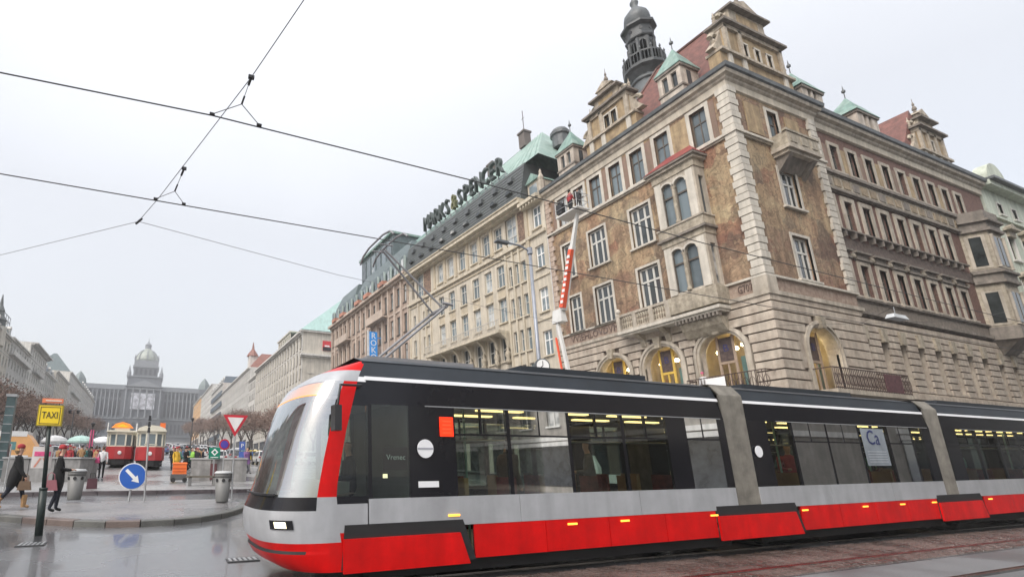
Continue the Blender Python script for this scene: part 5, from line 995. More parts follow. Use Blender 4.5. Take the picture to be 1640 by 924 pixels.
# ================================================================ bare winter trees
bark = mat('tree_bark', (.075, .06, .05), .9, var=.3, scale=6); twig = mat('brown_twigs', (.24, .17, .14), .9, var=.35, scale=3)
def tree_meshes(seed, H=8.5, n=340):
    r = random.Random(seed); T = MB(); C = MB(); T.tube([(0, 0, 0), (.03, 0, 1.2), (0, .04, 2.6)], .17, 7, r2=.13); tips = []
    def grow(p, d, L, rad, lv):
        q = p + d * L; m = (p + q) / 2 + Vector((r.uniform(-1, 1), r.uniform(-1, 1), 0)) * L * .08
        (T if lv < 2 else C).tube([p, m, q], rad, 5 if lv < 2 else 3, r2=rad * .6, cap=False)
        if lv >= 4: tips.append((q, d)); return
        for k in range(r.choice((3, 3, 4)) if lv < 3 else 3):
            dd = (d + Vector((r.uniform(-1, 1), r.uniform(-1, 1), r.uniform(-.45, .55))) * .95).normalized(); grow(q if k else (p + q * 2) / 3, dd, L * r.uniform(.6, .82), rad * .58, lv + 1)
    for k in range(4): a = k * 1.57 + r.random(); grow(Vector((0, 0, 2.4 + .12 * k)), Vector((math.cos(a) * .5, math.sin(a) * .5, 1)).normalized(), H * .22, .09, 0)
    for q, d in tips:
        for k in range(3):
            e = q + (d + Vector((r.uniform(-1, 1), r.uniform(-1, 1), r.uniform(-.6, .8)))).normalized() * r.uniform(.35, .8); s = Vector((r.uniform(-1, 1), r.uniform(-1, 1), r.uniform(-1, 1))) * .035; C.add([q - s, q + s, e], [(0, 1, 2)])
            if r.random() < .75: c = e + Vector((r.uniform(-.2, .2),) * 3); u = Vector((r.uniform(-1, 1), r.uniform(-1, 1), r.uniform(-1, 1))).normalized() * r.uniform(.06, .12); v = u.orthogonal().normalized() * .07; C.add([c - u, c + v, c + u, c - v], [(0, 1, 2, 3)])
    return T.mesh('trunk', bark), C.mesh('crown', twig)
TM = [tree_meshes(s) for s in (3, 8, 15)]
rt_ = random.Random(11)
spots = [(-15.5 + rt_.uniform(-.4, .4), 52 + k * 11.5, 'left') for k in range(13)] + [(-20.5, 58 + k * 13, 'left') for k in range(6)] + [(15.5 + rt_.uniform(-.4, .4), 58 + k * 12, 'right') for k in range(13)] + [(20.0, 64 + k * 14, 'right') for k in range(6)]
for i, (x, y, sd_) in enumerate(spots):
    tm = TM[i % 3]; t = thing('bare_tree', 'bare brown winter street tree in the row along the %s side of the square' % sd_, 'tree', (x, y, gz(y) + .1), 'bare trees on the %s side of the square' % sd_, rt_.uniform(0, 6))
    s = rt_.uniform(.9, 1.15); t.scale = (s, s, s); obj('trunk', tm[0], t); obj('crown', tm[1], t)
# ================================================================ people
skin_m = mat('skin', (.50, .30, .22), .6, var=.08)
PM = {}
def cloth(name, col, r=.85): return mat('cloth_' + name, col, r, var=.22, scale=9)
CL = dict(black=cloth('black', (.006, .006, .007)), navy=cloth('navy', (.010, .013, .024)), grey=cloth('grey', (.14, .14, .15)), white=cloth('white', (.62, .62, .62)), red=cloth('red', (.33, .03, .035)), brown=cloth('brown', (.12, .075, .05)),
          tan=cloth('tan', (.42, .25, .12)), blue=cloth('blue', (.05, .12, .3)), yellow=cloth('yellow', (.75, .45, .04)), green=cloth('green', (.25, .5, .08)), pink=cloth('pink', (.7, .1, .25)), teal=cloth('teal', (.07, .22, .2)), hair=cloth('hair', (.05, .03, .02)), blond=cloth('blond', (.3, .2, .1)), purple=cloth('purple', (.2, .1, .25)), dark=cloth('dark', (.02, .02, .022)))
def body_mesh(key, pose='stand', coat=.0, skirt=False, fingers=False):
    """one continuous skinned body facing +X; slots: coat, trousers, skin, shoes, hair"""
    if key in PM: return PM[key]
    J = {}; E = []
    def j(n, p, r, par=None, m=0): J[n] = (p, r, m); E.append((par, n, m)) if par else None
    st = {'stand': (.02, -.03, 0, 0), 'walk': (.26, -.28, .02, .2), 'walk2': (-.22, .24, .18, .0), 'sit': (0, 0, 0, 0)}[pose]
    c = coat
    j('pelvis', (0, 0, .95), (.135 + c * .5, .12 + c * .4)); j('waist', (0, 0, 1.1), (.125 + c * .4, .11 + c * .3), 'pelvis'); j('chest', (.01, 0, 1.3), (.15 + c * .3, .12 + c * .3), 'waist'); j('neck0', (0, 0, 1.45), (.08, .075), 'chest')
    j('neck', (.01, 0, 1.51), (.052, .052), 'neck0', 2); j('chin', (.035, 0, 1.575), (.07, .062), 'neck', 2); j('face', (.03, 0, 1.645), (.088, .075), 'chin', 2); j('crown', (.01, 0, 1.715), (.075, .07), 'face', 4)
    for s, k, (lx) in ((1, 'l', st[0]), (-1, 'r', st[1])):
        y = s * .095
        if pose == 'sit': hp = [(.0, y, .9), (.42, y, .88), (.44, y, .46), (.56, y, .42)]
        else: hp = [(lx * .08, y, .87), (lx * .55 + .03, y, .5), (lx - (.1 if lx < 0 else .0), y, .09 + (.06 if lx < -.1 else 0)), (lx + .15 - (.1 if lx < 0 else 0), y, .045)]
        j('hip' + k, hp[0], (.1 + c * .9, .1 + c * .9), 'pelvis', 0 if c > .03 else 1); j('thigh' + k, tuple((a + b) / 2 for a, b in zip(hp[0], hp[1])), (.085 + c * .9,) * 2, 'hip' + k, 0 if c > .03 else 1)
        j('knee' + k, hp[1], (.062, .062), 'thigh' + k, 1); j('calf' + k, tuple(a * .6 + b * .4 for a, b in zip(hp[1], hp[2])), (.06, .06), 'knee' + k, 1); j('ankle' + k, hp[2], (.045, .045), 'calf' + k, 3 if key.endswith('boots') else 1); j('toe' + k, hp[3], (.042, .04), 'ankle' + k, 3)
        sw = {'walk': (-.18, .2), 'walk2': (.16, -.14)}.get(pose, (.03, .03))[0 if s > 0 else 1]
        ap = [(0, s * .18, 1.38), (sw * .5 - .02, s * .235, 1.12), (sw + .06, s * .23, .88), (sw + .09, s * .225, .80)]
        if key.startswith('hold') or pose == 'sit': ap = [(0, s * .18, 1.38), (.04, s * .23, 1.12), (.27, s * .13, 1.10), (.34, s * .1, 1.11)]
        if key.startswith('reach') : ap = [(0, s * .18, 1.38), (.15, s * .24, 1.2), (.38, s * .2, 1.25), (.46, s * .19, 1.28)]
        j('sh' + k, ap[0], (.066 + c * .2,) * 2, 'chest'); j('el' + k, ap[1], (.05 + c * .2,) * 2, 'sh' + k); j('wr' + k, ap[2], (.034 + c * .15,) * 2, 'el' + k); j('hand' + k, ap[3], (.036, .022), 'wr' + k, 2)
        if fingers:
            w, h = Vector(ap[2]), Vector(ap[3]); d = (h - w).normalized(); side = Vector((0, 1, 0)) if abs(d.y) < .8 else Vector((1, 0, 0)); side = (side - d * side.dot(d)).normalized()
            if abs(d.z) > .5: side = Vector((1, 0, 0)); side = (side - d * side.dot(d)).normalized()
            cur = Vector((0, -s, 0)) if abs(d.z) > .5 else Vector((0, 0, -1))
            for q, (o, L) in enumerate(((-.03, .05), (-.01, .062), (.01, .066), (.03, .058))):
                b = h + side * o + d * .02; j('f%d' % q + k, tuple(b), (.011, .011), 'hand' + k, 2); j('g%d' % q + k, tuple(b + d * L * .6 + cur * .012), (.009, .009), 'f%d' % q + k, 2); j('h%d' % q + k, tuple(b + d * L * .8 + cur * .036), (.008, .008), 'g%d' % q + k, 2)
            b = w + (h - w) * .45 + side * .035; j('t0' + k, tuple(b), (.012, .012), 'wr' + k, 2); j('t1' + k, tuple(b + side * .02 + d * .035 + cur * .015), (.01, .01), 't0' + k, 2)
    names = list(J); idx = {n: i for i, n in enumerate(names)}
    me = bpy.data.meshes.new(key); me.from_pydata([J[n][0] for n in names], [(idx[a], idx[b]) for a, b, m in E], [])
    o = bpy.data.objects.new('tmp', me); COL.objects.link(o); o.modifiers.new('s', 'SKIN'); sb_ = o.modifiers.new('u', 'SUBSURF'); sb_.levels = 1
    sv = me.skin_vertices[0].data
    for n in names: sv[idx[n]].radius = J[n][1]; sv[idx[n]].use_root = n == 'pelvis'
    bpy.context.view_layer.update(); r = bpy.data.meshes.new_from_object(o.evaluated_get(bpy.context.evaluated_depsgraph_get())); bpy.data.objects.remove(o)
    r.name = 'body'; segs = [(Vector(J[a][0]), Vector(J[b][0]), m, J[b][1][0]) for a, b, m in E]; r.materials.clear()
    for m_ in (CL['black'], CL['navy'], skin_m, CL['brown'], CL['hair']): r.materials.append(m_)
    for p in r.polygons:
        c_ = p.center; best = 9; bm_ = 0
        for a, b, m, rad in segs:
            ab = b - a; t = max(0, min(1, (c_ - a).dot(ab) / ab.length_squared)); d = (c_ - a - ab * t).length - rad * .5
            if d < best: best = d; bm_ = m
        if bm_ == 2 and c_.z > 1.54 and (c_.x < .0 or c_.z > 1.70): bm_ = 4
        p.material_index = bm_; p.use_smooth = True
    PM[key] = r; return r
def dress(me, *cols):
    m2 = me.copy()
    for i, c in enumerate(cols):
        if c: m2.materials[i] = CL[c]
    return m2
def person(label, me, loc, heading, cols, hat=None, group=None, scale=1., detail=False):
    t = thing('person', label, 'person', loc, group, heading); t.scale = (scale,) * 3
    b = obj('body', dress(me, *cols), t)
    if hat: m = MB(); m.lathe([(.098, 1.665), (.105, 1.70), (.098, 1.75), (.06, 1.785), (.015, 1.795)], (.012, 0, 0), 10, 0, 1.0, .88); m.build('hat', CL[hat], t, True, origin=(0, 0, 0)); t.children[-1].location = (0, 0, 0)
    if detail:
        m = MB(); m.add([(.112, -.012, 1.60), (.112, .012, 1.60), (.135, 0, 1.605), (.108, 0, 1.65)], [(0, 1, 2), (0, 2, 3), (1, 3, 2)]); m.build('nose', skin_m, t, origin=(0, 0, 0))
        for s in (-1, 1): m = MB(); m.lathe([(.009, -.004), (.011, 0), (.009, .004)], (.108, s * .028, 1.652), 6); m.build('eye', blk, t, origin=(0, 0, 0)); m = MB(); m.lathe([(.012, -.025), (.02, 0), (.012, .025)], (.02, s * .078, 1.635), 6); m.build('ear', skin_m, t, origin=(0, 0, 0))
        m = MB(); m.box(.098, .112, -.022, .022, 1.585, 1.592); m.build('mouth', CL['red'], t, origin=(0, 0, 0))
        for c_ in t.children: c_.location = (0, 0, 0)
    return t
P_stand = body_mesh('stand', 'stand', .06); P_walk = body_mesh('walk', 'walk', .05); P_walk2 = body_mesh('walk2', 'walk2', .0); P_hold = body_mesh('hold', 'stand', .02); P_sit = body_mesh('sit', 'sit', 0)
# two women on the island
W1 = person('woman in black coat, jeans and tan boots walking right along the island kerb', body_mesh('a_boots', 'walk', .075, fingers=True), (-3.33, 17.5, gz(17.5) + KH), 0, ('black', 'navy', None, 'tan', 'hair'), 'red', scale=1.0, detail=True)
m = MB(); m.lathe([(.062, 0), (.066, .12), (.075, .3), (.07, .34)], (-.33, -.095, .08), 8); m.lathe([(.062, 0), (.066, .12), (.075, .3), (.07, .34)], (.255, .095, .04), 8); o = m.build('boots', CL['tan'], W1, origin=(0, 0, 0)); o.location = (0, 0, 0)
m = MB(); m.lathe([(.03, 0), (.06, .04), (.09, .1)], (-.055, .0, 1.50), 8, 0, 1, 1.1); o = m.build('long_hair', CL['blond'], W1, origin=(0, 0, 0)); o.location = (0, 0, 0)
def bag(label, loc, m_, w=.34, h=.24):
    t = thing('handbag', label, 'handbag', loc); m = MB(); m.prism([(-w / 2, 0), (w / 2, 0), (w * .36, h), (-w * .36, h)], -.07, .07, axis='y'); m.build('bag_body', m_, t, origin=(0, 0, 0)); t.children[-1].location = (0, 0, 0)
    m = MB(); m.tube([(-w * .25, 0, h), (-w * .2, 0, h + .14), (0, 0, h + .2), (w * .2, 0, h + .14), (w * .25, 0, h)], .012, 5); m.build('handle', m_, t, origin=(0, 0, 0)); t.children[-1].location = (0, 0, 0); return t
bag('brown handbag carried by the walking woman in tan boots', (-3.05, 17.25, gz(17.4) + KH + .52), mat('brown_leather', (.16, .10, .06), .5))
W2 = person('woman in black jacket and red beret standing with hands held forward by the taxi post', body_mesh('hold_f', 'stand', .06, fingers=True), (-2.13, 16.4, gz(16.4) + KH), R(5), ('black', 'navy', None, 'black', 'hair'), 'red', scale=1.0, detail=True)
m = MB(); m.tube([(.05, -.11, 1.42), (0, .0, 1.47), (-.05, .12, 1.3), (-.02, .17, .98)], .012, 5); o = m.build('bag_strap', CL['brown'], W2, origin=(0, 0, 0)); o.location = (0, 0, 0)
bag('dusky pink handbag hanging at the hip of the woman in the red beret', (-2.27, 16.15, gz(16.3) + KH + .58), mat('pink_leather', (.28, .10, .12), .5), .38, .27)
# crowd
rc = random.Random(5); PS = [P_stand, P_walk, P_walk2, P_hold]
coats = ['black', 'navy', 'grey', 'brown', 'dark', 'red', 'blue', 'teal', 'purple', 'black', 'dark', 'tan']; hats = [None, None, 'black', 'red', 'white', 'grey', 'pink']
def crowd(n, xr, yr, where):
    for i in range(n):
        c = rc.choice(coats); h = rc.choice(hats); x, y = rc.uniform(*xr), rc.uniform(*yr)
        person('person in %s coat%s %s' % (c, ' and %s hat' % h if h else '', where), rc.choice(PS), (x, y, gz(y) + (KH if y < 110 else 0)), rc.uniform(0, 6.28), (c, rc.choice(['navy', 'black', 'dark', 'grey']), None, 'black', rc.choice(['hair', 'blond', 'dark'])), h, 'people ' + where, rc.uniform(.92, 1.04))
crowd(26, (-6.6, -3.2), (39, 50), 'in the crowd left of the old trams'); crowd(24, (1.9, 4.4), (38, 52), 'in the crowd right of the old trams'); crowd(7, (-13, -7), (33, 42), 'at the left edge near the van'); crowd(16, (-7, 12), (60, 110), 'far up the square'); crowd(4, (6.5, 10), (36, 46), 'to the right of the metro wall')
person('person in white jacket seen from behind in front of the old trams', P_walk2, (-2.15, 32.2, gz(32.2) + KH), R(95), ('white', 'black', None, 'black', 'hair'), None)
bag('bright pink shoulder bag of the person in the white jacket', (-2.42, 32.1, gz(32) + KH + .85), CL['pink'], .3, .3)
person('worker in yellow high visibility jacket beside the cream and red tram', P_stand, (2.0, 37.5, gz(37.5) + KH), R(-60), ('yellow', 'navy', None, 'black', 'hair'), 'red')
person('person in bright green jacket behind the orange cleaning cart', P_hold, (3.1, 38, gz(38) + KH), R(200), ('green', 'navy', None, 'black', 'hair'), None)
person('person in dark grey coat walking near the tram windscreen', P_walk, (6.05, 28.0, gz(28) + KH), R(180), ('dark', 'black', None, 'black', 'hair'), None)
# ================================================================ the modern tram in front
TR = thing('modern_tram', 'long red, silver and black low-floor tram crossing in front with grey bellows', 'tram', (1.6, 8.23, 0))
tb = lambda mb, name, m, par=TR, sm=False: mb.build(name, m, par, sm)
silver = mat('tram_silver', (.40, .41, .43), .34, metal=.15, var=.08, scale=2, streak=.14); tred = mat('tram_red', (.60, .004, .004), .36, var=.12, scale=2.5, streak=.16, spec=.25); tblk = mat('tram_black', (.010, .010, .013), .15, var=.1, spec=.35)
troof = mat('tram_roof', (.022, .028, .036), .45, var=.15); twh = mat('tram_white', (.75, .76, .78), .35, var=.03); bell = mat('bellows', (.17, .16, .14), .75, var=.2, scale=4, streak=.2); amber = mat('amber_lamp', (.9, .4, .05), .4, emit=(1, .42, .05, 1.2))
under = mat('underframe', (.015, .015, .016), .7, var=.2); tgl = MATS['tram_glass']; hl = mat('headlamp', (1, .95, .8), .3, emit=(1, .85, .5, 1.3)); disp = mat('route_display', (.5, .15, .02), .5, emit=(1, .30, .04, .9)); inw = mat('tram_interior', (.34, .34, .32), .6, var=.1)
ZN = [.28, .40, .52, .56, .66, .78, .84, .96, 1.08, 1.16, 1.26, 1.42, 1.8, 2.2, 2.55, 2.72, 2.92, 3.0, 3.1, 3.2, 3.27]
XN = [1.95, 1.72, 1.64, 1.66, 1.60, 1.56, 1.56, 1.54, 1.56, 1.60, 1.64, 1.70, 1.80, 1.90, 2.02, 2.09, 2.22, 2.30, 2.46, 2.70, 2.95]
XCc = [2.75, 2.68, 2.64, 2.64, 2.62, 2.60, 2.60, 2.58, 2.57, 2.56, 2.55, 2.56, 2.62, 2.70, 2.79, 2.84, 2.90, 2.93, 2.98, 3.04, 3.1]
HW = lambda z: 1.23 if z < 2.4 else 1.23 - (z - 2.4) ** 2 * .22
NA = 30
def nose_pt(i, k):
    a = -math.pi / 2 + math.pi * k / NA; sn, cs_ = math.sin(a), math.cos(a); z = ZN[i]
    return (XCc[i] - (XCc[i] - XN[i]) * abs(cs_) ** .75, 8.23 + HW(z) * math.copysign(abs(sn) ** .62, sn), z)
def nz(name, m, i0, i1, k0, k1, par=TR):
    b = MB(); W_ = k1 - k0 + 1; b.add([nose_pt(i, k) for i in range(i0, i1 + 1) for k in range(k0, k1 + 1)], [(r * W_ + c, r * W_ + c + 1, (r + 1) * W_ + c + 1, (r + 1) * W_ + c) for r in range(i1 - i0) for c in range(k1 - k0)])
    return tb(b, name, m, par, True)
nz('bumper', tred, 0, 2, 0, NA); nz('bumper_slot', under, 2, 3, 4, NA - 4); nz('bumper', tred, 2, 3, 0, 4); nz('bumper', tred, 2, 3, NA - 4, NA); nz('bumper', tred, 3, 4, 0, NA); nz('nose_panel', silver, 4, 8, 0, NA)
nz('nose_panel', tblk, 8, 10, 2, NA - 2); nz('windscreen', MATS['windscreen_glass'], 10, 16, 2, NA - 2)
nz('front_pillar', tred, 10, 16, 0, 2); nz('front_pillar', tred, 10, 16, NA - 2, NA); nz('nose_panel', silver, 8, 10, 0, 2); nz('nose_panel', silver, 8, 10, NA - 2, NA)
for sg, y_ in ((-1, 7.0), (1, 9.46)):
    for i in range(len(ZN) - 1):
        z0_, z1_ = ZN[i], ZN[i + 1]; mm_ = tred if z1_ <= .79 else silver if z1_ <= 1.17 else tgl if 1.26 <= z0_ < 2.5 else tblk if z1_ <= 3.0 else twh if z1_ < 3.05 else troof
        if i == 16: mm_ = twh
        b = MB(); b.add([(XCc[i], 8.23 + sg * HW(z0_), z0_), (3.04, 8.23 + sg * HW(z0_), z0_), (3.04, 8.23 + sg * HW(z1_), z1_), (XCc[i + 1], 8.23 + sg * HW(z1_), z1_)], [(0, 1, 2, 3)]); tb(b, 'cab_side', mm_)
nz('roof_edge', silver, 16, 18, 0, NA); nz('roof_edge', tred, 18, 20, 0, NA)
for k0 in (5, NA - 9):  # headlamp clusters, set on the silver nose
    b = MB(); q = [Vector(nose_pt(i, k)) + Vector((-.015, -.01 if k < 15 else .01, 0)) for i in (6, 7) for k in range(k0, k0 + 5)]; b.add(q, [(i, i + 1, i + 6, i + 5) for i in range(4)]); o = tb(b, 'headlight', tblk)
    b = MB(); q = [Vector(nose_pt(i, k)) + Vector((-.025, -.018 if k < 15 else .018, (.02 if i == 6 else -.02))) for i in (6, 7) for k in range(k0 + 1, k0 + 4)]; b.add(q, [(i, i + 1, i + 4, i + 3) for i in range(2)]); tb(b, 'lens', hl, o)
b = MB(); q = [Vector(nose_pt(i, k)) + Vector((-.012, 0, -.02)) for i in (15, 16) for k in range(4, NA - 7)]; n = NA - 11; b.add(q, [(i, i + 1, i + 1 + n, i + n) for i in range(n - 1)]); tb(b, 'route_display', disp)
b = MB(); q = [Vector(nose_pt(10, k)) + Vector((-.03, 0, .03)) for k in range(9, 20)]; b.tube(q, .02, 4); tb(b, 'wiper', blk)
b = MB(); b.add([(2.1, 7.3, 1.15), (2.1, 9.2, 1.15), (2.9, 9.35, 1.3), (2.9, 7.12, 1.3)], [(0, 1, 2, 3)]); b.box(2.5, 2.9, 7.4, 9.0, 1.15, 1.45); tb(b, 'dashboard', inw)
b = MB(); b.box(3.75, 3.8, 7.1, 9.35, .5, 2.7); tb(b, 'cab_partition', mat('cab_wall', (.10, .11, .11), .7))
for y, s in ((6.9, -1), (9.56, 1)): b = MB(); b.tube([(2.95, y - s * .1, 2.85), (2.5, y + s * .18, 2.8), (2.45, y + s * .2, 2.5)], .02, 5); b.box(2.38, 2.48, y + s * .12, y + s * .3, 2.15, 2.5); tb(b, 'mirror', blk)
SECT = [(3.02, 11.08), (11.82, 19.35), (20.05, 30.6)]
Y0, Y1 = 7.0, 9.46
def side(name, m, x0, x1, z0, z1, off=0., par=TR, yy=None):
    for y, s in ((Y0, -1), (Y1, 1)):
        b = MB(); w0, w1 = 1.23 - HW(z0), 1.23 - HW(z1); b.add([(x0, y - s * w0 + s * off, z0), (x1, y - s * w0 + s * off, z0), (x1, y - s * w1 + s * off, z1), (x0, y - s * w1 + s * off, z1), (x0, y - s * (w0 + .05), z0), (x1, y - s * (w0 + .05), z0), (x1, y - s * (w1 + .05), z1), (x0, y - s * (w1 + .05), z1)], [(0, 1, 2, 3), (4, 5, 6, 7), (0, 1, 5, 4), (3, 2, 6, 7), (0, 3, 7, 4), (1, 2, 6, 5)]); tb(b, name, m, par)
bog = [(2.62, 4.62), (10.35, 12.9), (18.75, 21.1)]
layout = [[(3.1, 3.72), (4.55, 5.55), (5.62, 6.85), (6.92, 8.15), (8.22, 9.35), (9.9, 10.85)], [(12.45, 13.3), (13.37, 14.6), (14.67, 15.9), (15.97, 17.2), (17.27, 18.3), (18.4, 18.95)], [(20.75, 21.8), (21.9, 23.1), (23.2, 24.4), (24.5, 25.7), (25.8, 27), (27.2, 28.4), (28.6, 29.7)]]
for si, (a, e) in enumerate(SECT):
    n_ = round((e - a) / 2.45); [side('side_panel', silver, a + (e - a) * k_ / n_ + .004, a + (e - a) * (k_ + 1) / n_ - .004, .802, 1.22) for k_ in range(n_)]; side('panel_backing', under, a, e, .81, 1.21, -.02)
    x = a
    for (p, q) in bog + [(99, 99)]:       # red skirts between the bogie covers
        hi = min(e, p)
        if hi - x > .2:
            n_ = max(1, round((hi - x) / 1.45)); [side('skirt', tred, x + (hi - x) * k_ / n_ + (.006 if k_ else 0), x + (hi - x) * (k_ + 1) / n_ - (.006 if k_ < n_ - 1 else 0), .32, .797) for k_ in range(n_)]; side('skirt_backing', under, x, hi, .33, .79, -.02)
        x = max(x, q + .18)
        if x >= e: break
    side('window_band', tblk, a, e, 2.58, 2.95); side('rain_strip', twh, a, e, 2.95, 3.01, .012); side('side_line', grey_m, a + 1.0, e - .1, 2.575, 2.59, .006); side('roof_side', troof, a, e, 3.01, 3.27)
    x = a
    for (p, q) in layout[si] + [(e, e)]:
        if p > x: side('window_post', tblk, x, p, 1.22, 2.58)
        if q > p:
            for y, s in ((Y0, -1), (Y1, 1)): b = MB(); w1 = 1.23 - HW(2.58); b.add([(p, y + s * -.004, 1.22), (q, y - s * .004, 1.22), (q, y - s * w1, 2.58), (p, y - s * w1, 2.58)], [(0, 1, 2, 3)]); tb(b, 'window', tgl)
            if q - p > .9: side('window_frame', tblk, p, q, 2.14, 2.17, .004); side('window_frame', tblk, (p + q) / 2 - .012, (p + q) / 2 + .012, 2.17, 2.58, .003)
        x = q
    b = MB(); b.add([(a, 7.15, 3.26), (e, 7.15, 3.26), (e, 7.5, 3.38), (a, 7.5, 3.38), (a, 9.0, 3.38), (e, 9.0, 3.38), (e, 9.3, 3.26), (a, 9.3, 3.26)], [(0, 1, 2, 3), (3, 2, 5, 4), (4, 5, 6, 7)]); tb(b, 'roof', troof)
    b = MB(); b.box(a + .05, e - .05, 7.12, 9.34, .34, .42); tb(b, 'floor', inw); b = MB(); b.box(a + .05, e - .05, 7.2, 9.26, 2.66, 2.72); tb(b, 'ceiling', inw)
    b = MB(); b.box(a + .1, e - .1, 7.2, 9.26, .12, .34); tb(b, 'underframe', under)
    for y in (7.75, 8.7):
        for k in range(int((e - a) / 1.6)): b = MB(); x = a + .9 + k * 1.6; b.box(x, x + 1.0, y - .06, y + .06, 2.63, 2.66); tb(b, 'ceiling_light', mat('tram_light', (1, .9, .6), .5, emit=(1, .66, .26, 2.4)))
    k = 0; x = a + 1.4
    while x < e - .8:
        for y in (7.42, 8.98):
            b = MB(); b.box(x, x + .44, y - .22, y + .22, .78, .86); b.box(x + .38, x + .46, y - .22, y + .22, .86, 1.48); b.box(x + .1, x + .34, y - .1, y + .1, .42, .78); tb(b, 'seat', mat('seat_fabric', (.22, .045, .04), .8, var=.3, scale=9) if k % 2 else mat('seat_wood', (.36, .22, .10), .6, var=.2))
        if k % 2: b = MB(); b.tube([(x - .15, 7.75, .42), (x - .15, 7.75, 2.66)], .02, 6); tb(b, 'pole', mat('pole_green', (.25, .42, .36), .4))
        x += .95; k += 1
    b = MB(); b.tube([(a + 1.2, 7.6, 2.1), (e - .6, 7.6, 2.1)], .018, 6); tb(b, 'handrail', grey_m)
for (p, q) in bog:    # bogie covers: black recess with proud red panel
    for y, s in ((Y0, -1), (Y1, 1)):
        b = MB(); b.prism([(p, .3), (q + .18, .3), (q - .02, .88), (p + .05, .88)], y - s * .005, y + s * .012, axis='y'); tb(b, 'bogie_recess', under)
        b = MB(); b.prism([(p + .02, .26), (q + .05, .26), (q - .1, .70), (p + .02, .70)], y + s * .013, y + s * .05, axis='y'); tb(b, 'bogie_cover', tred)
    for x in (p + .5, q - .4):
        for y in (7.55, 8.95): b = MB(); b.M = Matrix.Translation((x, y, .31)) @ Matrix.Rotation(R(90), 4, 'X'); b.lathe([(.31, -.06), (.31, .06), (.2, .08)], n=16); tb(b, 'wheel', under)
for (a, e) in ((11.08, 11.82), (19.35, 20.05)):
    n = 14
    for y, s in ((7.02, 1), (9.44, -1)):
        b = MB(); vs = []; fs = []
        for i in range(n * 2 + 1): x = a + (e - a) * i / (n * 2); yy = y + s * (.05 if i % 2 else 0); vs += [(x, yy, .62), (x, yy, 3.1), (x, yy + s * .18, 3.34)]
        for i in range(n * 2): fs += [(i * 3, i * 3 + 3, i * 3 + 4, i * 3 + 1), (i * 3 + 1, i * 3 + 4, i * 3 + 5, i * 3 + 2)]
        b.add(vs, fs); tb(b, 'bellows', bell)
    b = MB(); b.add([(a, 7.2, 3.34), (e, 7.2, 3.34), (e, 9.26, 3.34), (a, 9.26, 3.34)], [(0, 1, 2, 3)]); tb(b, 'bellows_roof', bell)
b = MB(); b.add([(30.6, 7.05, .3), (31.6, 7.8, .3), (31.6, 8.7, .3), (30.6, 9.41, .3), (30.6, 7.05, 3.27), (31.2, 7.8, 3.2), (31.2, 8.7, 3.2), (30.6, 9.41, 3.27)], [(0, 1, 5, 4), (1, 2, 6, 5), (2, 3, 7, 6), (4, 5, 6, 7)]); tb(b, 'rear_panel', tblk)
for x in (6.65, 7.85, 10.2): b = MB(); b.box(x, x + .2, 6.985, 7.0, .705, .735); tb(b, 'side_marker', amber)
for x in (4.35,): b = MB(); b.box(x, x + .2, 6.985, 7.0, .93, .96); tb(b, 'side_marker', amber)
for x in (13.1, 15.4, 17.0, 18.5, 21.5): b = MB(); b.box(x, x + .2, 6.985, 7.0, .70, .73); tb(b, 'side_marker', amber)
b = MB(); b.M = Matrix.Translation((3.98, 6.975, 1.93)) @ Matrix.Rotation(R(90), 4, 'X'); b.lathe([(.14, 0), (.14, .01)], n=20); b.v = [Vector((p.x, p.y, p.z)) for p in b.v]; tb(b, 'round_sticker', twh)
b = MB(); b.box(3.84, 4.12, 6.962, 6.966, 1.915, 1.945); tb(b, 'sticker_stripe', mat('sticker_grey', (.35, .36, .4), .5))
b = MB(); b.M = Matrix.Translation((11.98, 6.975, 1.93)) @ Matrix.Rotation(R(90), 4, 'X'); b.lathe([(.12, 0), (.12, .01)], n=20); tb(b, 'round_sticker', twh)
b = MB(); b.box(3.85, 4.2, 6.982, 6.99, 1.36, 1.45); tb(b, 'number_plate', twh)
b = MB(); b.box(4.26, 4.5, 6.975, 6.99, 2.12, 2.42); o = tb(b, 'side_display', mat('red_display', (.75, .03, .01), .4, emit=(1, .03, .0, .7)))
for k in range(4): b = MB(); b.box(4.3, 4.46, 6.968, 6.974, 2.16 + k * .06, 2.185 + k * .06); tb(b, 'display_line', mat('display_line', (.5, .02, .01), .4, emit=(.9, .1, .02, .5)), o)
b = MB(); b.box(3.3, 3.7, 7.03, 7.05, 1.62, 1.95); o = tb(b, 'cab_notice', mat('dark_notice', (.03, .01, .015), .5)); lettering('Vrenec', .11, white_p, o, (3.5, 7.02, 1.80), 0, 'lettering', .001)
b = MB(); b.box(3.38, 3.44, 7.2, 7.24, 1.50, 1.56); tb(b, 'cab_lamp', hl)
b = MB(); b.box(16.0, 17.0, 6.978, 6.985, 1.62, 2.5); o = tb(b, 'window_poster', mat('pale_poster', (.22, .25, .28), .6, var=.2)); lettering('Ca', .5, mat('poster_navy', (.02, .03, .12), .5), o, (16.45, 6.97, 2.27), 0, 'lettering', .001)
for k in range(5): b = MB(); b.box(16.1, 16.9, 6.972, 6.977, 1.7 + k * .06, 1.72 + k * .06); tb(b, 'poster_line', mat('poster_line', (.4, .43, .47), .6), o)
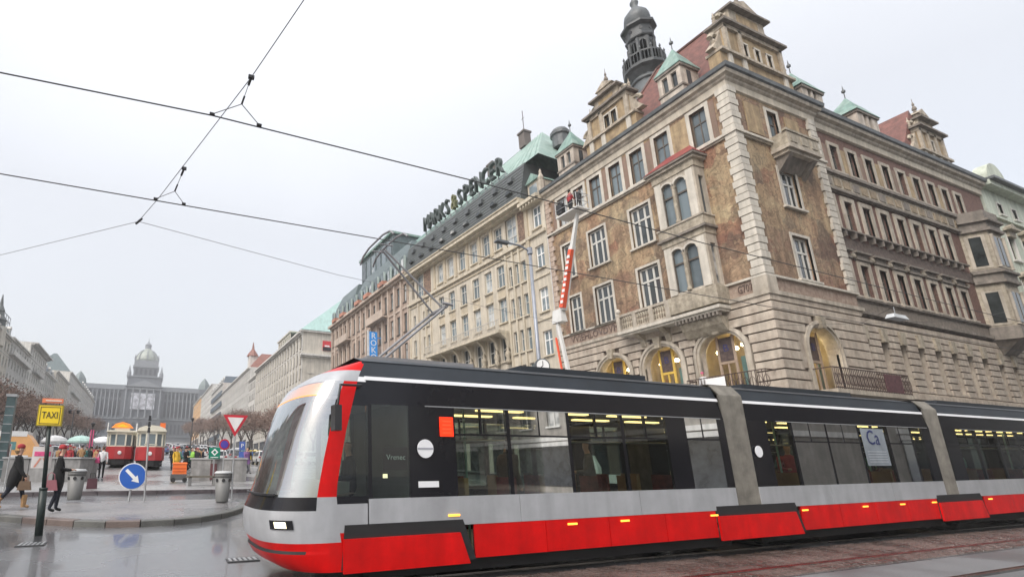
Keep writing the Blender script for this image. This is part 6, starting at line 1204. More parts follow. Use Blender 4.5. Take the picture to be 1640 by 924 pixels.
# roof equipment and pantograph
for x0, x1 in ((6.5, 9.8), (13, 17.5), (22, 28)): b = MB(); b.box(x0, x1, 7.65, 8.8, 3.38, 3.52); tb(b, 'roof_box', troof)
PG = 'pantograph'
psteel = mat('panto_steel', (.22, .22, .23), .5)
b = MB(); b.box(3.3, 5.4, 7.6, 8.85, 3.38, 3.46); pg = tb(b, 'pantograph', psteel)
kn = (5.1, 4.62)
b = MB()
for y in (7.95, 8.5): b.tube([(3.7, 8.23 + (y - 8.23) * 1.3, 3.46), (kn[0], y, kn[1])], .028, 6)
b.tube([(kn[0], 7.9, kn[1]), (kn[0], 8.55, kn[1])], .035, 6); b.tube([(kn[0] - .1, 7.9, kn[1] + .05), (kn[0] + .12, 7.9, kn[1] + .03)], .03, 5)
tb(b, 'lower_arm', psteel, pg)
b = MB(); b.tube([(kn[0], 8.05, kn[1]), (3.95, 8.2, 5.72)], .02, 6); b.tube([(kn[0], 8.42, kn[1]), (3.95, 8.28, 5.72)], .02, 6); tb(b, 'upper_arm', mat('panto_steel', (.22, .22, .23), .5), pg)
for x in (3.78, 4.06): b = MB(); b.tube([(x, 7.45, 5.68), (x, 7.6, 5.8), (x, 7.9, 5.86), (x, 8.55, 5.86), (x, 8.85, 5.8), (x, 9.0, 5.68)], .02, 6); tb(b, 'contact_strip', psteel, pg)
b = MB(); b.tube([(3.78, 8.05, 5.74), (4.06, 8.05, 5.74)], .015, 5); b.tube([(3.78, 8.4, 5.74), (4.06, 8.4, 5.74)], .015, 5); tb(b, 'pantograph_head', psteel, pg)
TR.rotation_euler = (0, -.0065, 0)
drv = person('tram driver in dark jacket behind the windscreen of the modern tram', P_sit, (3.2, 8.2, .38), R(180), ('navy', 'navy', None, 'black', 'hair'), None)
for i, (x, y, c, h, w_) in enumerate([(6.2, 7.9, 'brown', 0, 'standing inside the front car by the second wide window'), (8.6, 8.3, 'grey', 2.5, 'standing inside the front car by the fourth window'), (13.1, 8.0, 'blue', 1, 'standing by the first window of the middle car'), (15.2, 8.2, 'red', 4, 'standing in the centre of the middle car'), (22.4, 8.0, 'white', 2, 'standing by the first windows of the last car'), (24.0, 8.3, 'teal', 3, 'standing further back in the last car')]):
    person('passenger in %s coat %s' % (c, w_), [P_stand, P_hold][i % 2], (x, y, .43 + (x - 1.6) * .0065), h, (c, 'navy', None, 'black', 'hair'), None)
# ================================================================ heritage tram cafe cars
vred = mat('heritage_red', (.42, .03, .035), .35, var=.08, coat=.3); vcream = mat('heritage_cream', (.72, .68, .56), .45, var=.06)
def old_tram(name, label, x, y, w, orange_top, round_roof):
    t = thing(name, label, 'tram', (x, y, gz(y) + KH)); z0 = 0; L = 9; W_ = w / 2
    def bb(m, n, mm): o = m.build(n, mm, t, origin=(0, 0, 0)); o.location = (0, 0, 0); return o
    pl = [(-W_, .9), (-W_ * .8, .25), (-W_ * .35, 0), (W_ * .35, 0), (W_ * .8, .25), (W_, .9), (W_, L), (-W_, L)]
    m = MB(); m.prism([(a, b_) for a, b_ in pl], .75, 1.75, axis='z'); bb(m, 'lower_body', vred)
    m = MB(); m.prism([(a * .96, b_ + .03) for a, b_ in pl], 1.75, 1.83, axis='z'); bb(m, 'waist_rail', vcream)
    m = MB(); m.prism([(a * .9, b_ + .06) for a, b_ in pl], .3, .75, axis='z'); bb(m, 'underframe', under)
    m = MB(); m.prism([(a * .93, b_ + .06) for a, b_ in pl], 1.83, 2.72, axis='z'); bb(m, 'window_band', MATS['attic_glass'])
    for a, b_ in pl[:6] + [(-W_, 3), (-W_, 5), (-W_, 7), (W_, 3), (W_, 5), (W_, 7)]: m = MB(); m.box(a * .955 - .06, a * .955 + .06, b_ - .0, b_ + .12, 1.83, 2.72); bb(m, 'window_post', vcream)
    m = MB(); m.prism([(a * 1.0, b_ + .02) for a, b_ in pl], 2.72, 2.92, axis='z'); bb(m, 'cornice_board', vcream)
    m = MB()
    if round_roof: m.prism([(-W_ * 1.03, 2.92), (-W_ * .9, 3.15), (-W_ * .5, 3.32), (0, 3.38), (W_ * .5, 3.32), (W_ * .9, 3.15), (W_ * 1.03, 2.92)], -.1, L, axis='y')
    else: m.prism([(-W_ * 1.05, 2.92), (-W_ * .95, 3.05), (W_ * .95, 3.05), (W_ * 1.05, 2.92)], -.15, L, axis='y'); m.prism([(-W_ * .55, 3.05), (-W_ * .5, 3.3), (W_ * .5, 3.3), (W_ * .55, 3.05)], .6, L - .6, axis='y')
    bb(m, 'roof', vcream)
    m = MB(); m.M = Matrix.Translation((0, -.02, 1.25)) @ Matrix.Rotation(R(90), 4, 'X'); m.lathe([(.13, 0), (.15, .06), (.1, .08)], n=12); bb(m, 'headlight', white_p)
    for s in (-1, 1): m = MB(); m.box(s * .8 - .1, s * .8 + .1, -.12, .2, .45, .6); bb(m, 'buffer', blk)
    if orange_top:
        m = MB(); m.prism([(-.85, 3.3), (.85, 3.3), (.55, 3.62), (0, 3.8), (-.55, 3.62)], .5, .75, axis='y'); o = bb(m, 'roof_sign', mat('orange_sign', (.85, .25, .03), .5, var=.25, scale=5, emit=(1, .3, .05, .25)))
        m = MB(); m.prism([(-.5, 3.38), (.5, 3.38), (0, 3.6)], .46, .5, axis='y'); bb(m, 'sign_panel', yellow_p)
        for s in (-1, 1): m = MB(); m.box(s * 1.1 - .04, s * 1.1 + .04, .4, .5, 2.9, 3.7); bb(m, 'flag_post', white_p)
    else: m = MB(); m.box(.55, .95, .3, .5, 3.2, 3.6); bb(m, 'route_box', orange_p); m = MB(); m.box(-W_ * .45, W_ * .45, -.0, .02, 1.9, 1.95); bb(m, 'window_sill', vcream)
    return t
old_tram('heritage_tram', 'old red and cream tram car with orange sign on its roof, left of the pair', -1.95, 47, 2.2, True, False)
old_tram('heritage_tram', 'old red and cream tram car with rounded white roof, right of the pair', .35, 42.6, 2.1, False, True)
# ================================================================ cars
def car_proto(kind):
    t = thing('parked_car', 'x', 'car'); glass = mat('car_glass', (.03, .035, .04), .08, var=.2, spec=.7)
    P = [(-2.1, .35), (-2.12, .75), (-1.95, .9), (-1.5, .95), (-1.0, 1.40), (.45, 1.42), (1.15, .98), (1.95, .82), (2.12, .6), (2.1, .35)] if kind else [(-2.0, .35), (-2.02, .8), (-1.9, 1.35), (-1.75, 1.45), (.3, 1.47), (1.1, 1.0), (1.9, .85), (2.05, .6), (2.05, .35)]
    m = MB(); n = len(P); W_ = .86
    def ww(z): return W_ if z < .95 else W_ - (z - .95) * .42
    vs = [(x, -ww(z), z) for x, z in P] + [(x, ww(z), z) for x, z in P]; m.add(vs, [tuple(range(n)), tuple(range(2 * n - 1, n - 1, -1))] + [(i, i + n, (i + 1) % n + n, (i + 1) % n) for i in range(n)])
    def bb(m, n_, mm, par=t): o = m.build(n_, mm, par, origin=(0, 0, 0)); o.location = (0, 0, 0); return o
    bb(m, 'body', mat('car_paint', (.35, .36, .38), .3, coat=.4, var=.03))
    b0, b1 = (-1.38, .98) if kind else (-1.72, .98)
    for s in (-1, 1):
        m = MB(); y0, y1 = s * (ww(.98) + .008), s * (ww(1.34) + .008); q = [(b0 + .05, y0, .99), (b1 - .08, y0, .99), (.42, y1, 1.34), (-.95 if kind else -1.6, y1, 1.34)]; m.add(q, [(0, 1, 2, 3)]); bb(m, 'side_window', glass)
    m = MB(); m.add([(1.16, -.7, .985), (1.16, .7, .985), (.5, .62, 1.40), (.5, -.62, 1.40)] if kind else [(1.12, -.7, 1.01), (1.12, .7, 1.01), (.36, .62, 1.46), (.36, -.62, 1.46)], [(0, 1, 2, 3)]); m.v = [p + Vector((.012, 0, .012)) for p in m.v]; bb(m, 'windscreen', glass)
    m = MB(); m.add([(-1.52, -.7, .965), (-1.52, .7, .965), (-1.04, .62, 1.38), (-1.04, -.62, 1.38)] if kind else [(-2.0, -.68, .9), (-2.0, .68, .9), (-1.9, .64, 1.33), (-1.9, -.64, 1.33)], [(0, 1, 2, 3)]); m.v = [p + Vector((-.015, 0, .012)) for p in m.v]; bb(m, 'rear_window', glass)
    for x in (-1.3, 1.3):
        for s in (-1, 1): m = MB(); m.M = Matrix.Translation((x, s * .8, .32)) @ Matrix.Rotation(R(90), 4, 'X'); m.lathe([(.31, -.1), (.32, 0), (.31, .1)], n=12); o = bb(m, 'wheel', rubber); m = MB(); m.M = Matrix.Translation((x, s * .8, .32)) @ Matrix.Rotation(R(90), 4, 'X'); m.lathe([(.2, -.11), (.2, .11)], n=10); bb(m, 'rim', grey_m, o)
    for s in (-1, 1): m = MB(); m.box(2.0, 2.13, s * .6 - .16, s * .6 + .16, .62, .76); bb(m, 'headlight', white_p); m = MB(); m.box(-2.14, -2.05, s * .66 - .12, s * .66 + .12, .7, .86); bb(m, 'tail_light', CL['red'])
    return t
CP = [car_proto(0), car_proto(1)]; rk = random.Random(9)
paint = dict(white=(.62, .62, .62), silver=(.42, .43, .45), grey=(.2, .21, .22), black=(.03, .03, .035), blue=(.07, .12, .25), red=(.35, .03, .03))
paints = {k: mat('car_paint_' + k, v, .3, coat=.4, var=.03) for k, v in paint.items()}
sw = {}
for c_ in CP:
    for k, pm in paints.items():
        bd = [q for q in c_.children if q.name.startswith('body')][0].data; sw[(c_.name, k)] = {bd: recolour(bd, MATS['car_paint'], pm)}
cars = [(7.0 + i * 2.45, 56.5, 90) for i in range(5)] + [(4.8 + i * 2.4, 75, 90) for i in range(5)] + [(s * xx, 66 + k * 6.2, 90) for k in range(9) for s, xx in ((1, 10.2), (-1, 10.2), (-1, 12.6))] + [(2.6 + (k % 3) * 2.6, 92 + (k // 3) * 11, 90) for k in range(18)]
used = set()
for i, (x, y, a) in enumerate(cars):
    k = rk.choice(['white', 'white', 'silver', 'silver', 'grey', 'black', 'blue', 'red']) if i > 9 else rk.choice(['white', 'silver', 'grey', 'white', 'blue']); p = CP[i % 2]; shape = 'hatchback' if i % 2 == 0 else 'saloon'
    if i < 5: where = 'in the nearest row behind the metro wall'
    elif i < 10: where = 'in the second row behind the metro wall'
    elif i < 37: where = 'along the %s tree row up the square' % ('right' if x > 0 else 'left')
    else: where = 'in the far middle of the square'
    clone(p, (x, y, gz(y) + (KH if y < 110 else .01)), '%s %s parked %s' % (k, shape, where), R(a + rk.uniform(-4, 4)), 'cars parked ' + where, sw[(p.name, k)])
ty = clone(CP[1], (12.2, 64.0, gz(64) + KH), 'yellow taxi saloon standing at the right beyond the metro wall', R(170), None, {[q for q in CP[1].children if q.name.startswith('body')][0].data: recolour([q for q in CP[1].children if q.name.startswith('body')][0].data, MATS['car_paint'], yellow_p)})
ty.name = 'yellow_taxi'; m = MB(); m.box(-.5, -.2, -.3, .3, 1.42, 1.55); o = m.build('roof_light', white_p, ty, origin=(0, 0, 0)); o.location = (0, 0, 0)
def kill(t):
    for c_ in list(t.children): kill(c_)
    bpy.data.objects.remove(t)
for c_ in CP: kill(c_)
# orange and white van at the left
V = thing('delivery_van', 'orange and white box van parked at the left behind the low wall', 'van', (-10.3, 47.5, gz(47.5) + KH))
def vb(m, n, mm, par=V): o = m.build(n, mm, par, origin=(0, 0, 0)); o.location = (0, 0, 0); return o
m = MB(); m.prism([(-2.8, .45), (2.6, .45), (2.6, 1.3), (2.1, 2.1), (1.7, 2.6), (-2.8, 2.6)], -1.0, 1.0, axis='y'); vb(m, 'body', mat('van_orange', (.80, .42, .16), .45, var=.06))
m = MB(); m.box(-2.82, 1.75, -1.02, 1.02, 2.35, 2.75); vb(m, 'roof', white_p)
for x in (-2.3, -1.1, .1): m = MB(); m.box(x, x + 1.0, -1.02, -1.0, 1.35, 1.95); vb(m, 'window', mat('turquoise_pane', (.12, .3, .3), .2, var=.2))
m = MB(); m.box(-2.85, 2.0, -1.015, -1.0, .7, .95); vb(m, 'stripe', white_p)
for x in (-1.9, 1.6): m = MB(); m.M = Matrix.Translation((x, -.9, .38)) @ Matrix.Rotation(R(90), 4, 'X'); m.lathe([(.37, -.1), (.37, .1)], n=12); vb(m, 'wheel', rubber)
# market canopies
for x, y, lb, c in ((-5.6, 54, 'pale turquoise market canopy behind the crowd at the left', (.42, .60, .55)), (-3.9, 57, 'white market canopy behind the crowd beside the old trams', (.66, .66, .68)), (-8.0, 56, 'small white stall tent left of the turquoise canopy', (.6, .6, .6))):
    t = thing('market_canopy', lb, 'canopy', (x, y, gz(y) + KH)); cm = mat('canopy_%d' % int(c[0] * 100), c, .7, var=.1)
    def cb(m, n, mm): o = m.build(n, mm, t, origin=(0, 0, 0)); o.location = (0, 0, 0)
    m = MB(); m.lathe([(1.15, 2.0), (1.15, 2.15), (.95, 2.42), (.5, 2.62), (.05, 2.7)], n=12); cb(m, 'canopy_top', cm)
    for a in range(4): m = MB(); q = a * math.pi / 2 + .78; m.tube([(math.cos(q), math.sin(q), 0), (math.cos(q), math.sin(q), 2.1)], .03, 5); cb(m, 'leg', grey_m)
# ================================================================ low walls of the metro stairs
def metro_wall(label, pts, h, door):
    x, y = pts[0]; t = thing('metro_wall', label, 'wall', (x, y, gz(y) + KH)); m = MB()
    for (x0, y0), (x1, y1) in zip(pts, pts[1:]):
        L = math.dist((x0, y0), (x1, y1)); F = Face(x0, y0, math.atan2(y1 - y0, x1 - x0)); n = max(1, round(L / 1.05)); zb = gz(min(y0, y1)) + KH - .1; zt = gz(29) + KH + h
        for k in range(n):
            b = fmb(F); b.box(k * L / n + .015, (k + 1) * L / n - .015, 0, .25, zb, zt - .08); b.build('concrete_panel', concrete, t)
        b = fmb(F); b.box(-.04, L + .04, -.05, .3, zt - .075, zt); b.build('coping', mat('pale_coping', (.36, .36, .36), .6, var=.1), t)
        if door: b = fmb(F); b.box(L * .48, L * .48 + .36, -.03, .01, gz(29) + KH + .1, zt - .3); b.build('notice_board', mat('maroon_panel', (.10, .03, .035), .5), t); door = False
    return t
metro_wall('grey concrete metro entrance wall at the right with maroon panel, behind the bench', [(2.35, 29.6), (4.4, 28.6), (5.15, 28.4), (5.3, 33)], 1.22, True)
metro_wall('grey concrete metro entrance wall at the left behind the two women', [(-6.4, 30.2), (-2.95, 29.5), (-2.5, 29.9), (-2.5, 34)], 1.22, False)
t = thing('metro_sign', 'green square sign with white arrow emblem standing above the right metro wall', 'sign', (3.45, 28.7, 2.0)); m = MB(); m.box(3.16, 3.74, 28.66, 28.74, 2.16, 2.74); m.build('sign_panel', mat('sign_green', (.0, .20, .12), .4), t); m = MB(); m.box(3.42, 3.48, 28.68, 28.74, 1.2, 2.16); m.build('post', grey_m, t)
m = MB(); F = Face(3.45, 28.65, 0); m.M = F.M; cz = 2.5
for a in range(4): # diamond outline with downward point
    q0, q1 = a * math.pi / 2, (a + 1) * math.pi / 2
    for r0, r1 in ((.10, .19),): m.add([(r0 * math.cos(q0), 0, cz + r0 * math.sin(q0)), (r1 * math.cos(q0), 0, cz + r1 * math.sin(q0)), (r1 * math.cos(q1), 0, cz + r1 * math.sin(q1)), (r0 * math.cos(q1), 0, cz + r0 * math.sin(q1))], [(0, 1, 2, 3)])
m.build('emblem', white_p, t); m = MB(); m.box(3.25, 3.65, 28.645, 28.655, 2.21, 2.25); m.build('caption_line', white_p, t)
t = thing('bench', 'low grey wooden bench in front of the right metro wall', 'bench', (2.55, 25.9, gz(25.9) + KH)); z = gz(25.9) + KH
for k in range(3): m = MB(); m.box(1.9, 3.3, 25.72 + k * .13, 25.83 + k * .13, z + .36, z + .46); m.build('slat', mat('bench_wood', (.14, .125, .10), .7, var=.2), t)
for x in (2.0, 3.1): m = MB(); m.box(x, x + .14, 25.72, 26.08, z, z + .40); m.build('leg', concrete, t)
t = thing('cleaning_cart', 'orange cleaning cart with dark base beside the right metro wall', 'cart', (1.75, 28.3, gz(28.3) + KH)); z = gz(28.3) + KH
m = MB(); m.box(1.3, 2.1, 28.0, 28.7, z + .12, z + .42, 0, .96, .96); m.build('base', mat('cart_base', (.09, .09, .09), .6), t); m = MB(); m.box(1.38, 2.05, 28.05, 28.65, z + .42, z + .92, 0, .95, .95); m.build('tub', orange_p, t); m = MB(); m.box(1.36, 2.07, 28.03, 28.67, z + .92, z + 1.0, 0, .9, .9); m.build('lid', orange_p, t)
for k in range(2): m = MB(); m.box(1.37, 2.06, 28.03, 28.67, z + .55 + k * .15, z + .57 + k * .15); m.build('rib', mat('orange_dark', (.6, .1, .02), .5), t)
for x in (1.42, 1.98): m = MB(); m.M = Matrix.Translation((x, 28.0, z + .13)) @ Matrix.Rotation(R(90), 4, 'X'); m.lathe([(.12, -.04), (.12, .04)], n=10); m.build('wheel', rubber, t)
# litter bins
def litter_bin(label, x, y):
    z = gz(y) + KH; t = thing('litter_bin', label, 'bin', (x, y, z)); bm_ = mat('bin_grey', (.17, .17, .165), .55, var=.1)
    m = MB(); m.lathe([(.195, 0), (.205, .03), (.27, .78)], (x, y, z), 20); m.build('bin_body', bm_, t, True); m = MB(); m.lathe([(.275, .78), (.28, .90), (.275, .905)], (x, y, z), 20); m.build('bin_collar', bm_, t, True)
    m = MB(); m.lathe([(.30, .905), (.30, .945), (.24, .99), (.02, 1.0)], (x, y, z), 20); m.build('lid', mat('bin_lid', (.42, .43, .43), .5), t, True)
    for a in (-95, -45, -145, 40): q = R(a); m = MB(); m.M = Matrix.Translation((x + .262 * math.cos(q), y + .262 * math.sin(q), z + .70)) @ Matrix.Rotation(q, 4, 'Z') @ Matrix.Rotation(R(90), 4, 'Y'); m.lathe([(.055, -.01), (.055, .012)], n=12); m.build('opening', blk, t)
litter_bin('grey conical litter bin with pale lid left of the blue arrow sign', -2.05, 19.9); litter_bin('grey conical litter bin with pale lid at the foot of the give way sign', 2.52, 18.15)
t = thing('suitcase', 'dark red and grey trolley bag standing behind the left litter bin', 'suitcase', (-2.0, 24.8, 1.0)); m = MB(); m.box(-2.15, -1.75, 24.7, 24.95, gz(24.8) + KH, gz(24.8) + KH + .42, 0, .9, .9); m.build('case', mat('case_red', (.07, .02, .03), .6), t); m = MB(); m.tube([(-2.05, 24.8, 1.2), (-2.05, 24.8, 1.45), (-1.85, 24.8, 1.45), (-1.85, 24.8, 1.2)], .015, 5); m.build('handle', blk, t)
# ================================================================ signs and posts
z = gz(13.4)
t = thing('taxi_sign', 'dark green post in the road carrying a yellow TAXI sign', 'sign', (-2.06, 13.4, z)); gp = mat('dark_green_post', (.008, .018, .016), .45, var=.2)
m = MB(); m.tube([(-1.97, 13.4, z), (-2.0, 13.4, z + .95)], .08, 12); m.tube([(-2.0, 13.4, z + .95), (-2.0, 13.4, z + 1.0)], .085, 12); m.build('lower_post', gp, t, True); m = MB(); m.tube([(-2.0, 13.4, z + 1.0), (-2.07, 13.4, 2.66)], .045, 10); m.build('upper_post', gp, t, True)
m = MB(); m.box(-2.07 - .25, -2.07 + .25, 13.33, 13.45, 2.58, 3.05); m.build('sign_box', mat('sign_yellow_edge', (.35, .27, .02), .4), t); m = MB(); m.box(-2.295, -1.845, 13.325, 13.33, 2.605, 3.025); m.build('sign_face', yellow_p, t)
for a in ((-2.27, -1.87, 2.625, 2.637), (-2.27, -1.87, 2.993, 3.005), (-2.27, -2.258, 2.625, 3.005), (-1.882, -1.87, 2.625, 3.005)): m = MB(); m.box(a[0], a[1], 13.32, 13.325, a[2], a[3]); m.build('border', blk, t)
lettering('TAXI', .17, blk, t, (-2.07, 13.318, 2.815), 0, 'lettering', .002, (.86, 1.25))
m = MB(); m.box(-2.27, -1.85, 13.36, 13.42, 3.10, 3.20); m.build('top_plate', mat('orange_plate', (.75, .22, .10), .5), t); m = MB(); m.box(-2.2, -1.88, 13.35, 13.36, 3.135, 3.165); m.build('pale_strip', mat('strip_pale', (.7, .6, .5), .5), t)
for x in (-2.2, -1.93): m = MB(); m.box(x, x + .015, 13.38, 13.4, 3.05, 3.1); m.build('bracket', blk, t)
t = thing('poster_board', 'white and pink paper notice fixed on the taxi post behind the women', 'notice', (-2.12, 13.45, 1.8)); m = MB(); m.box(-2.33, -1.94, 13.5, 13.53, 1.66, 2.13); m.build('board', mat('paper_white', (.62, .58, .56), .7, var=.1), t); m = MB(); m.box(-2.29, -1.97, 13.494, 13.5, 1.92, 2.02); m.build('pink_bar', CL['pink'], t)
m = MB(); m.add([(-2.28, 13.495, 1.68), (-2.24, 13.495, 1.68), (-2.14, 13.495, 1.88), (-2.18, 13.495, 1.88)], [(0, 1, 2, 3)]); m.add([(-2.12, 13.495, 1.88), (-2.08, 13.495, 1.88), (-1.99, 13.495, 1.68), (-2.03, 13.495, 1.68)], [(0, 1, 2, 3)]); m.build('printed_stroke', mat('salmon_print', (.6, .25, .18), .7), t)
z = gz(19.2) + KH - .02
t = thing('arrow_sign', 'round blue sign with white arrow pointing down right on the island', 'sign', (-.2, 19.2, z)); m = MB(); m.tube([(-.36, 19.2, z), (-.31, 19.2, 1.45)], .035, 8); m.build('post', galv, t)
m = MB(); m.M = Matrix.Translation((-.31, 19.14, 1.40)) @ Matrix.Rotation(R(90), 4, 'X'); m.lathe([(.435, -.02), (.435, .01)], n=36); m.build('sign_rim', white_p, t); m = MB(); m.M = Matrix.Translation((-.31, 19.125, 1.40)) @ Matrix.Rotation(R(90), 4, 'X'); m.lathe([(.40, 0), (.40, .012)], n=36); m.build('sign_disc', blue_p, t)
m = MB(); m.M = Matrix.Translation((-.31, 19.108, 1.40)) @ Matrix.Rotation(R(90), 4, 'X') @ Matrix.Rotation(R(-45), 4, 'Z'); m.prism([(-.3, -.05), (.08, -.05), (.08, -.13), (.3, 0), (.08, .13), (.08, .05), (-.3, .05)], -.004, .002, axis='z'); m.build('arrow', white_p, t)
t = thing('signal_post', 'slim grey post with a small dark signal head beside the blue arrow sign', 'post', (.12, 19.1, z)); m = MB(); m.tube([(.12, 19.1, z), (.05, 19.1, 3.1)], .03, 8); m.build('post', galv, t)
for k in range(3): m = MB(); m.box(-.0, .1, 19.03, 19.13, 2.85 + k * .2, 3.02 + k * .2, 0, .7, .7); m.build('signal_head', blk, t)
t = thing('give_way_sign', 'white triangular give way sign with red border on a grey pole', 'sign', (2.82, 18.05, z)); m = MB(); m.tube([(2.82, 18.05, gz(18) + KH), (2.80, 18.05, 3.4)], .032, 8); m.build('post', galv, t)
def trip(r, yy): return [(2.80 + r * math.cos(a), yy, 3.20 + r * math.sin(a)) for a in (R(150), R(-90), R(30))]
m = MB(); m.prism([(p[0], p[2]) for p in trip(.49, 0)], 17.99, 18.01, axis='y'); m.build('sign_border', mat('sign_red', (.55, .02, .04), .4), t); m = MB(); m.prism([(p[0], p[2]) for p in trip(.32, 0)], 17.975, 17.989, axis='y'); m.build('sign_face', mat('sign_white', (.72, .70, .68), .5), t)
t = thing('no_stopping_sign', 'small round blue sign with red rim below the give way sign', 'sign', (2.85, 22, 2.4)); m = MB(); m.M = Matrix.Translation((3.02, 22, 2.62)) @ Matrix.Rotation(R(90), 4, 'X'); m.lathe([(.22, -.02), (.22, .0)], n=24); m.build('sign_rim', mat('sign_red', (.55, .02, .04), .4), t); m = MB(); m.M = Matrix.Translation((3.02, 21.99, 2.62)) @ Matrix.Rotation(R(90), 4, 'X'); m.lathe([(.16, 0), (.16, .01)], n=24); m.build('sign_disc', mat('sign_blue2', (.08, .05, .35), .5), t)
m = MB(); m.tube([(3.02, 22.03, gz(22)), (3.02, 22.03, 2.9)], .025, 6); m.build('post', galv, t)
t = thing('parking_sign', 'blue parking sign on a thin post beyond the metro wall at the right', 'sign', (7.9, 46, 3)); m = MB(); m.box(7.6, 8.1, 45.97, 46, 3.2, 3.95); m.build('sign_panel', mat('sign_blue3', (.06, .12, .4), .5), t); m = MB(); m.box(7.6, 8.1, 45.97, 46, 2.6, 3.1); m.build('sign_panel', mat('sign_blue3', (.06, .12, .4), .5), t); m = MB(); m.tube([(7.85, 46.03, 1.6), (7.85, 46.03, 4.1)], .04, 6); m.build('post', galv, t); lettering('P', .5, white_p, t, (7.85, 45.96, 3.57), 0, 'letter', .002)
t = thing('road_post', 'thin grey post at the far left edge of the lane', 'post', (-4.95, 24, 1)); m = MB(); m.tube([(-4.98, 24.3, .8), (-4.95, 24.3, 2.6)], .025, 8); m.build('post', galv, t)
t = thing('kiosk_column', 'tall dark teal advertising column at the left in front of the trees', 'column', (-7.45, 35, 1)); m = MB(); m.box(-7.7, -7.25, 34.8, 35.2, 1.0, 5.7); m.build('column_body', mat('teal_panel', (.05, .085, .09), .3, var=.3, scale=2), t); m = MB(); m.box(-7.75, -7.2, 34.75, 35.25, 5.7, 5.85); m.build('column_cap', grey_m, t)
for k in range(8): m = MB(); m.box(-7.69, -7.26, 34.78, 34.8, 1.6 + k * .5, 1.65 + k * .5); m.build('joint', grey_m, t)
def lantern(label, x, y, h, banner=None, heads=2):
    zb = gz(y) + (KH if y < 110 else 0); t = thing('street_lamp', label, 'street lamp', (x, y, zb)); m = MB(); m.tube([(x, y, zb), (x, y, h)], .07, 8, r2=.045); m.build('pole', mat('lamp_pole', (.07, .075, .08), .5), t)
    for s in ((-1, 1) if heads == 2 else (0,)): m = MB(); m.lathe([(.09, -.25), (.16, 0), (.2, .05), (.05, .16)], (x + s * .38, y, h), 8); m.build('lantern', blk, t)
    if heads == 2: m = MB(); m.tube([(x - .38, y, h - .1), (x, y, h - .3), (x + .38, y, h - .1)], .025, 5); m.build('arm', blk, t)
    if banner: m = MB(); m.box(x - .14, x + .14, y - .02, y + .02, h - 2.0, h - .5); m.build('banner', CL[banner], t)
lantern('dark double lantern post in front of the left trees', -7.2, 60, 7.4); lantern('single lamp post with pink banner left of the old trams', -4.4, 50, 5.4, 'pink', 1); lantern('tall dark lamp post right of the museum front', 4.6, 60, 7.0, None, 1)
for k in range(5): lantern('dark double lantern post further up the %s side, %s of its row' % ('right' if k % 2 else 'left', ('nearest', 'second nearest', 'farthest')[k // 2]), 13.2 if k % 2 else -13.2, 90 + k * 22, gz(90 + k * 22) + 7)
# tall street light with clock in front of the corner house
t = thing('street_light', 'tall grey street light with long arm and a round clock on its mast', 'street light', (12.65, 14, gz(14))); gl_ = mat('mast_grey', (.28, .30, .34), .45, metal=.3)
m = MB(); m.tube([(12.66, 14, .2), (12.72, 14, 9.6)], .09, 10, r2=.06); m.build('mast', gl_, t, True); m = MB(); m.tube([(12.72, 14, 9.55), (12.3, 14, 9.72), (11.7, 14, 9.74)], .035, 6); m.build('arm', gl_, t); m = MB(); m.box(11.15, 11.75, 13.9, 14.1, 9.68, 9.78, 0, .8, .8); m.build('lamp_head', lead, t); m = MB(); m.lathe([(.1, 0), (.1, .25)], (12.72, 14, 9.45), 8); m.build('mast_collar', gl_, t)
m = MB(); m.M = Matrix.Translation((12.68, 13.85, 5.15)) @ Matrix.Rotation(R(-18), 4, 'Z') @ Matrix.Rotation(R(90), 4, 'X'); m.lathe([(.26, -.09), (.27, 0), (.26, .06)], n=24); ck = m.build('clock', lead, t); m = MB(); MM = Matrix.Translation((12.68, 13.85, 5.15)) @ Matrix.Rotation(R(-18), 4, 'Z') @ Matrix.Rotation(R(90), 4, 'X'); m.M = MM; m.lathe([(.22, .061), (.22, .068)], n=24); m.build('dial', white_p, ck)
m = MB(); m.M = MM; m.box(-.012, .012, 0, .16, .07, .075); m.M = MM @ Matrix.Rotation(R(130), 4, 'Z'); m.box(-.014, .014, 0, .11, .07, .075); m.build('hands', blk, ck)
# person on the first floor balcony with placard
person('person with bright pink hat leaning on the first floor balcony rail', P_stand, (28.2, 18.55, 5.36), R(180), ('white', 'navy', None, 'black', 'hair'), 'pink', scale=.82)
t = thing('balcony_placard', 'white placard hung on the balcony rail beside the pink hat', 'placard', (27.85, 17.8, 5.5)); m = MB(); m.box(27.84, 27.87, 17.2, 18.2, 5.7, 6.35); m.build('placard_sheet', white_p, t)
# ================================================================ aerial lift working on the facade
LF = thing('aerial_lift', 'white truck-mounted boom lift with orange red arm reaching the attic windows', 'lift', (24.6, 22.5, gz(22))); lw = mat('lift_white', (.62, .62, .60), .45, var=.08); lo_ = mat('lift_orange', (.72, .10, .04), .4, var=.08)
def beam(pts, w, h): m = MB(); m.tube(pts, w, 4, r2=h); return m
A, B, C_, D = Vector((24.4, 23.6, 2.2)), Vector((24.9, 25.4, 11.3)), Vector((25.0, 24.9, 11.9)), Vector((25.2, 23.0, 18.1))
beam([A, B], .16, .13).build('lower_boom', lw, LF); beam([A + Vector((-.25, .5, 0)), B + Vector((-.15, .1, -1.2))], .07, .07).build('boom_ram', lo_, LF)
m = MB(); m.box(24.7, 25.2, 24.8, 25.7, 11.1, 12.0, 0, .7, .8); m.build('knuckle', lw, LF); M1 = C_.lerp(D, .66); beam([C_, M1], .26, .22).build('upper_boom', lw, LF)
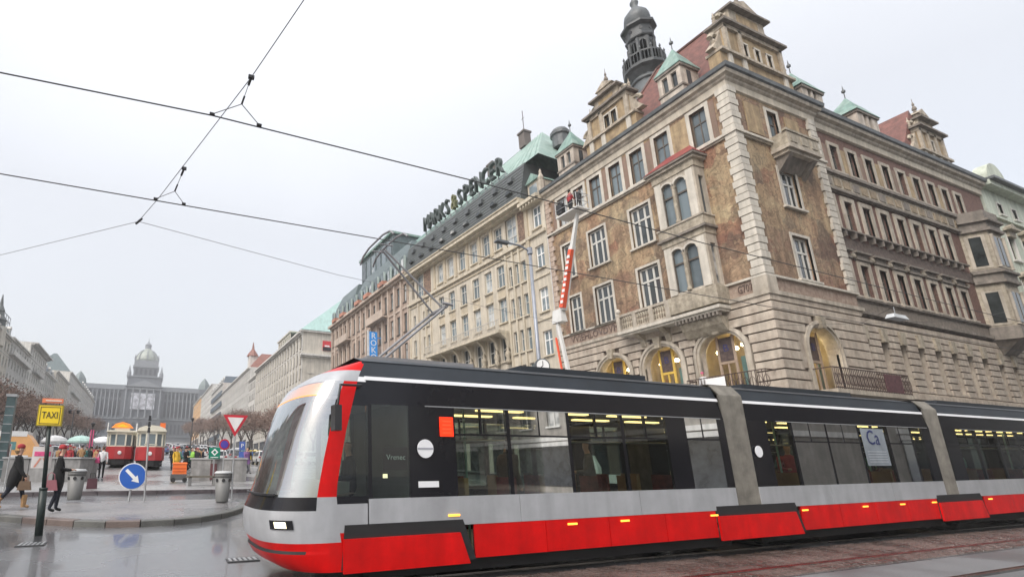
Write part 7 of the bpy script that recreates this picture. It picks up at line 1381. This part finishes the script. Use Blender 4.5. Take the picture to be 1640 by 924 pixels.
m = beam([C_.lerp(D, .02) + Vector((-.12, -.05, 0)), C_.lerp(D, .62) + Vector((-.12, -.05, 0))], .22, .18); m.build('orange_boom_panel', lo_, LF); beam([M1, D], .17, .12).build('telescopic_boom', lw, LF)
for k in range(9): q = C_.lerp(D, .06 + k * .058) + Vector((-.30, -.12, 0)); m = MB(); m.box(q.x - .01, q.x + .03, q.y - .1, q.y + .1, q.z, q.z + .2); m.build('white_marking', white_p, LF)
m = MB(); m.box(22.8, 26.0, 19.5, 26.5, .9, 1.3); m.build('chassis', lw, LF); m = MB(); m.box(23.0, 25.8, 17.8, 19.6, .9, 2.7, 0, .95, .8); m.build('cab', lw, LF); m = MB(); m.lathe([(.7, 1.3), (.7, 1.7), (.4, 2.4)], (24.4, 23.6, 0), 12); m.build('turntable', lw, LF)
for y in (19, 24.5, 25.8):
    for x in (23.0, 25.8): m = MB(); m.M = Matrix.Translation((x, y, .88)) @ Matrix.Rotation(R(90), 4, 'Y'); m.lathe([(.46, -.14), (.46, .14)], n=14); m.build('wheel', rubber, LF)
bx, by, bz = 25.2, 23.4, 18.2
m = MB(); m.box(bx - .55, bx + .55, by - .95, by + .95, bz, bz + .1); m.build('basket_floor', lw, LF)
m = MB()
for x in (bx - .53, bx + .53):
    for y in (by - .93, by, by + .93): m.tube([(x, y, bz), (x, y, bz + 1.1)], .025, 5)
for z_ in (.55, 1.1): m.tube([(bx - .53, by - .93, bz + z_), (bx + .53, by - .93, bz + z_), (bx + .53, by + .93, bz + z_), (bx - .53, by + .93, bz + z_), (bx - .53, by - .93, bz + z_)], .025, 5)
m.build('basket_rail', grey_m, LF); m = MB(); m.box(bx - .5, bx - .2, by + .4, by + .9, bz + .3, bz + 1.0); m.build('control_box', blk, LF)
person('worker in dark red jacket standing in the raised lift basket', P_hold, (bx, by + .1, bz + .1), 0, ('red', 'dark', None, 'black', 'hair'), 'black'); person('second worker in dark clothes bending in the raised lift basket', P_hold, (bx + .1, by - .5, bz + .1), R(30), ('dark', 'dark', None, 'black', 'hair'), None, scale=.92)
# ================================================================ overhead wires
wirem = mat('wire', (.05, .05, .05), .6); wthin = mat('thin_wire', (.22, .22, .23), .6)
def wire(name, label, pts, r, m_=wirem, cat='wire'):
    o = thing(name, label, cat, pts[0]); m = MB(); m.tube(pts, r, 5); m.build('strand', m_, o); return o
w1 = wire('contact_wire', 'thick upper tram contact wire crossing the sky from left to the oriel', [(-40, 6.6, 5.9), (-1.83, 5.74, 5.8), (.38, 5.59, 5.8), (4.2, 5.62, 5.8), (9.5, 5.8, 5.8), (20, 6.0, 5.85), (60, 6.3, 5.9)], .009)
w2 = wire('contact_wire', 'lower tram contact wire touching the pantograph of the modern tram', [(-40, 8.3, 5.85), (-2.4, 8.2, 5.88), (3.7, 8.2, 5.93), (13, 8.2, 5.99), (60, 8.2, 6.3)], .010)
wire('span_wire', 'thin span wire carrying the contact wires across the sky', [(2.3, -1, 6.35), (.77, 5.25, 6.2), (-.18, 8.6, 6.17), (-.52, 9.74, 6.2)], .006, wthin)
wire('span_wire', 'thin stay wire running from the span junction to the left houses', [(-.52, 9.74, 6.2), (-3.41, 12.84, 6.3), (-30, 42, 11)], .006, wthin); wire('span_wire', 'thin stay wire running from the span junction towards the corner house', [(-.52, 9.74, 6.2), (3.92, 10.9, 6.2), (28.9, 18, 7.6)], .006, wthin)
for lb, p, c, a, b_ in (('upper', (.77, 5.25, 6.2), (.70, 5.42, 5.93), (.38, 5.59, 5.82), (.95, 5.58, 5.82)), ('lower', (.16, 7.53, 6.18), (.06, 8.0, 6.02), (-.22, 8.2, 5.93), (.22, 8.2, 5.93))):
    t = thing('wire_hanger', 'insulated hanger with forked stays holding the %s contact wire' % lb, 'hanger', p); P, Q = Vector(p), Vector(c)
    m = MB(); m.tube([P, Q], .005, 4); m.build('stay', wirem, t); m = MB(); m.tube([P, P.lerp(Q, .3)], .016, 6); m.build('insulator', blk, t); m = MB(); m.tube([P.lerp(Q, .7), Q], .012, 6); m.build('insulator', blk, t); m = MB(); m.box(p[0] - .035, p[0] + .035, p[1] - .02, p[1] + .02, p[2] - .02, p[2] + .02); m.build('clamp', blk, t)
    for e in (a, b_): m = MB(); m.tube([Q, e], .005, 4); m.build('stay', wirem, t); m = MB(); m.tube([(e[0] - .03, e[1], e[2]), (e[0] + .03, e[1], e[2])], .022, 6); m.build('clip', blk, t)
t = thing('wire_hanger', 'small junction clamp where the stay wires meet at the lower left', 'hanger', (-.52, 9.74, 6.2)); m = MB(); m.tube([(-.46, 9.6, 6.2), (-.56, 9.85, 6.2)], .022, 6); m.build('clamp', blk, t)
wire('span_wire', 'cable stretched low along the right hand fronts over the side street', [(28.9, 14.8, 8.6), (40, 12, 9.3), (58, 14.5, 12.9)], .008)
t = thing('hanging_lamp', 'pale street lamp hanging from cables before the dark side front', 'street lamp', (27.5, 10, 8)); m = MB(); m.box(26.9, 28.0, 9.85, 10.15, 7.45, 7.62, 0, .8, .7); m.build('lamp_body', mat('lamp_pale', (.5, .52, .53), .4), t); m = MB(); m.tube([(27.4, 10, 7.6), (27.4, 10, 7.95)], .015, 5); m.build('hanger_rod', grey_m, t); m = MB(); m.tube([(27.4, 10, 7.95), (37.1, 15.2, 9.6)], .008, 5); m.build('cable', wirem, t)
# ================================================================ houses behind the camera and beside the frame (seen only in reflections)
opp = mat('opposite_render', (.26, .24, .21), .85, var=.15, streak=.2)
street_house('street_house', 'dark stone house on the opposite corner of the side street', Face(28.9, -3, R(-90)), 34, 0, 24, 11, 5, 1.3, 2.4, opp, wgrey, roof='mansard', rm=slate, rh=3, frame=frame_w, glass=MATS['window_glass'])
street_house('street_house', 'long grey house facing the painted corner house across the side street', Face(80, -3.2, R(180)), 50, 0, 22, 14, 5, 1.3, 2.4, opp, wgrey, roof='hip', rm=slate, rh=3, frame=frame_w, glass=MATS['window_glass'])
street_house('street_house', 'pale house outside the picture on the left side of the square', Face(-30, 22, R(90)), 60, gz(22) - .3, 25, 16, 5, 1.3, 2.4, wgrey2, wgrey, roof='hip', rm=redr, rh=4, frame=frame_w, glass=MATS['window_glass'])
# ================================================================ haze
hz = MB(); hz.box(-140, 140, -30, 470, -1, 110); o = hz.build('haze', []); o.data.materials.clear(); o['kind'] = 'stuff'; tag(o, 'pale winter haze filling the square', 'haze')
hm = bpy.data.materials.new('haze_air'); hm.use_nodes = True; t = hm.node_tree; t.nodes.clear(); mo = nn(t, 'ShaderNodeOutputMaterial'); pv = nn(t, 'ShaderNodeVolumePrincipled'); pv.inputs['Color'].default_value = (.97, .98, 1, 1); pv.inputs['Density'].default_value = .0008; pv.inputs['Anisotropy'].default_value = .2; t.links.new(pv.outputs[0], mo.inputs['Volume']); o.data.materials.append(hm)
